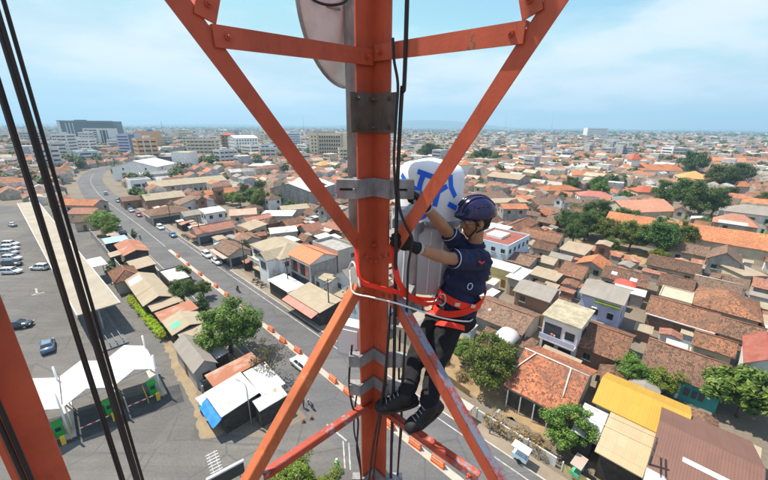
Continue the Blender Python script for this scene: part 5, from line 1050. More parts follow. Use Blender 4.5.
# ================================================================== organic surfaces (people)
def organic(name, prims, voxel, mat, parent=None, smooth=4, fac=0.5, folds=None, loc=None, rz=0.0):
    """prims: ('cap', p, q, r0, r1) tapered limb, ('ell', c, (rx,ry,rz), rot) ; fused into one continuous skin"""
    mb = MB()
    for pr in prims:
        if pr[0] == 'cap':
            p, q, r0, r1 = Vector(pr[1]), Vector(pr[2]), pr[3], pr[4]; d = (q - p); n = max(2, int(d.length / 0.04)); dn = d.normalized()
            pts = []; rs = []
            for k in range(4): t = math.pi / 2 * k / 4; pts.append(p - dn * r0 * math.cos(t)); rs.append(max(r0 * math.sin(t), r0 * 0.05))
            for k in range(n + 1): pts.append(p + d * k / n); rs.append(r0 + (r1 - r0) * k / n)
            for k in range(3, -1, -1): t = math.pi / 2 * k / 4; pts.append(q + dn * r1 * math.cos(t)); rs.append(max(r1 * math.sin(t), r1 * 0.05))
            mb.tube(pts, rs, 12)
        else: mb.ell(pr[1], pr[2], 16, 10, pr[3] if len(pr) > 3 else None)
    me = mb.mesh(name + '_src', mat); o = link_mesh(name, me)
    r = o.modifiers.new('r', 'REMESH'); r.mode = 'VOXEL'; r.voxel_size = voxel; r.use_smooth_shade = True
    s = o.modifiers.new('s', 'SMOOTH'); s.factor = fac; s.iterations = smooth
    dg = bpy.context.evaluated_depsgraph_get(); me2 = bpy.data.meshes.new_from_object(o.evaluated_get(dg)); me2.name = name; o.modifiers.clear(); o.data = me2; bpy.data.meshes.remove(me)
    if not me2.materials: me2.materials.append(M[mat])
    if folds:
        amp, sc = folds; me2.update(); ns = [v.normal.copy() for v in me2.vertices]
        for v, nn in zip(me2.vertices, ns):
            k = mnoise.noise(Vector((v.co.x * sc, v.co.y * sc, v.co.z * sc * 1.6))) + 0.5 * mnoise.noise(v.co * sc * 2.3); v.co += nn * amp * k
    for p in me2.polygons: p.use_smooth = True
    if parent: o.parent = parent
    if loc: o.location = loc
    o.rotation_euler = (0, 0, rz)
    return o

# ================================================================== vehicles
def car_proto(mat, mpv=True):
    root = empty('car', (0, 0, 0))
    mb = MB(); secs = [(2.12, 0.62, 0.36, 0.62), (2.0, 0.76, 0.27, 0.80), (1.3, 0.83, 0.24, 0.93), (0.85, 0.84, 0.24, 1.0), (0, 0.845, 0.24, 1.02), (-1.2, 0.84, 0.24, 1.04), (-1.95, 0.80, 0.27, 1.02), (-2.1, 0.70, 0.36, 0.86)]
    vs = []
    for x, w, z0, z1 in secs:
        c = 0.12; vs += [(x, -w + c, z0), (x, w - c, z0), (x, w, z0 + c), (x, w, z1 - c * 1.3), (x, w - c, z1), (x, -w + c, z1), (x, -w, z1 - c * 1.3), (x, -w, z0 + c)]
    n = len(secs); mb.add(vs, [(i * 8 + k, (i + 1) * 8 + k, (i + 1) * 8 + (k + 1) % 8, i * 8 + (k + 1) % 8) for i in range(n - 1) for k in range(8)] + [tuple(range(8)), tuple(reversed(range((n - 1) * 8, n * 8)))], smooth=True)
    mb.build('body', mat, root)
    xb = -1.98 if mpv else -1.55; xt = -1.75 if mpv else -0.95
    B = [(0.95, 0.76), (xb, 0.74)]; T = [(0.28, 0.62), (xt, 0.60)]; zb, zt = 0.99, 1.60 if mpv else 1.45
    vs = [(0.95, -0.76, zb), (0.95, 0.76, zb), (xb, 0.74, zb), (xb, -0.74, zb), (0.28, -0.62, zt), (0.28, 0.62, zt), (xt, 0.60, zt), (xt, -0.60, zt)]
    mb = MB(); mb.add([vs[k] for k in (0, 1, 5, 4)], [(0, 1, 2, 3)]); g = mb.build('windscreen', 'glass_dark', root); mb = MB(); mb.add([vs[k] for k in (2, 3, 7, 6)], [(0, 1, 2, 3)]); mb.build('rear_window', 'glass_dark', root)
    for f in ((1, 2, 6, 5), (3, 0, 4, 7)): mb = MB(); mb.add([vs[k] for k in f], [(0, 1, 2, 3)]); mb.build('side_window', 'glass_dark', root)
    mb = MB(); mb.add([(0.36, -0.63, zt - 0.03), (0.36, 0.63, zt - 0.03), (xt - 0.08, 0.61, zt - 0.03), (xt - 0.08, -0.61, zt - 0.03), (0.22, -0.52, zt + 0.05), (0.22, 0.52, zt + 0.05), (xt + 0.04, 0.50, zt + 0.05), (xt + 0.04, -0.50, zt + 0.05)], [(3, 2, 1, 0), (4, 5, 6, 7), (0, 1, 5, 4), (1, 2, 6, 5), (2, 3, 7, 6), (3, 0, 4, 7)]); mb.build('roof', mat, root)
    for sy in (-1, 1):
        for xa, xz in ((0.95, 0.30), (-0.35, -0.38), (xb, xt)):
            mb = MB(); mb.beam((xa, sy * 0.765, zb), (xz, sy * 0.625, zt), 0.09, 0.05, (0, 1, 0)); mb.build('pillar', mat, root)
        for x in (1.32, -1.32):
            mb = MB(); mb.tube([(x, sy * 0.62, 0.32), (x, sy * 0.86, 0.32)], 0.32, 14); w = mb.build('wheel', 'tyre', root); mb = MB(); mb.tube([(x, sy * 0.85, 0.32), (x, sy * 0.875, 0.32)], 0.19, 10); mb.build('rim', 'chrome', w)
        mb = MB(); mb.obox((2.03, sy * 0.58, 0.70), (0.07, 0, 0), (0, 0.15, 0), (0, 0, 0.07)); mb.build('headlight', 'lamp_clear', root)
        mb = MB(); mb.obox((-2.03, sy * 0.66, 0.86), (0.06, 0, 0), (0, 0.09, 0), (0, 0, 0.12)); mb.build('tail_light', 'lamp_red', root)
        mb = MB(); mb.obox((0.72, sy * 0.93, 1.05), (0.05, 0, 0), (0, 0.08, 0), (0, 0, 0.06)); mb.build('mirror', mat, root)
    return root
PROTO = {}
def car(mat, mpv, x, y, ang, label, group=None, z=0.02):
    k = (mat, mpv)
    if k not in PROTO: PROTO[k] = car_proto(mat, mpv); c = PROTO[k]
    else: c = copy_tree(PROTO[k])
    c.location = (x, y, z); c.rotation_euler = (0, 0, R(ang)); tag(c, label, 'car')
    if group: c['group'] = group
    elif 'group' in c: del c['group']
    return c
car('car_white', True, -12.5, 43.4, 136, 'white people carrier driving past the sparse half-dry tree')
car('car_white', True, -49.6, 89.4, -44, 'white car parked at the kerb behind another white car'); car('car_white', False, -44.6, 84.6, -44, 'white car parked at the kerb in front of the dark roofed roadside house')
car('car_white', True, -79.5, 116.2, -44, 'white car parked outside the brown hip roofed shop'); car('car_white', False, -30.9, 58.8, 136, 'white car half hidden by the big leafy tree')
car('car_silver', True, -147, 178, 132, 'silver car driving round the bend'); car('car_dark', True, -117.5, 151.5, -44, 'dark car parked by the yellowish bushes'); car('car_silver', False, -107.5, 141.2, -44, 'silver car parked near the gabled shops')
car('car_blue', True, -103.8, 124.8, 136, 'blue grey car parked on the station side of the road'); car('car_silver', True, -93.6, 115.2, 136, 'silver car parked ahead of the blue grey car'); car('car_dark', False, -88.0, 109.6, 136, 'dark car parked beside the rounded light green tree')
car('car_blue', True, -127, 160, -44, 'blue car parked beside the white front block')
PL = 'car in the row parked on the station forecourt'
car('car_silver', False, -134, 118, 150, 'silver blue car standing alone at the far end of the forecourt')
car('car_white', True, -112.8, 97.2, 8, 'white people carrier in the row on the station forecourt', 'white people carriers parked on the forecourt'); car('car_white', True, -109.2, 93.6, 8, 'white people carrier in the row on the station forecourt', 'white people carriers parked on the forecourt')
car('car_silver', True, -105.6, 90.0, 8, 'silver people carrier in the row on the station forecourt'); car('car_white', True, -100.4, 85.6, 8, 'white people carrier in the row on the station forecourt', 'white people carriers parked on the forecourt')
car('car_dark', True, -96.4, 81.8, 8, 'black car in the row on the station forecourt'); car('car_white', True, -91.6, 77.0, 8, 'white people carrier in the row on the station forecourt', 'white people carriers parked on the forecourt')
car('car_white', True, -87.2, 79.6, 178, 'white car driving along the forecourt past the parked row'); car('car_blue', False, -54.9, 47.4, 132, 'dark blue car driving towards the white gate canopies'); car('car_dark', False, -66.0, 53.4, 20, 'black car parked beside the bay lines')

kk = 0
for (x, y, an, mt, mp, lab) in [(-110.6, 144.6, -44, 'car_dark', True, 'black people carrier at the kerb beside the gabled shops'), (-122.6, 157.2, -44, 'car_white', True, 'white people carrier at the kerb before the white front block'), (-121.5, 141.5, 136, 'car_blue', True, 'blue people carrier parked beside the orange row house'), (-131.0, 150.8, 136, 'car_silver', False, 'silver saloon parked on the inside of the bend'), (-99.0, 133.6, -44, 'car_red', True, 'red people carrier parked beside the brown hip roofed shop'), (-70.0, 107.6, -44, 'car_blue', False, 'blue saloon parked before the rusty shop row')]: car(mt, mp, x, y, an, lab)
r = empty('platform_canopy', (-219.5, 176.5, 0), R(-47), 'pale grey platform canopy beyond the far end of the forecourt', 'canopy'); mb = MB(); mb.box(-36, 36, -3.2, 3.2, 4.9, 5.1); mb.build('roof', 'concrete_pale', r)
for i in range(10): mb = MB(); x = -33 + i * 7.3; mb.box(x - 0.15, x + 0.15, -0.15, 0.15, 0, 4.9); mb.build('column', 'pole_grey', r)
# ---- orange road barriers on the median
mb = MB(); prof = [(-0.27, 0), (-0.27, 0.28), (-0.12, 0.45), (-0.09, 0.82), (0.09, 0.82), (0.12, 0.45), (0.27, 0.28), (0.27, 0)]; vs = [(x, y, z) for x in (-0.8, 0.8) for y, z in prof]
mb.add(vs, [(k, k + 1, 9 + k, 8 + k) for k in range(7)] + [(7, 0, 8, 15), tuple(reversed(range(8))), tuple(range(8, 16))]); BM = mb.mesh('body', 'barrier_orange')
mb = MB(); mb.box(-0.7, 0.7, -0.115, 0.115, 0.55, 0.68); BB = mb.mesh('reflective_band', 'plastic_white')
for i, (x, y) in enumerate([(-57.7, 89.1), (-51.7, 83.3), (-45.3, 77.1), (-38.3, 70.5), (-33.9, 66.2), (-30.5, 63.2), (-27.4, 60.0), (-23.9, 56.4), (-20.2, 53.1), (-17.1, 49.8), (-13.9, 47.1), (-10.4, 43.5), (-7.2, 40.5), (-4.8, 38.0), (0.9, 32.7), (3.8, 30.0), (6.1, 27.8)]):
    r = empty('traffic_barrier', (x, y, 0.05), R(-44 + random.uniform(-4, 4)), 'orange plastic barrier standing on the median strip', 'barrier', 'barriers along the median'); link_mesh('body', BM, r); link_mesh('reflective_band', BB, r)
# ---- traffic cones
for i, (x, y) in enumerate([(-9.8, 33.2), (-8.9, 33.7)]):
    r = empty('traffic_cone', (x, y, 0.02), 0, 'dark orange traffic cone at the junction corner', 'cone', 'cones at the junction'); mb = MB(); mb.box(-0.2, 0.2, -0.2, 0.2, 0, 0.05); mb.build('base', 'black', r); mb = MB(); mb.tube([(0, 0, 0.05), (0, 0, 0.75)], [0.15, 0.03], 10); mb.build('cone', 'barrier_orange', r); mb = MB(); mb.tube([(0, 0, 0.35), (0, 0, 0.5)], [0.098, 0.073], 10); mb.build('stripe', 'plastic_white', r)
# ---- motorbikes, riders and bystanders
plain('galv_light', (0.42, 0.43, 0.44), 0.6, 0.2, 4.0)
plain('skin', (0.30, 0.15, 0.085), 0.55, 0.12, 9.0)
plain('cloth_dark', (0.03, 0.03, 0.04), 0.9, 0.2, 5.0); plain('vest_green', (0.22, 0.62, 0.10), 0.8, 0.1, 3.0); plain('cloth_teal', (0.03, 0.22, 0.20), 0.85, 0.1, 3.0)
def motorbike(x, y, ang, label):
    r = empty('motorbike', (x, y, 0.02), R(ang), label, 'motorbike')
    for wx in (0.62, -0.62):
        mb = MB(); n = 16
        mb.tube([(wx + 0.25 * math.cos(6.2832 * k / n), 0, 0.29 + 0.25 * math.sin(6.2832 * k / n)) for k in range(n + 1)], 0.05, 6, caps=False); w = mb.build('wheel', 'tyre', r); mb = MB(); mb.tube([(wx, -0.04, 0.29), (wx, 0.04, 0.29)], 0.14, 10); mb.build('hub', 'chrome', w)
    mb = MB(); mb.tube([(0.42, 0, 0.62), (0.2, 0, 0.42), (-0.2, 0, 0.42), (-0.62, 0, 0.68)], [0.09, 0.13, 0.15, 0.09], 8); mb.build('body', 'car_dark', r)
    mb = MB(); mb.tube([(0.05, 0, 0.76), (-0.3, 0, 0.78), (-0.68, 0, 0.80)], [0.09, 0.12, 0.09], 8, flat=0.6); mb.build('seat', 'black', r)
    mb = MB(); mb.tube([(0.62, 0, 0.29), (0.42, 0, 0.95)], 0.035, 6); mb.tube([(0.40, -0.3, 1.0), (0.43, 0, 0.98), (0.40, 0.3, 1.0)], 0.018, 6); mb.build('fork', 'chrome', r)
    mb = MB(); mb.ell((0.52, 0, 0.85), (0.07, 0.07, 0.08), 8, 6); mb.build('headlight', 'lamp_clear', r); return r
def small_person(x, y, ang, label, top, ride=True, helmet=True):
    if ride:
        sk = [('ell', (0.08, 0, 1.47), (0.10, 0.085, 0.12)), ('cap', (0.03, 0, 1.32), (0.06, 0, 1.42), 0.05, 0.05), ('cap', (-0.12, 0, 0.86), (0.0, 0, 1.25), 0.12, 0.13)]
        for s in (-1, 1): sk += [('cap', (-0.12, s * 0.1, 0.88), (0.28, s * 0.17, 0.80), 0.085, 0.065), ('cap', (0.28, s * 0.17, 0.80), (0.16, s * 0.16, 0.42), 0.06, 0.045), ('cap', (0.16, s * 0.16, 0.38), (0.28, s * 0.17, 0.36), 0.045, 0.04), ('cap', (0.0, s * 0.18, 1.26), (0.18, s * 0.26, 1.05), 0.055, 0.045), ('cap', (0.18, s * 0.26, 1.05), (0.40, s * 0.27, 1.02), 0.042, 0.035)]
        tors = [('cap', (-0.13, 0, 0.90), (0.0, 0, 1.24), 0.15, 0.16), ('cap', (0.0, -0.16, 1.27), (0.0, 0.16, 1.27), 0.08, 0.08)]; hc = (0.08, 0, 1.50)
    else:
        sk = [('ell', (0.02, 0, 1.56), (0.10, 0.085, 0.12)), ('cap', (0, 0, 1.40), (0.01, 0, 1.50), 0.05, 0.05), ('cap', (0, 0, 0.92), (0, 0, 1.35), 0.12, 0.13)]
        for s in (-1, 1): sk += [('cap', (0, s * 0.09, 0.9), (0.03 * s, s * 0.11, 0.5), 0.085, 0.06), ('cap', (0.03 * s, s * 0.11, 0.5), (0, s * 0.11, 0.08), 0.058, 0.042), ('cap', (-0.03, s * 0.11, 0.05), (0.14, s * 0.12, 0.04), 0.045, 0.04), ('cap', (0, s * 0.19, 1.36), (0.03, s * 0.24, 1.1), 0.055, 0.045), ('cap', (0.03, s * 0.24, 1.1), (0.14, s * 0.2, 0.9), 0.042, 0.035)]
        tors = [('cap', (0, 0, 0.94), (0, 0, 1.32), 0.145, 0.16), ('cap', (0, -0.17, 1.36), (0, 0.17, 1.36), 0.08, 0.08)]; hc = (0.02, 0, 1.60)
    b = organic('person', sk, 0.03, 'skin', smooth=3); b.location = (x, y, 0.02); b.rotation_euler = (0, 0, R(ang)); tag(b, label, 'person')
    organic('shirt', tors, 0.03, top, b, 3)
    tr = [p for p in sk if p[0] == 'cap' and p[1][2] < 0.95 and abs(p[1][1]) > 0.05 and p[1][2] > 0.3 or (p[0] == 'cap' and abs(p[1][1]) > 0.05 and p[1][2] > 0.3 and p[1][2] < 0.95)]
    organic('trousers', [(k, p, q, r0 + 0.018, r1 + 0.015) for (k, p, q, r0, r1) in tr], 0.03, 'cloth_dark', b, 2)
    mb = MB()
    if helmet: mb.ell(hc, (0.14, 0.13, 0.14), 12, 8, t1=1.9); mb.build('helmet', 'car_red' if top == 'cloth_dark' else 'plastic_white', b)
    else: mb.ell((hc[0] - 0.01, 0, hc[2] + 0.0), (0.108, 0.095, 0.12), 12, 8, t1=1.5); mb.build('hair', 'black', b)
    return b
for x, y, a, l1, l2, tp in ((-32.3, 68.2, 136, 'dark motorbike riding along the far lane past the median barriers', 'motorbike rider in black on the far lane past the median barriers', 'cloth_dark'),
                            (-78.8, 104.6, -44, 'motorbike riding in the near lane beside the parked cars', 'motorbike rider in teal jacket beside the parked cars', 'cloth_teal'),
                            (-4.8, 26.9, 100, 'dark motorbike waiting at the junction mouth', 'person in bright green vest sitting on a motorbike at the junction', 'vest_green')):
    motorbike(x, y, a, l1); small_person(x, y, a, l2, tp)
for i, (x, y) in enumerate([(-66.4, 107.6), (-65.0, 106.2), (-63.4, 104.8), (-61.9, 103.2), (-30.2, 73.2), (-28.8, 71.8), (-27.4, 70.5), (-90.5, 129.5), (-92.0, 131.0)]): m_ = motorbike(x, y, 46 + random.uniform(-12, 12), ['motorbike parked in the row outside the rusty shop row', 'motorbike parked in the row before the sand roofed house', 'motorbike parked beside the brown hip roofed shop'][0 if i < 4 else 1 if i < 7 else 2]); m_['group'] = 'motorbikes parked along the kerb'; m_.location.z = 0.13
small_person(-10.3, 35.4, 200, 'person in dark clothes standing bareheaded at the junction corner', 'cloth_dark', False, False); motorbike(-9.4, 35.6, 130, 'motorbike parked beside the person in dark clothes')

# ---- utility poles with wires, lamp posts
def pole(x, y, h, label, arms=True, mat='pole_dark', lean=0.0):
    r = empty('utility_pole', (x, y, 0), R(-44), label, 'pole'); mb = MB(); mb.tube([(0, 0, 0), (lean, 0, h)], [0.15, 0.09], 8); mb.build('pole', mat, r)
    if arms:
        for z in (h - 0.4, h - 1.1): mb = MB(); mb.box(-0.06, 0.06, -0.9, 0.9, z, z + 0.1); mb.build('cross_arm', mat, r)
    return r
PP = [(-10.3, 57.2, 8.5), (-20.8, 67.6, 8.5), (-35.2, 79.9, 8.5), (-57.5, 101.5, 9), (-78.4, 121.0, 9), (-104, 147, 9)]
names = ['wooden utility pole beside the pink awning stall row', 'wooden utility pole before the orange roofed shop', 'wooden utility pole beside the dark roofed roadside house', 'wooden utility pole before the rusty shop row', 'wooden utility pole beside the brown hip roofed shop', 'wooden utility pole near the gabled shops']
for (x, y, h), l in zip(PP, names): pole(x, y, h, l)
ext = [(24.6, 23.4, 8.5)] + PP
for i in range(len(ext) - 1):
    for j, off in enumerate((-0.8, 0.8)):
        (x0, y0, h0), (x1, y1, h1) = ext[i], ext[i + 1]; pts = []
        for k in range(13): u = k / 12; pts.append((x0 + (x1 - x0) * u + off * 0.69, y0 + (y1 - y0) * u + off * 0.72, h0 - 0.3 + (h1 - h0) * u - 4 * u * (1 - u) * 0.7))
        mb = MB(); mb.tube(pts, 0.014, 4); tag(mb.build('overhead_wire', 'black'), 'thin black wire strung between the roadside poles', 'wire', 'overhead wires along the road')
pole(24.6, 23.4, 8.5, 'wooden utility pole beside the beige shop shed')
def lamp_post(x, y, h, ang, label):
    r = empty('street_lamp', (x, y, 0), R(ang), label, 'street lamp'); mb = MB(); mb.tube([(0, 0, 0), (0, 0, h * 0.9), (0.25, 0, h * 0.98), (1.2, 0, h)], [0.09, 0.06, 0.045, 0.035], 8); mb.build('post', 'pole_grey', r); mb = MB(); mb.obox((1.4, 0, h), (0.3, 0, 0.03), (0, 0.12, 0), (0, 0, 0.05)); mb.build('lamp_head', 'pole_grey', r)
lamp_post(-16.1, 32.7, 6.2, 150, 'slim grey street lamp beside the blue tarpaulin stall'); lamp_post(12.9, 31.7, 2.6, 40, 'short white post lamp at the edge of the dry plot')

# ================================================================== station: long platform canopy, gates, fence
r = empty('platform_canopy', (-96.5, 93.5, 0), R(-41.2), 'very long cream flat canopy of the station platform', 'canopy'); Lc = 127; mb = MB()
mb.box(-Lc / 2, Lc / 2, -2.9, 2.9, 4.85, 5.05); mb.build('roof', 'canopy_cream', r)
for s in (-1, 1): mb = MB(); mb.box(-Lc / 2 - 0.02, Lc / 2 + 0.02, s * 2.95 - 0.06, s * 2.95 + 0.06, 4.6, 5.12); mb.build('fascia', 'canopy_white', r)
for i in range(22):
    x = -Lc / 2 + 2 + i * (Lc - 4) / 21
    mb = MB(); mb.box(x - 0.12, x + 0.12, -0.12, 0.12, 0.25, 4.85); mb.build('column', 'pole_grey', r); mb = MB(); mb.beam((x, -2.7, 4.7), (x, 2.7, 4.7), 0.12, 0.22); mb.build('beam', 'pole_grey', r)
mb = MB(); mb.box(-Lc / 2 - 1, Lc / 2 + 6, -1.9, 1.9, 0.0, 0.25); mb.build('platform', 'concrete_dark', r)
for i in range(4): mb = MB(); yb = -1.4 + i * 0.9; mb.box(Lc / 2 - 6, Lc / 2 + 5.5, yb - 0.05, yb + 0.05, 0.9, 1.0); mb.box(Lc / 2 + 5.4, Lc / 2 + 5.5, yb - 0.05, yb + 0.05, 0.25, 1.0); mb.box(Lc / 2 + 0.4, Lc / 2 + 0.5, yb - 0.05, yb + 0.05, 0.25, 1.0); mb.build('queue_rail', 'chrome', r)
for x in (-2, 14, 30): mb = MB(); mb.box(x, x + 2.6, -1.3, 1.3, 0.26, 1.9); mb.build('kiosk', 'plaster_pale', r)
mb = MB(); mb.box(30, 37, 3.06, 6.2, 4.0, 4.15); mb.build('side_canopy', 'canopy_white', r)
for x in (31, 36): mb = MB(); mb.box(x - .08, x + .08, 5.9, 6.06, 0, 4.0); mb.build('column', 'pole_grey', r)
def wall_line(name, p, q, h, t, mat, label, cat='wall', panels=0):
    p, q = Vector(p), Vector(q); r = empty(name, (p.x, p.y, 0), math.atan2(q.y - p.y, q.x - p.x), label, cat); L = (q - p).length; n = panels or max(1, int(L / 3))
    for i in range(n):
        mb = MB(); mb.box(i * L / n + 0.02, (i + 1) * L / n - 0.16, -t / 2, t / 2, 0, h * random.uniform(0.96, 1.0)); mb.build('panel', mat, r); mb = MB(); mb.box(i * L / n - 0.14, i * L / n + 0.0, -t / 2 - 0.05, t / 2 + 0.05, 0, h + 0.15); mb.build('post', 'concrete_pale', r)
    return r
wall_line('boundary_wall', (-56.0, 69.2), (-98, 108.5), 2.2, 0.18, 'concrete', 'grey panelled boundary wall along the station lane'); wall_line('boundary_wall', (-36.2, 50.2), (-24.4, 37.6), 1.4, 0.2, 'concrete', 'low grey wall behind the market stalls along the gate lane')
wall_line('boundary_wall', (12.0, 34.2), (19.0, 27.5), 1.3, 0.15, 'concrete_pale', 'low pale wall along the dry bushes beside the pavement'); wall_line('boundary_wall', (19.4, 27.1), (25.0, 21.6), 1.1, 0.15, 'plaster_yellow', 'low yellowish wall in front of the beige shop shed')
wall_line('bamboo_fence', (9.2, 41.0), (12.0, 37.6), 1.0, 0.08, 'leaf_dry', 'dry bamboo fence at the corner of the weedy plot', 'fence')
strip_k = MB()
def gate_canopy(x, y, label):
    r = empty('gate_canopy', (x, y, 0), R(-45.5), label, 'canopy', 'white gate canopies'); L, W = 7.0, 4.7
    for s in (-1, 1):
        vs = []; n = 1
        for i in range(n + 1):
            u = i / n; yy = s * (W / 2 - 0.06) * u; zz = 5.35 - 1.2 * u
            vs += [(-L / 2, yy, zz), (L / 2, yy, zz)]
        mb = MB(); mb.add(vs, [(2 * i, 2 * i + 1, 2 * i + 3, 2 * i + 2) for i in range(n)]); o = mb.build('membrane', 'canopy_white', r); sm = o.modifiers.new('t', 'SOLIDIFY'); sm.thickness = 0.05
    for x0 in (-2.6, 2.6): mb = MB(); mb.tube([(x0, -W / 2 + .1, 4.0), (x0, -W / 2 + .1, 0)], 0.08, 8); mb.build('column', 'plastic_white', r); mb = MB(); mb.beam((x0, -W / 2 + .1, 4.0), (x0, W / 2 - .1, 4.0), 0.1, 0.15); mb.build('tie_beam', 'plastic_white', r)
    mb = MB(); mb.tube([(3.2, W / 2 - 0.2, 0), (3.2, W / 2 - 0.2, 6.2)], 0.11, 10); mb.build('mast', 'plastic_white', r); mb = MB(); mb.tube([(-2.9, W / 2 - 0.2, 0), (-2.9, W / 2 - 0.2, 6.2)], 0.11, 10); mb.build('mast', 'plastic_white', r)
    mb = MB(); mb.box(-3.5, 3.9, W / 2 - 0.75, W / 2 + 0.35, 0, 0.18); mb.build('island', 'kerb', r)
    return r
for i, (x, y) in enumerate([(-34.2, 38.6), (-37.5, 35.2), (-40.8, 31.8)]):
    lab = ['white peaked membrane canopy over the ticket gate beside the hedge lane', 'white peaked membrane canopy over the middle ticket gate', 'white peaked membrane canopy over the last ticket gate by the tower leg'][i]; gate_canopy(x, y, lab)
    gx, gy = x + 3.1, y - 1.0
    t = empty('ticket_machine', (gx - 0.4, gy + 0.2, 0.0), R(-45.5), ['green ticket machine under the canopy beside the hedge lane', 'green ticket machine under the middle canopy', 'green ticket machine under the last canopy'][i], 'ticket machine')
    mb = MB(); mb.box(-0.45, 0.45, -0.4, 0.4, 0.0, 1.75); mb.build('cabinet', 'machine_green', t); mb = MB(); mb.box(-0.5, 0.5, -0.5, 0.5, 1.77, 1.95); mb.build('hood', 'machine_green', t); mb = MB(); mb.box(0.46, 0.5, -0.25, 0.25, 1.0, 1.5); mb.build('screen', 'glass_dark', t)
    b = empty('boom_barrier', (gx + 1.0, gy - 0.9, 0), R(-45.5), ['white and red boom barrier beside the hedge lane gate', 'white and red boom barrier at the middle gate', 'white and red boom barrier at the last gate'][i], 'boom barrier')
    mb = MB(); mb.box(-0.2, 0.2, -0.2, 0.2, 0, 1.05); mb.build('housing', 'rail_yellow', b); mb = MB(); mb.beam((0, 0.23, 0.95), (0, -3.2, 1.0), 0.08, 0.09); mb.build('boom', 'plastic_white', b)
    for s in (0.3, 1.1, 1.9, 2.7): mb = MB(); mb.box(-0.047, 0.047, -s - 0.2, -s + 0.2, 0.91 - 0.0 + s * 0.015, 1.02 + s * 0.015); mb.build('red_band', 'roof_red_tarp', b)
    for s in (-1, 1):
        q = empty('guard_rail', (gx - 0.4 - s * 0.0 + 0.62 * s, gy + 0.2 + 0.62 * s, 0), R(-45.5), 'yellow tubular guard rail beside a ticket machine', 'rail', 'yellow guard rails at the gates'); mb = MB(); mb.tube([(-1.6, 0, 0), (-1.6, 0, 0.9), (1.6, 0, 0.9), (1.6, 0, 0)], 0.04, 6, smooth=False); mb.tube([(-1.6, 0, 0.5), (1.6, 0, 0.5)], 0.03, 6); mb.build('rail', 'rail_yellow', q)
# billboard frame beside the junction, seen from behind
b = empty('billboard', (-13.9, 22.3, 0), R(37), 'billboard on a steel lattice frame at the junction, seen from its back', 'billboard')
mb = MB(); mb.box(-1.5, 1.5, -0.06, 0.06, 4.6, 5.9); mb.build('panel', 'pole_dark', b); mb = MB(); mb.box(-1.55, 1.55, -0.1, 0.1, 5.91, 6.1); mb.build('top_rail', 'plastic_white', b)
for s in (-1.1, 1.1): mb = MB(); mb.tube([(s, 0.15, 0), (s, 0.15, 5.9)], 0.09, 8); mb.build('post', 'pole_grey', b)
for s in (-0.9, -0.4): mb = MB(); mb.beam((s, 0.1, 6.0), (s, 2.6, 6.0), 0.05, 0.05); mb.build('catwalk_rail', 'pole_grey', b)
for i in range(7): mb = MB(); mb.beam((-1.15, 0.35 + i * 0.35, 6.03), (-0.15, 0.35 + i * 0.35, 6.03), 0.09, 0.03); mb.build('catwalk_rung', 'galv_light', b)
for i in range(6): mb = MB(); z = 0.6 + i * 0.5; mb.beam((-1.1, 0.15, z), (1.1, 0.15, z + (0.5 if i % 2 else 0)), 0.06, 0.06); mb.build('brace', 'pole_grey', b)
# small things at the right kerb: pushcarts and stacked goods
def cart(x, y, ang, mat, label):
    r = empty('pushcart', (x, y, 0.13), R(ang), label, 'cart'); mb = MB(); mb.box(-0.8, 0.8, -0.42, 0.42, 0.45, 0.95); mb.build('box', mat, r); mb = MB(); mb.box(-0.95, 0.95, -0.55, 0.55, 1.85, 1.93); mb.build('roof', 'metal_grey', r)
    for a in (-0.7, 0.7):
        for c in (-0.36, 0.36): mb = MB(); mb.tube([(a, c, 0.95), (a, c, 1.85)], 0.025, 6); mb.build('post', 'wood_door', r)
    for c in (-0.46, 0.46): mb = MB(); mb.tube([(0.1, c - 0.03, 0.3), (0.1, c + 0.03, 0.3)], 0.3, 12); mb.build('wheel', 'tyre', r)
cart(15.2, 28.2, -44, 'plaster_blue', 'pale blue pushcart with zinc roof on the pavement below the dry bushes'); cart(20.6, 26.6, 40, 'net_green', 'green pushcart behind the yellowish wall'); cart(10.4, 34.2, -44, 'plaster_white', 'white pushcart on the pavement by the weedy plot'); cart(-22.8, 34.6, -40, 'net_green', 'green pushcart beside the white roofed market stall')
# red umbrella-like tarp shelter and rooftop tanks
r = empty('tarp_shelter', (52.5, 67.5, 0), R(-44), 'red tarpaulin shelter at the end of the long brown roof', 'shelter'); mb = MB(); mb.add([(-2, -1.4, 3.2), (2, -1.4, 3.2), (2, 1.4, 3.2), (-2, 1.4, 3.2), (-0.8, 0, 4.1), (0.8, 0, 4.1)], [(0, 1, 5, 4), (2, 3, 4, 5), (1, 2, 5), (3, 0, 4)]); o = mb.build('tarpaulin', 'roof_red_tarp', r); o.modifiers.new('t', 'SOLIDIFY').thickness = 0.02
for a in (-1.9, 1.9):
    for c in (-1.3, 1.3): mb = MB(); mb.tube([(a, c, 0), (a, c, 3.25)], 0.04, 6); mb.build('post', 'pole_grey', r)
r = empty('barrel_shelter', (19.6, 47.4, 0), R(46), 'white barrel vaulted shelter at the end of the mottled orange roof', 'shelter'); mb = MB(); n = 10; vs = []
for i in range(n + 1): t = math.pi * i / n; vs += [(-2.0, -1.7 * math.cos(t), 2.6 + 1.2 * math.sin(t)), (2.0, -1.7 * math.cos(t), 2.6 + 1.2 * math.sin(t))]
mb.add(vs, [(2 * i, 2 * i + 1, 2 * i + 3, 2 * i + 2) for i in range(n)], smooth=True); o = mb.build('vault', 'canopy_white', r); o.modifiers.new('t', 'SOLIDIFY').thickness = 0.04
mb = MB(); mb.add([vs[0]] + [vs[2 * i] for i in range(1, n + 1)], [tuple(range(n + 1))]); mb.build('end_wall', 'net_green', r)
for a in (-1.9, 1.9):
    for c in (-1.6, 1.6): mb = MB(); mb.tube([(a, c, 0), (a, c, 2.6)], 0.05, 6); mb.build('post', 'pole_grey', r)
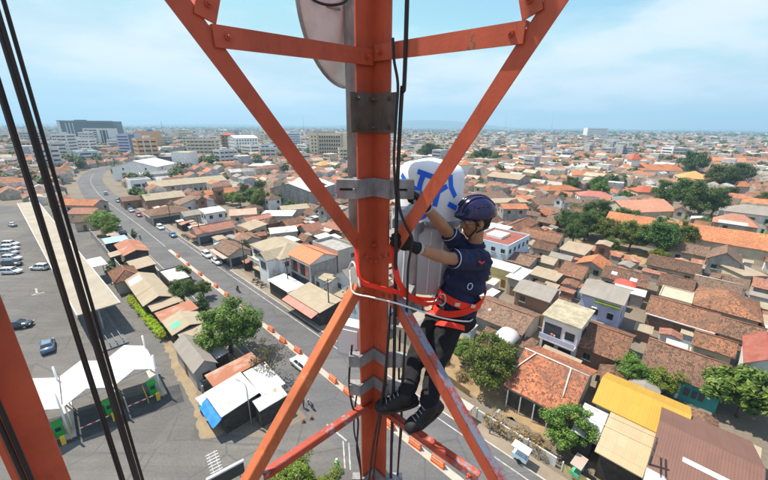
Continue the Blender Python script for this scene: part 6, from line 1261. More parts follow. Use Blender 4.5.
# far radio masts
for i, (x, y, h) in enumerate([(1250, 2700, 175), (720, 2150, 110), (-420, 1850, 95), (-560, 900, 45)]):
    r = empty('radio_mast', (x, y, 0), 0.3, ['tall thin radio mast on the horizon right of the braces', 'thin radio mast standing far behind the worker', 'thin radio mast far behind the cream hotel', 'short radio mast beyond the dark office building'][i], 'mast')
    for a in range(3):
        t = a * 2.094; mb = MB(); mb.tube([(1.6 * math.cos(t), 1.6 * math.sin(t), 0), (0.5 * math.cos(t), 0.5 * math.sin(t), h)], 0.22, 5); mb.build('leg', 'pole_grey', r)
    mb = MB(); n = int(h / 4)
    for k in range(n):
        t0, t1 = k * 2.094, (k + 1) * 2.094; z0, z1 = k * h / n, (k + 1) * h / n; q = lambda z: 1.6 - 1.1 * z / h; mb.tube([(q(z0) * math.cos(t0), q(z0) * math.sin(t0), z0), (q(z1) * math.cos(t1), q(z1) * math.sin(t1), z1)], 0.14, 4)
    mb.build('lattice', 'pole_grey', r)
mb = MB()
house(840, 1430, 5, 85, 25, 38, 1, 'flat', 'concrete_pale', 'plaster_white', 'large white far hotel block standing on the horizon', 'hotel', 'hotel', key='RH', detail=0)
grid_windows('RH', 'f', 14, 8, 2, 37, 0.6, 0.45)

# ================================================================== the lattice tower (camera stands inside its far corner)
def steel(name, col, worn, amt, rough=0.5):
    m, nt, b = base(name, rough, 0.4)
    v = nd(nt, 'TexCoord').outputs['Object']
    c = ramp(nt, nz(nt, v, 3.0, 6.0, 0.65), [(0.3, tuple(k * 0.62 for k in col)), (0.7, col)])
    mp = nd(nt, 'Mapping', {'Vector': v, 'Scale': (1, 1, 0.25)})
    c = mixc(nt, ramp(nt, nz(nt, mp.outputs[0], 14.0, 6.0, 0.7), [(0.52, 0.0), (0.75, 0.55)]), c, tuple(k * 0.35 for k in col))
    w = fmath(nt, 'ADD', fmath(nt, 'MULTIPLY', nz(nt, v, 6.0, 6.0, 0.7), 0.75), fmath(nt, 'MULTIPLY', nz(nt, v, 45.0, 3.0), 0.25))
    c = mixc(nt, ramp(nt, w, [(0.66 - 0.24 * amt, 0.0), (0.70 - 0.22 * amt, 1.0)]), c, worn)
    nt.links.new(c, b.inputs['Base Color']); bump(nt, b, nz(nt, v, 60.0, 4.0), 0.25, 0.003)
steel('red_paint', (0.54, 0.10, 0.045), (0.17, 0.09, 0.065), 0.16); steel('red_worn', (0.42, 0.07, 0.04), (0.17, 0.20, 0.25), 0.85); steel('red_part', (0.42, 0.065, 0.035), (0.20, 0.20, 0.22), 0.5); steel('red_sunlit', (0.56, 0.15, 0.055), (0.42, 0.19, 0.10), 0.25)
plain('galvanised', (0.30, 0.30, 0.31), 0.55, 0.3, 9.0, 0.1, stain=(0.13, 0.12, 0.11), stain_amt=0.6, metal=0.35, streak=True)
plain('galv_dark', (0.11, 0.10, 0.095), 0.6, 0.4, 12.0, 0.15, stain=(0.20, 0.13, 0.08), stain_amt=0.6, metal=0.2, streak=True)
plain('strap_red', (0.75, 0.035, 0.015), 0.6, 0.15, 14.0); plain('rope_white', (0.62, 0.61, 0.58), 0.8, 0.2, 40.0); plain('graffiti_blue', (0.015, 0.13, 0.72), 0.5, 0.1, 8.0); plain('dish_grey', (0.72, 0.71, 0.69), 0.55, 0.15, 2.5, stain=(0.28, 0.26, 0.23), stain_amt=0.4)
plain('antenna_white', (0.74, 0.75, 0.76), 0.5, 0.06, 4.0, stain=(0.5, 0.5, 0.5), stain_amt=0.3); plain('radio_grey', (0.48, 0.50, 0.54), 0.5, 0.08, 5.0)
C = Vector((-0.062, 2.0, 0)); DL = Vector((-0.7071, -0.7071, 0)); DR = Vector((0.7071, -0.7071, 0)); NL = Vector((0.7071, -0.7071, 0)); NR = Vector((-0.7071, -0.7071, 0)); UPZ = Vector((0, 0, 1))
WF = 1.64; WR = 1.95; FL = 0.1315; TK = 0.012; ZT = 38.0
tower = empty('lattice_tower', (C.x, C.y - WF * 0.7071, 0), 0, 'red painted steel lattice tower with crossed braces meeting at its corner leg', 'tower')
TI = Matrix.Translation(tower.location).inverted()
def tpart(mb, name, mat, par=None):
    o = mb.build(name, mat, par or tower)
    for v in o.data.vertices: v.co = TI @ v.co
    return o
def leg(corner, d1, d2, mat, z0=0.0, z1=ZT, FL=FL):
    n1 = Vector((-d1.y, d1.x, 0)); 
    if n1.dot(d2) < 0: n1 = -n1
    mb = MB(); o = corner; prof = [o, o + d1 * FL, o + d1 * FL + d2 * TK, o + d1 * TK + d2 * TK, o + d2 * FL + d1 * TK, o + d2 * FL]
    zs = [z0 + (z1 - z0) * k / 24 for k in range(25)]; vs = [(p.x, p.y, z) for z in zs for p in prof]
    mb.add(vs, [(i * 6 + k, i * 6 + (k + 1) % 6, (i + 1) * 6 + (k + 1) % 6, (i + 1) * 6 + k) for i in range(24) for k in range(6)]); return tpart(mb, 'leg', mat)
main_leg = leg(C - Vector((0, -0.004, 0)), DL, DR, 'red_paint')
left_leg = leg(C + DL * WF, -DL, DR, 'red_paint', FL=0.105); right_leg = leg(C + DR * WR, -DR, DL, 'red_paint'); near_leg = leg(C + DL * WF + DR * WR, -DL, -DR, 'red_paint')
def bolt(p, n, par=None, r=0.013, mat='red_paint'):
    p, n = Vector(p), Vector(n).normalized(); mb = MB(); mb.tube([p, p + n * 0.012], r, 6, smooth=False); mb.tube([p + n * 0.012, p + n * 0.026], r * 0.5, 8); return tpart(mb, 'bolt', mat, par)
def brace(name, p, q, side, w=0.085, mat='red_paint', t=0.008, off=0.018, out=0.07, upper=True, bolts=True, topmat=None):
    p, q = Vector(p), Vector(q); n = NL if side < 0 else NR; d = (q - p).normalized(); e = n.cross(d).normalized()
    if e.z < 0: e = -e
    mb = MB(); k = 10; o = n * off
    P = [p + (q - p) * (i / k) for i in range(k + 1)]; vs = []
    for c in P: vs += [c + o - e * w / 2, c + o + e * w / 2, c + o + e * w / 2 - n * t, c + o - e * w / 2 - n * t]
    mb.add(vs, [(i * 4 + j, i * 4 + (j + 1) % 4, (i + 1) * 4 + (j + 1) % 4, (i + 1) * 4 + j) for i in range(k) for j in range(4)] + [(3, 2, 1, 0), tuple(k * 4 + j for j in range(4))])
    if out:
        vs = []; se = e if upper else -e
        for c in P: b0 = c + o + se * w / 2 - n * 0.0005; vs += [b0, b0 - n * out, b0 - n * out - se * t, b0 - se * t]
        mb.add(vs, [(i * 4 + j, i * 4 + (j + 1) % 4, (i + 1) * 4 + (j + 1) % 4, (i + 1) * 4 + j) for i in range(k) for j in range(4)] + [(3, 2, 1, 0), tuple(k * 4 + j for j in range(4))], mi=1)
    ob = tpart(mb, name, [mat, topmat or mat])
    if bolts:
        for c in (p + d * 0.05, q - d * 0.05): bolt(c + o, n, ob)
    return ob
def on(side, h, z): return C + (DL if side < 0 else DR) * h + UPZ * z
for s in (-1, 1):
    WS = WF if s < 0 else WR
    a0, a1 = (34.33, 1.345) if s < 0 else (34.247, 1.473)
    brace('diagonal_brace', on(s, 0.12, a0), on(s, WS - 0.06, a0 + a1 * (WS - 0.18)), s, 0.074, off=0.014)
    hz = 35.31 if s < 0 else 35.33
    brace('horizontal_brace', on(s, 0.03, hz + 0.03), on(s, 0.82, hz), s, 0.075, off=0.028, upper=True)
    brace('diagonal_brace', on(s, 0.84, hz + 0.05), on(s, 0.10, hz + 2.35), s, 0.075, off=0.024)
    b0 = 34.06 if s < 0 else 34.05; b1 = b0 - (1.124 if s < 0 else 1.022) * (WS - 0.18)
    brace('diagonal_brace', on(s, 0.12, b0), on(s, WS - 0.06, b1), s, 0.070, off=0.014, mat='red_sunlit' if s < 0 else 'red_paint', topmat='red_sunlit' if s < 0 else 'red_worn', out=0.062)  # lower left brace: sunlight painted in as a brighter orange coat
    brace('horizontal_brace', on(s, 0.04, 33.11 if s < 0 else 33.09), on(s, 0.86, 33.15), s, 0.046, off=0.028, mat='red_part', upper=True, out=0.045)
    z = b1
    for k in range(8):
        f0, f1 = (WS - 0.06, 0.12) if k % 2 == 0 else (0.12, WS - 0.06); z2 = z - 2.0
        if z2 < 0.3: break
        brace('diagonal_brace', on(s, f0, z - 0.1), on(s, f1, z2), s, 0.088, off=0.014, bolts=False); brace('horizontal_brace', on(s, 0.04, z - 0.05), on(s, WS - 0.04, z - 0.05), s, 0.075, off=0.028, bolts=False); z = z2
    # gusset bolts on the leg flange
    n = NL if s < 0 else NR
    for dz, h in ((34.32, 0.035), (34.26, 0.09), (34.22, 0.05), (34.06, 0.06), (34.0, 0.1), (33.95, 0.05)): bolt(on(s, h, dz) + n * 0.009, n, main_leg, 0.014)
    # splice plate
    mb = MB(); p = on(s, 0.098, 35.07) + n * 0.020; d = DL if s < 0 else DR; mb.obox(p, d * 0.085, n * 0.004, UPZ * 0.098); pl_ = tpart(mb, 'splice_plate', 'galv_dark')
    for dz in (-0.07, 0.07):
        for h in (0.05, 0.14): bolt(on(s, h, 35.07 + dz) + n * 0.024, n, pl_, 0.012, 'galv_dark')
# climbing pegs and left-over lower platform angle are out of view

# ---- mounting hardware: pipe mounts and clamps
def clamp(name, z, hgt, xl, xr, label, slots=False):
    r = empty(name, (C.x, 1.9, z), 0, label, 'bracket'); I = Matrix.Translation(r.location).inverted()
    def put(mb, nm, mat='galvanised'):
        o = mb.build(nm, mat, r)
        for v in o.data.vertices: v.co = I @ v.co
        return o
    for s in (-1, 1):
        n = NL if s < 0 else NR; d = DL if s < 0 else DR; mb = MB(); mb.obox(on(s, 0.088, z) + n * 0.020, d * 0.068, n * 0.006, UPZ * hgt / 2); put(mb, 'chevron_plate')
    ye = 1.885
    for x0, x1 in ((xl, C.x - 0.088), (C.x + 0.088, xr)):
        mb = MB(); mb.box(x0, x1, ye - 0.005, ye + 0.005, z - hgt / 2, z + hgt / 2); e = put(mb, 'ear_plate'); mb = MB(); mb.box(x0, x1, ye + 0.006, ye + 0.05, z + hgt / 2 - 0.008, z + hgt / 2); put(mb, 'lip')
        if slots: xm = (x0 + x1) / 2; mb = MB(); mb.box(xm - 0.04, xm + 0.03, ye - 0.008, ye - 0.0052, z - 0.006, z + 0.006); put(mb, 'slot', 'black'); mb = MB(); mb.tube([(xm + 0.04, ye - 0.03, z), (xm + 0.04, ye + 0.04, z)], 0.008, 8); put(mb, 'bolt')
    return r
clamp('pipe_clamp', 34.672, 0.105, -0.265, 0.165, 'wide galvanised clamp plate bent across the tower leg above the gloved hand', True)
clamp('pipe_clamp', 33.53, 0.085, -0.225, 0.155, 'galvanised clamp plate on the leg, upper of the pair beside the trousers'); clamp('pipe_clamp', 33.30, 0.085, -0.225, 0.155, 'galvanised clamp plate on the leg, lower of the pair beside the trousers'); clamp('pipe_clamp', 32.42, 0.10, -0.225, 0.155, 'galvanised clamp plate low on the leg below the boots')
r = empty('mounting_pipe', (-0.205, 2.25, 34.25), 0, 'grey galvanised pipe standing behind the tower leg and carrying the dish', 'pipe'); mb = MB(); mb.tube([(0, 0, 0), (0, 0, 3.0)], 0.036, 16); mb.build('pipe', 'galvanised', r)
for z in (0.42, 0.9): mb = MB(); mb.beam((0.02, -0.02, z), (0.09, -0.22, z), 0.05, 0.05); mb.build('standoff', 'galvanised', r)
# ---- microwave dish
fd = Vector((-0.9, 0.436, 0)).normalized(); hd = Vector((fd.y, -fd.x, 0)); dc = Vector((-0.275, 2.45, 35.68)); Rd = 0.43
r = empty('microwave_dish', (dc.x, dc.y, dc.z - Rd), 0, 'round grey microwave dish seen from behind beside the tower leg', 'dish antenna'); I = Matrix.Translation(r.location).inverted()
def rp(mb, nm, mat, root=None, inv=None):
    o = mb.build(nm, mat, root or r); q = inv or I
    for v in o.data.vertices: v.co = q @ v.co
    return o
mb = MB(); rows = 14; seg = 48; vs = []
for i in range(rows + 1):
    u = i / rows; rr_ = Rd * u; dz = -0.14 * (1 - u * u)
    for k in range(seg): a = 2 * math.pi * k / seg; vs.append(dc + fd * dz + hd * rr_ * math.cos(a) + UPZ * rr_ * math.sin(a))
mb.add(vs, [(i * seg + k, i * seg + (k + 1) % seg, (i + 1) * seg + (k + 1) % seg, (i + 1) * seg + k) for i in range(rows) for k in range(seg)], smooth=True); o = rp(mb, 'reflector', 'dish_grey'); sm = o.modifiers.new('t', 'SOLIDIFY'); sm.thickness = 0.006
mb = MB(); mb.tube([dc + hd * Rd * math.cos(2 * math.pi * k / 48) + UPZ * Rd * math.sin(2 * math.pi * k / 48) for k in range(49)], 0.011, 8, caps=False); rp(mb, 'rim', 'galvanised')
ap = dc - fd * 0.14; mb = MB(); mb.tube([ap, ap - fd * 0.06], 0.09, 16); rp(mb, 'hub', 'galvanised')
for z in (-0.06, 0.06):
    mb = MB(); mb.beam(ap - fd * 0.03 + UPZ * z, Vector((-0.205, 2.25, dc.z + z)), 0.035, 0.03); rp(mb, 'arm', 'galvanised'); mb = MB(); mb.tube([Vector((-0.205 - 0.05, 2.20, dc.z + z)), Vector((-0.205 - 0.12, 2.16, dc.z + z + 0.005))], 0.008, 8); rp(mb, 'clamp_bolt', 'galvanised')
mb = MB(); mb.tube([dc, dc + fd * 0.22], 0.018, 8); mb.ell(dc + fd * 0.24, 0.035, 10, 8); rp(mb, 'feed', 'galvanised')
# ---- tall canister antenna with blue graffiti
ac = Vector((0.335, 2.68, 33.72)); Ra = 0.265; HT = 1.08
r = empty('canister_antenna', (ac.x, ac.y, ac.z), R(0), 'tall white canister antenna with rounded top sprayed with blue graffiti behind the tower leg', 'antenna'); r.rotation_euler = (R(-3), R(2), 0)
def lathe(prof, seg=44):
    mb = MB(); vs = [(rad * math.cos(2 * math.pi * k / seg), rad * math.sin(2 * math.pi * k / seg), z) for rad, z in prof for k in range(seg)]; mb.add(vs, [(i * seg + k, i * seg + (k + 1) % seg, (i + 1) * seg + (k + 1) % seg, (i + 1) * seg + k) for i in range(len(prof) - 1) for k in range(seg)], smooth=True); return mb
lathe([(0.001, 0.0), (Ra - 0.03, 0.0), (Ra - 0.008, 0.02), (Ra - 0.008, 0.56)]).build('lower_body', 'radio_grey', r)
lathe([(Ra + 0.006, 0.555), (Ra + 0.006, 0.60), (Ra, 0.602)]).build('clamp_ring', 'galvanised', r)
top = [(Ra, 0.60), (Ra, HT - 0.17)] + [(Ra - 0.12 + 0.12 * math.cos(a), HT - 0.17 + 0.12 * math.sin(a)) for a in [math.pi / 2 * k / 8 for k in range(1, 9)]] + [(0.07, HT - 0.03), (0.001, HT - 0.02)]
lathe(top).build('radome', 'antenna_white', r)
for k in range(16): a = 2 * math.pi * k / 16; mb = MB(); mb.obox((math.cos(a) * (Ra - 0.004), math.sin(a) * (Ra - 0.004), 0.28), (math.cos(a) * 0.006, math.sin(a) * 0.006, 0), (-math.sin(a) * 0.004, math.cos(a) * 0.004, 0), (0, 0, 0.25)); mb.build('rib', 'antenna_white', r)
for k in range(10): a = 2 * math.pi * k / 10 + 0.2; mb = MB(); mb.tube([(math.cos(a) * (Ra + 0.004), math.sin(a) * (Ra + 0.004), 0.578), (math.cos(a) * (Ra + 0.016), math.sin(a) * (Ra + 0.016), 0.578)], 0.009, 6); mb.build('bolt', 'galvanised', r)
AZ = math.atan2(-ac.y, -ac.x)
def on_can(x, z, d=0.002): a = AZ + math.asin(max(-0.98, min(0.98, x / Ra))); return Vector((math.cos(a) * (Ra + d), math.sin(a) * (Ra + d), z))
strokes = [[(-.22, .93), (-.17, .86), (-.07, .80)], [(-.05, .97), (-.075, .88), (-.09, .76)], [(-.10, .965), (.02, .93)], [(-.13, .85), (-.01, .77)], [(.075, .93), (.06, .84), (.04, .72)], [(.135, .95), (.15, .86), (.19, .79)], [(.14, .74), (.21, .70)], [(-.10, .68), (-.02, .65), (-.07, .62)], [(.12, .87), (.06, .83)]]
for st in strokes:
    pts = []
    for i in range(len(st) - 1):
        for k in range(9):
            u = k / 8
            if k or i == 0: pts.append(on_can(st[i][0] + (st[i + 1][0] - st[i][0]) * u, st[i][1] + (st[i + 1][1] - st[i][1]) * u))
    wd = [(pts[min(i + 1, len(pts) - 1)] - pts[max(0, i - 1)]).normalized().cross(Vector((pts[i].x, pts[i].y, 0)).normalized()) for i in range(len(pts))]
    mb = MB(); mb.ribbon(pts, wd, 0.038, 0.0015); mb.build('graffiti_stroke', 'graffiti_blue', r)
r2 = empty('mounting_pipe', (0.22, 2.36, 33.7), 0, 'short grey pipe behind the gloved hands holding the canister antenna', 'pipe'); mb = MB(); mb.tube([(0, 0, 0), (0, 0, 0.88)], 0.03, 14); mb.build('pipe', 'galvanised', r2)
for z in (0.78, 0.15): mb = MB(); mb.beam((0, 0, z), (-0.15, -0.5, z), 0.05, 0.05); mb.build('standoff', 'galvanised', r2)
mb = MB(); mb.beam((0.0, 0.02, 0.60), (0.05, 0.12, 0.60), 0.07, 0.08); mb.build('saddle', 'galvanised', r2)
# ---- radio units below it
r4 = empty('radio_unit', (0.13, 2.27, 34.26), R(12), 'small boxy radio unit with handle below the wide clamp plate', 'radio unit'); mb = MB(); mb.box(-0.07, 0.07, -0.05, 0.05, 0, 0.22); mb.build('housing', 'radio_grey', r4); mb = MB(); mb.tube([(-0.05, -0.055, 0.17), (-0.05, -0.09, 0.17), (0.05, -0.09, 0.17), (0.05, -0.055, 0.17)], 0.008, 8); mb.build('handle', 'black', r4)
r5 = empty('radio_unit', (-0.235, 2.15, 33.40), R(-20), 'grey radio box behind the paired clamp plates', 'radio unit'); mb = MB(); mb.box(-0.09, 0.09, -0.05, 0.05, 0, 0.26); mb.build('housing', 'radio_grey', r5); mb = MB(); mb.box(-0.075, 0.075, -0.058, -0.051, 0.03, 0.23); mb.build('cover', 'antenna_white', r5)
# ---- cables
def spline(pts, n=8):
    P = [Vector(p) for p in pts]; P = [P[0] * 2 - P[1]] + P + [P[-1] * 2 - P[-2]]; out = []
    for i in range(1, len(P) - 2):
        for k in range(n):
            t = k / n; p0, p1, p2, p3 = P[i - 1:i + 3]; out.append(0.5 * ((2 * p1) + (p2 - p0) * t + (2 * p0 - 5 * p1 + 4 * p2 - p3) * t * t + (3 * p1 - p0 - 3 * p2 + p3) * t ** 3))
    out.append(P[-2]); return out
CB = {
    'c1': [(0.096, 1.8, 37.5), (0.094, 1.8, 35.386), (0.082, 1.82, 35.174), (0.073, 1.82, 34.889), (0.068, 1.82, 34.627), (0.067, 1.8, 34.405), (0.069, 1.82, 34.022), (0.073, 1.86, 33.485), (0.07, 1.88, 32.861), (0.068, 1.9, 31.996), (0.07, 1.9, 20.0)],
    'c2': [(0.034, 1.84, 35.403), (0.041, 1.83, 35.307), (0.061, 1.81, 35.195), (0.055, 1.81, 35.035), (0.048, 1.81, 34.839), (0.062, 1.8, 34.658)],
    'c3': [(0.072, 1.8, 34.685), (0.084, 1.78, 34.581), (0.118, 1.77, 34.495), (0.153, 1.77, 34.428), (0.15, 1.78, 34.354), (0.139, 1.8, 34.225), (0.142, 1.82, 33.955), (0.137, 1.86, 33.564), (0.132, 1.9, 33.025), (0.113, 1.92, 32.195)],
    'c4': [(0.111, 1.95, 33.731), (0.113, 1.95, 33.329), (0.143, 1.95, 32.973), (0.124, 1.95, 32.478), (0.128, 1.95, 31.918)],
    'c5': [(0.036, 1.84, 33.802), (0.014, 1.82, 33.478), (-0.024, 1.82, 33.15), (-0.08, 1.84, 32.716), (-0.123, 1.86, 32.057)],
    'c6': [(-0.203, 1.9, 33.647), (-0.229, 1.9, 33.368), (-0.211, 1.88, 33.174), (-0.17, 1.86, 33.063), (-0.182, 1.86, 32.787), (-0.158, 1.88, 32.515), (-0.158, 1.9, 31.994)],
    'c7': [(-0.182, 1.95, 33.572), (-0.151, 1.95, 33.368), (-0.19, 1.95, 33.152), (-0.209, 1.95, 32.875), (-0.169, 1.95, 32.579), (-0.153, 1.95, 31.915)],
    'c8': [(0.048, 1.95, 33.951), (0.033, 1.93, 33.589), (0.003, 1.86, 33.22), (-0.044, 1.84, 32.789), (-0.099, 1.84, 32.058)],
    'dc': [(-0.418, 2.1, 35.686), (-0.38, 2.1, 35.633), (-0.296, 2.1, 35.611), (-0.216, 2.15, 35.645), (-0.187, 2.2, 35.73)],
}
CLAB = {'c1': (0.0105, 'thick black cable running straight down the right edge of the tower leg'), 'c2': (0.007, 'short thin black cable dangling from the horizontal braces to the wide clamp'), 'c3': (0.0075, 'black cable bulging out past the gloved hand and dropping beside the trousers'), 'c4': (0.007, 'thin black cable hanging straight below the paired clamps'), 'c5': (0.008, 'black cable slanting across the lower front of the leg'), 'c6': (0.007, 'kinked black cable hanging left of the lower leg'), 'c7': (0.006, 'thin wavy black cable behind the kinked cable left of the leg'), 'c8': (0.006, 'thin black cable slanting down the inside corner of the leg'), 'dc': (0.007, 'black cable looping below the top behind the microwave dish')}
for k, pts in CB.items():
    mb = MB(); mb.tube(spline(pts), CLAB[k][0], 8); tag(mb.build('cable', 'rubber'), CLAB[k][1], 'cable')
for cx_, cy_, n_, rs_, lab in ((-0.590, 0.60, 4, 0.0033, 'bundle of black feeder cables hanging inside the tower beside the left leg'), (-0.632, 0.605, 3, 0.0030, 'slimmer bundle of black cables hanging between the feeder bundle and the left leg'), (-0.606, 0.63, 1, 0.0032, 'single thin black cable between the two cable bundles'), (-0.86, 0.60, 2, 0.005, 'pair of black cables hanging outside the left tower leg')):
    rt_ = empty('cable_bundle' if n_ > 1 else 'cable', (cx_, cy_, 0), 0, lab, 'cable')
    for q in range(n_):
        ph = q * 6.2832 / n_; off = rs_ * 1.25 if n_ > 1 else 0.0
        pts = [(math.cos(ph + k * 0.35) * off + 0.003 * math.sin(k * 0.31 + cx_ * 40), math.sin(ph + k * 0.35) * off + 0.002 * math.sin(k * 0.23 + q), 38 - k * 38 / 120) for k in range(121)]; mb = MB(); mb.tube(pts, rs_, 8); mb.build('strand', 'rubber', rt_)
# ---- work positioning strap and rope round the leg
def web(name, pts, w, mat, label, cat, wdir=(0, 0, 1)):
    mb = MB(); mb.ribbon(spline(pts, 6), wdir, w, 0.004); return tag(mb.build(name, mat), label, cat)
web('positioning_strap', [(-0.164, 1.9, 34.395), (-0.159, 1.87, 34.252), (-0.133, 1.835, 34.139), (-0.038, 1.80, 34.116), (0.073, 1.80, 34.085), (0.198, 1.92, 33.983), (0.33, 2.06, 33.90), (0.40, 2.16, 33.875)], 0.034, 'strap_red', 'red webbing strap passing across the front of the leg to the belt', 'strap', (0.4, -0.4, 1))
web('positioning_strap', [(0.041, 1.86, 34.361), (0.059, 1.815, 34.266), (0.089, 1.79, 34.149), (0.163, 1.87, 34.018), (0.268, 2.0, 33.90), (0.40, 2.14, 33.83)], 0.034, 'strap_red', 'red webbing strap hanging from below the gloved hand to the belt', 'strap', (0.9, 0.3, 0.5))
mb = MB(); mb.tube(spline([(-0.209, 1.95, 34.157), (-0.2, 1.9, 34.086), (-0.179, 1.86, 34.045), (-0.067, 1.785, 34.056), (0.098, 1.785, 34.012), (0.373, 1.98, 33.81), (0.58, 2.13, 33.69), (0.66, 2.22, 33.65), (0.70, 2.34, 33.65), (0.68, 2.46, 33.66)]), 0.0052, 8); tag(mb.build('safety_rope', 'rope_white'), 'white rope looped round the tower leg and the hips of the worker', 'rope')
mb = MB(); mb.tube(spline([(-0.216, 1.96, 34.166), (-0.187, 1.92, 34.223), (-0.154, 1.865, 34.175), (-0.14, 1.825, 34.10)]), 0.006, 8); tag(mb.build('safety_rope', 'rope_white'), 'short white rope end curling at the left edge of the leg', 'rope')

# ================================================================== the worker
J = dict(head=(0.663, 2.42, 34.365), neck=(0.687, 2.42, 34.16), chest=(0.650, 2.405, 33.975), lsh=(0.69, 2.285, 34.095), rsh=(0.625, 2.535, 34.085), lelb=(0.41, 2.07, 34.195), lwr=(0.175, 1.885, 34.335), lhand=(0.10, 1.84, 34.375), relb=(0.416, 2.28, 34.34), rwr=(0.251, 2.12, 34.535), rhand=(0.185, 2.05, 34.62),
         waist=(0.605, 2.38, 33.80), hip=(0.565, 2.37, 33.655), lhip=(0.545, 2.30, 33.63), rhip=(0.50, 2.45, 33.60), lknee=(0.385, 2.08, 33.37), lank=(0.310, 1.80, 33.255), ltoe=(0.165, 1.725, 33.19), rknee=(0.262, 2.18, 33.39), rank=(0.150, 1.86, 33.285), rtoe=(-0.01, 1.835, 33.265))
J = {k: Vector(v) for k, v in J.items()}
plain('worker_skin', (0.33, 0.165, 0.095), 0.5, 0.14, 14.0, 0.05); plain('shirt_navy', (0.016, 0.022, 0.058), 0.85, 0.2, 10.0, 0.1); plain('trousers_black', (0.012, 0.012, 0.014), 0.9, 0.25, 8.0, 0.1); plain('boot_black', (0.012, 0.012, 0.013), 0.6, 0.3, 12.0); plain('glove_black', (0.014, 0.014, 0.015), 0.85, 0.3, 20.0, 0.2); plain('hair_black', (0.01, 0.008, 0.007), 0.6, 0.2, 30.0)
m = plain('helmet_purple', (0.014, 0.012, 0.062), 0.2, 0.1, 6.0, spec=0.5); plain('trim_pale', (0.5, 0.55, 0.62), 0.8, 0.1, 20.0); plain('sole_brown', (0.05, 0.035, 0.025), 0.9, 0.2, 20.0); plain('eye_white', (0.6, 0.58, 0.55), 0.3, 0.05)
f = Vector((-0.965, -0.22, -0.14)).normalized(); l = Vector((0, 0, 1)).cross(f).normalized(); u = f.cross(l).normalized()
RH_ = Matrix((f, l, u)).transposed()
def hp(a, b, c): return J['head'] + f * a + l * b + u * c
bu = (J['neck'] - J['hip']).normalized(); bl = (J['lsh'] - J['rsh']).normalized(); bl = (bl - bu * bl.dot(bu)).normalized(); bf = bl.cross(bu).normalized()
RB = Matrix((bf, bl, bu)).transposed()
skin = [('ell', hp(-0.012, 0, 0.03), (0.098, 0.077, 0.098), RH_), ('ell', hp(0.02, 0, -0.03), (0.070, 0.062, 0.085), RH_), ('ell', hp(0.042, 0, -0.085), (0.042, 0.042, 0.034), RH_), ('ell', hp(0.052, 0, -0.108), (0.026, 0.026, 0.018), RH_),
        ('cap', hp(0.083, 0, 0.005), hp(0.104, 0, -0.034), 0.011, 0.016), ('ell', hp(0.094, 0.013, -0.04), (0.012, 0.011, 0.009), RH_), ('ell', hp(0.094, -0.013, -0.04), (0.012, 0.011, 0.009), RH_),
        ('cap', hp(0.082, -0.035, 0.022), hp(0.082, 0.035, 0.022), 0.012, 0.012), ('ell', hp(0.060, 0.038, -0.022), (0.026, 0.022, 0.024), RH_), ('ell', hp(0.060, -0.038, -0.022), (0.026, 0.022, 0.024), RH_),
        ('ell', hp(0.085, 0, -0.066), (0.012, 0.022, 0.008), RH_), ('ell', hp(0.081, 0, -0.080), (0.012, 0.019, 0.009), RH_), ('cap', hp(-0.02, 0.03, -0.07), hp(0.045, 0.02, -0.10), 0.028, 0.022), ('cap', hp(-0.02, -0.03, -0.07), hp(0.045, -0.02, -0.10), 0.028, 0.022),
        ('ell', hp(-0.012, 0.080, -0.02), (0.020, 0.011, 0.033), RH_), ('ell', hp(-0.012, -0.080, -0.02), (0.020, 0.011, 0.033), RH_),
        ('cap', J['neck'] - bu * 0.03, hp(-0.018, 0, -0.06), 0.058, 0.052), ('cap', J['neck'], J['chest'], 0.06, 0.09), ('cap', J['chest'], J['hip'], 0.09, 0.09), ('cap', J['neck'] - bu * 0.05, J['lsh'], 0.05, 0.05), ('cap', J['neck'] - bu * 0.05, J['rsh'], 0.05, 0.05)]
for s in 'lr':
    e, w_, sh = J[s + 'elb'], J[s + 'wr'], J[s + 'sh']; mid = e.lerp(w_, 0.3)
    skin += [('cap', sh, e, 0.052, 0.041), ('cap', e, mid, 0.042, 0.044), ('cap', mid, w_, 0.044, 0.028), ('cap', J[s + 'hip'], J[s + 'knee'], 0.055, 0.045), ('cap', J[s + 'knee'], J[s + 'ank'], 0.045, 0.035)]
person = organic('person', skin, 0.0075, 'worker_skin', smooth=3, fac=0.5)
tag(person, 'worker in navy polo shirt and purple helmet clinging to the tower leg with black gloves', 'person')
def wear(mb, nm, mat, par=None): return mb.build(nm, mat, par or person)
# shirt: trunk, collar and short sleeves
sh = []
for t, a, b in ((0.06, 0.150, 0.185), (0.22, 0.150, 0.180), (0.45, 0.155, 0.188), (0.66, 0.150, 0.192), (0.82, 0.125, 0.170)): sh.append(('ell', J['hip'].lerp(J['neck'], t), (a, b, 0.105), RB))
sh += [('cap', J['lsh'] - bu * 0.01, J['rsh'] - bu * 0.01, 0.085, 0.085), ('cap', J['neck'] - bu * 0.06, J['neck'] - bu * 0.005, 0.085, 0.062)]
for s in 'lr': sh.append(('cap', J[s + 'sh'], J[s + 'sh'].lerp(J[s + 'elb'], 0.68), 0.086, 0.066))
organic('shirt', sh, 0.0085, 'shirt_navy', person, smooth=4, folds=(0.014, 13.0))
for s in 'lr':
    c = J[s + 'sh'].lerp(J[s + 'elb'], 0.80); d = (J[s + 'elb'] - J[s + 'sh']).normalized(); mb = MB(); mb.tube([c + d * 0.004, c + d * 0.014], [0.067, 0.066], 20, caps=False); wear(mb, 'sleeve_trim', 'trim_pale')
mb = MB(); c = J['neck'] - bu * 0.005; mb.tube([c + bu * 0.0, c + bu * 0.035 + bf * 0.008], [0.073, 0.064], 20, caps=False, smooth=True); o = wear(mb, 'collar', 'shirt_navy'); o.modifiers.new('t', 'SOLIDIFY').thickness = 0.006
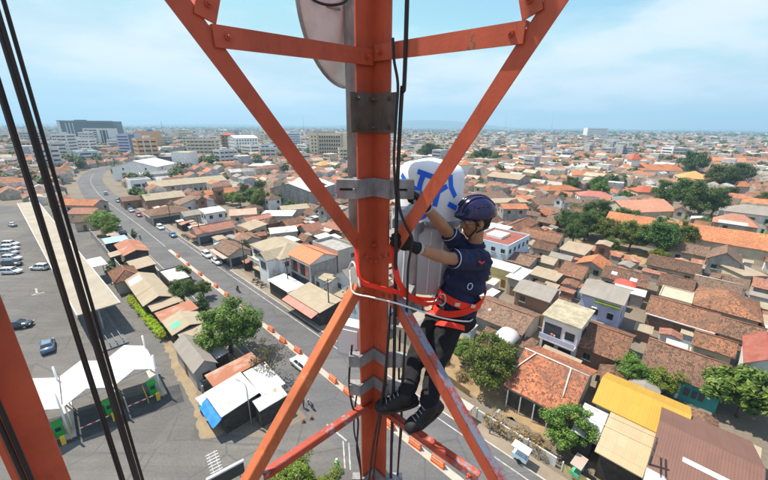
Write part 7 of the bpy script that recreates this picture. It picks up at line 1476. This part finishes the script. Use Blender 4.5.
# small pale emblem on the chest side and red mark on the sleeve
ch = J['hip'].lerp(J['neck'], 0.5) + bl * 0.184 + bf * 0.06
for k in range(12): pass
mb = MB(); nrm = (bl * 0.92 + bf * 0.38).normalized(); tx = nrm.cross(bu).normalized(); ring_ = [ch + tx * 0.016 * math.cos(a) + bu * 0.024 * math.sin(a) for a in [2 * math.pi * k / 16 for k in range(17)]]; mb.tube(ring_, 0.0035, 6, caps=False); wear(mb, 'chest_emblem', 'trim_pale')
sl = J['lsh'].lerp(J['lelb'], 0.28); d = (J['lelb'] - J['lsh']).normalized(); n_ = (Vector((-0.25, -1, 0.25)) - d * d.dot(Vector((-0.25, -1, 0.25)))).normalized(); mb = MB(); mb.ribbon([sl + n_ * 0.088 - d * 0.03 + UPZ * 0.012, sl + n_ * 0.089, sl + n_ * 0.086 + d * 0.03 + UPZ * 0.014], UPZ, 0.013, 0.003); wear(mb, 'sleeve_mark', 'strap_red')
# trousers
tr = [('ell', J['hip'] + bu * 0.01, (0.150, 0.185, 0.10), RB), ('ell', J['hip'] - bu * 0.06 - bf * 0.02, (0.15, 0.185, 0.11), RB)]
for s in 'lr':
    h_, k_, a_ = J[s + 'hip'], J[s + 'knee'], J[s + 'ank']; tr += [('cap', h_, h_.lerp(k_, 0.5), 0.100, 0.090), ('cap', h_.lerp(k_, 0.5), k_, 0.090, 0.074), ('cap', k_, k_.lerp(a_, 0.4), 0.072, 0.070), ('cap', k_.lerp(a_, 0.4), a_.lerp(k_, 0.08), 0.070, 0.062)]
organic('trousers', tr, 0.0085, 'trousers_black', person, smooth=3, folds=(0.013, 11.0))
# boots
for s in 'lr':
    a_, t_ = J[s + 'ank'], J[s + 'toe']; d = (t_ - a_); d = d.normalized(); up_ = (UPZ - d * d.dot(UPZ)).normalized(); sd = d.cross(up_).normalized(); base_ = a_ - up_ * 0.055
    Rm = Matrix((d, sd, up_)).transposed()
    bt_ = [('cap', a_ + (J[s + 'knee'] - a_).normalized() * 0.07, a_ - up_ * 0.02, 0.058, 0.056), ('ell', base_ - d * 0.035 + up_ * 0.005, (0.055, 0.043, 0.045), Rm), ('ell', base_ + d * 0.055 + up_ * 0.008, (0.088, 0.050, 0.052), Rm), ('ell', base_ + d * 0.14 + up_ * 0.002, (0.078, 0.056, 0.044), Rm), ('cap', a_ - up_ * 0.01, base_ + d * 0.11 + up_ * 0.012, 0.05, 0.036)]
    b_ = organic('boot', bt_, 0.0075, 'boot_black', person, smooth=3)
    mb = MB(); vs = []; n = 24
    for zz in (-0.042, -0.022):
        for k in range(n):
            t = 2 * math.pi * k / n; x = math.cos(t); y = math.sin(t); wv = 0.046 + 0.008 * max(0, x) - 0.004 * (1 - abs(x)); q = base_ + d * (0.058 + 0.152 * x) + sd * wv * y * (1.0 if abs(x) < 0.75 else 1.05) + up_ * zz; vs.append(q)
    mb.add(vs, [(k, (k + 1) % n, n + (k + 1) % n, n + k) for k in range(n)] + [tuple(reversed(range(n))), tuple(range(n, 2 * n))]); mb.build('sole', 'sole_brown', b_)
    for i in range(4):
        mb = MB(); c = a_.lerp(base_ + d * 0.10 + up_ * 0.02, i / 3.0) + d * 0.048 + up_ * 0.012 - d * i * 0.006 + up_ * 0.012; mb.tube([c - sd * 0.024, c + up_ * 0.004, c + sd * 0.024], 0.003, 6); mb.build('lace', 'trim_pale' if False else 'pole_grey', b_)
# gloves: palm, four fingers curled round the steel, thumb from the side of the palm
def glove(wr, hand, curl, spread, nm='glove'):
    d = (hand - wr).normalized(); w_ = (spread - d * d.dot(spread)).normalized(); n_ = d.cross(w_).normalized()
    if n_.dot(curl) < 0: n_ = -n_
    Rm = Matrix((d, w_, n_)).transposed(); pc = wr + d * 0.065
    pr = [('cap', wr - d * 0.045, wr + d * 0.01, 0.036, 0.034), ('ell', pc, (0.055, 0.043, 0.022), Rm), ('ell', pc + d * 0.02, (0.04, 0.042, 0.020), Rm)]
    for i, (o_, L) in enumerate(((0.033, 0.040), (0.011, 0.046), (-0.011, 0.043), (-0.031, 0.034))):
        k0 = pc + d * 0.045 + w_ * o_; k1 = k0 + d * L * 0.75 + n_ * L * 0.35; k2 = k1 + n_ * L * 0.72 - d * L * 0.10; k3 = k2 - d * L * 0.55 + n_ * L * 0.12
        pr += [('cap', k0, k1, 0.0118, 0.0112), ('cap', k1, k2, 0.0112, 0.0105), ('cap', k2, k3, 0.0105, 0.0095)]
    t0 = pc - d * 0.022 + w_ * 0.032; t1 = t0 + w_ * 0.028 + d * 0.026 + n_ * 0.014; t2 = t1 + d * 0.026 + n_ * 0.020 + w_ * 0.002; pr += [('cap', t0, t1, 0.015, 0.0125), ('cap', t1, t2, 0.0125, 0.0105)]
    g_ = organic(nm, pr, 0.0042, 'glove_black', person, smooth=2, fac=0.4)
    mb = MB(); mb.tube([wr - d * 0.055, wr - d * 0.030], [0.036, 0.0385], 18, caps=False); mb.build('cuff', 'pole_grey', g_); return g_
glove(J['lwr'], J['lhand'], Vector((-0.3, 0.8, -0.35)), Vector((0.1, -0.2, 1))); glove(J['rwr'], J['rhand'], Vector((-0.5, 0.1, -0.8)), Vector((0.0, -1.0, 0.1)))
# helmet, straps, glasses, hair, eyes
Rt = Matrix.Rotation(R(-6), 3, l); f2, u2 = Rt @ f, Rt @ u; RM2 = Matrix((f2, l, u2)).transposed(); hc = hp(-0.012, 0, 0.052)
mb = MB(); vs = []; seg, rows = 40, 16
for i in range(rows + 1):
    t = (math.pi * 0.54) * i / rows
    for k in range(seg):
        a = 2 * math.pi * k / seg; rx = 0.138 if math.cos(a) > 0 else 0.146; rz = 0.125; q = Vector((rx * math.sin(t) * math.cos(a), 0.116 * math.sin(t) * math.sin(a), rz * math.cos(t) + 0.006 * max(0, math.cos(3 * a)) * math.sin(t)))
        if i == rows: q *= 1.045; q.z -= 0.012
        if i >= rows - 1 and math.cos(a) > 0.5: q.x += 0.022 * (math.cos(a) - 0.5) * 2
        vs.append(hc + RM2 @ q)
mb.add(vs, [(i * seg + k, (i + 1) * seg + k, (i + 1) * seg + (k + 1) % seg, i * seg + (k + 1) % seg) for i in range(rows) for k in range(seg)], smooth=True); hel = wear(mb, 'helmet', 'helmet_purple'); hel.modifiers.new('t', 'SOLIDIFY').thickness = 0.008
for yy_ in (-0.045, 0.0, 0.045):
    pts = []
    for k in range(13): t = -1.15 + 2.3 * k / 12; pts.append(hc + RM2 @ Vector((0.142 * math.sin(t) * math.sqrt(1 - (yy_ / 0.13) ** 2), yy_, (0.126 * math.cos(t)) * math.sqrt(1 - (yy_ / 0.118) ** 2) + 0.002)))
    mb = MB(); mb.tube(pts, 0.006, 8); mb.build('rib', 'helmet_purple', hel)
for s in (-1, 1):
    for k in range(3): c = hc + RM2 @ Vector((-0.035 + k * 0.035, s * 0.117 * 0.86, 0.060)); mb = MB(); mb.ell(c, (0.013, 0.005, 0.006), 10, 6, RM2); mb.build('vent', 'black', hel)
    mb = MB(); mb.ribbon([hc + RM2 @ Vector((0.045, s * 0.108, -0.01)), hp(0.03, s * 0.080, -0.05), hp(0.062, s * 0.040, -0.110), hp(0.06, 0, -0.128)], f, 0.014, 0.003); mb.build('chin_strap', 'black', hel)
    mb = MB(); mb.ribbon([hc + RM2 @ Vector((-0.075, s * 0.100, -0.02)), hp(-0.03, s * 0.086, -0.055), hp(0.03, s * 0.074, -0.075)], u, 0.012, 0.003); mb.build('chin_strap', 'black', hel)
    mb = MB(); mb.ell(hp(0.079, s * 0.031, 0.0), (0.012, 0.014, 0.009), 12, 8, RH_); e_ = wear(mb, 'eye', 'eye_white'); mb = MB(); mb.ell(hp(0.0885, s * 0.031, 0.0), (0.004, 0.006, 0.006), 10, 6, RH_); mb.build('iris', 'black', e_)
    mb = MB(); mb.tube([hp(0.103, s * 0.008, 0.008), hp(0.104, s * 0.045, 0.008), hp(0.085, s * 0.072, 0.006), hp(0.0, s * 0.086, 0.004)], 0.0022, 6); wear(mb, 'glasses_frame', 'chrome')
    mb = MB(); mb.ribbon([hp(0.086, s * 0.015, 0.026), hp(0.088, s * 0.034, 0.029), hp(0.078, s * 0.05, 0.025)], u, 0.007, 0.004); wear(mb, 'eyebrow', 'hair_black')
organic('hair', [('ell', hp(-0.024, 0, 0.022), (0.100, 0.083, 0.094), RH_), ('ell', hp(-0.062, 0, -0.035), (0.055, 0.066, 0.055), RH_)], 0.008, 'hair_black', person, smooth=2, folds=(0.003, 40.0))
# harness: waist belt, tilted seat strap, thigh loops, buckles
def loop(cn, a, b, tilt_f=0.0, tilt_l=0.0, w=0.042, name='belt', mat='strap_red', axf=None, axl=None, axu=None):
    axf, axl, axu = axf or bf, axl or bl, axu or bu; pts = []
    for k in range(41): t = 2 * math.pi * k / 40; pts.append(cn + axf * a * math.cos(t) + axl * b * math.sin(t) + axu * (tilt_f * math.cos(t) + tilt_l * math.sin(t)))
    mb = MB(); mb.ribbon(pts, axu, w, 0.006); return wear(mb, name, mat)
bc = J['hip'].lerp(J['neck'], 0.20)
loop(bc, 0.160, 0.192, w=0.055, name='harness_belt'); loop(bc - bu * 0.01, 0.168, 0.198, tilt_f=-0.12, w=0.048, name='harness_seat_strap')
for s in 'lr':
    ax = (J[s + 'knee'] - J[s + 'hip']).normalized(); a1 = (bf - ax * ax.dot(bf)).normalized(); a2 = ax.cross(a1).normalized(); loop(J[s + 'hip'].lerp(J[s + 'knee'], 0.22), 0.108, 0.108, tilt_f=0.03, w=0.038, name='harness_leg_loop', axf=a1, axl=a2, axu=ax)
for dx, dz in ((0.10, 0.0), (0.0, 0.02), (-0.09, -0.02)):
    c = bc + bf * dx + bl * (0.198 * math.sqrt(max(0, 1 - (dx / 0.165) ** 2)) + 0.006) + bu * dz; mb = MB(); mb.obox(c, bf * 0.018, bl * 0.005, bu * 0.014); wear(mb, 'buckle', 'chrome')
# carabiner and tool pouch at the front of the belt
cc = Vector((0.41, 2.15, 33.85)); mb = MB(); mb.tube([cc + Vector((0.028 * math.cos(t), 0.0, 0.045 * math.sin(t))) for t in [2 * math.pi * k / 20 for k in range(21)]], 0.006, 8, caps=False); tag(mb.build('carabiner', 'chrome'), 'steel carabiner joining the red straps to the belt', 'carabiner')
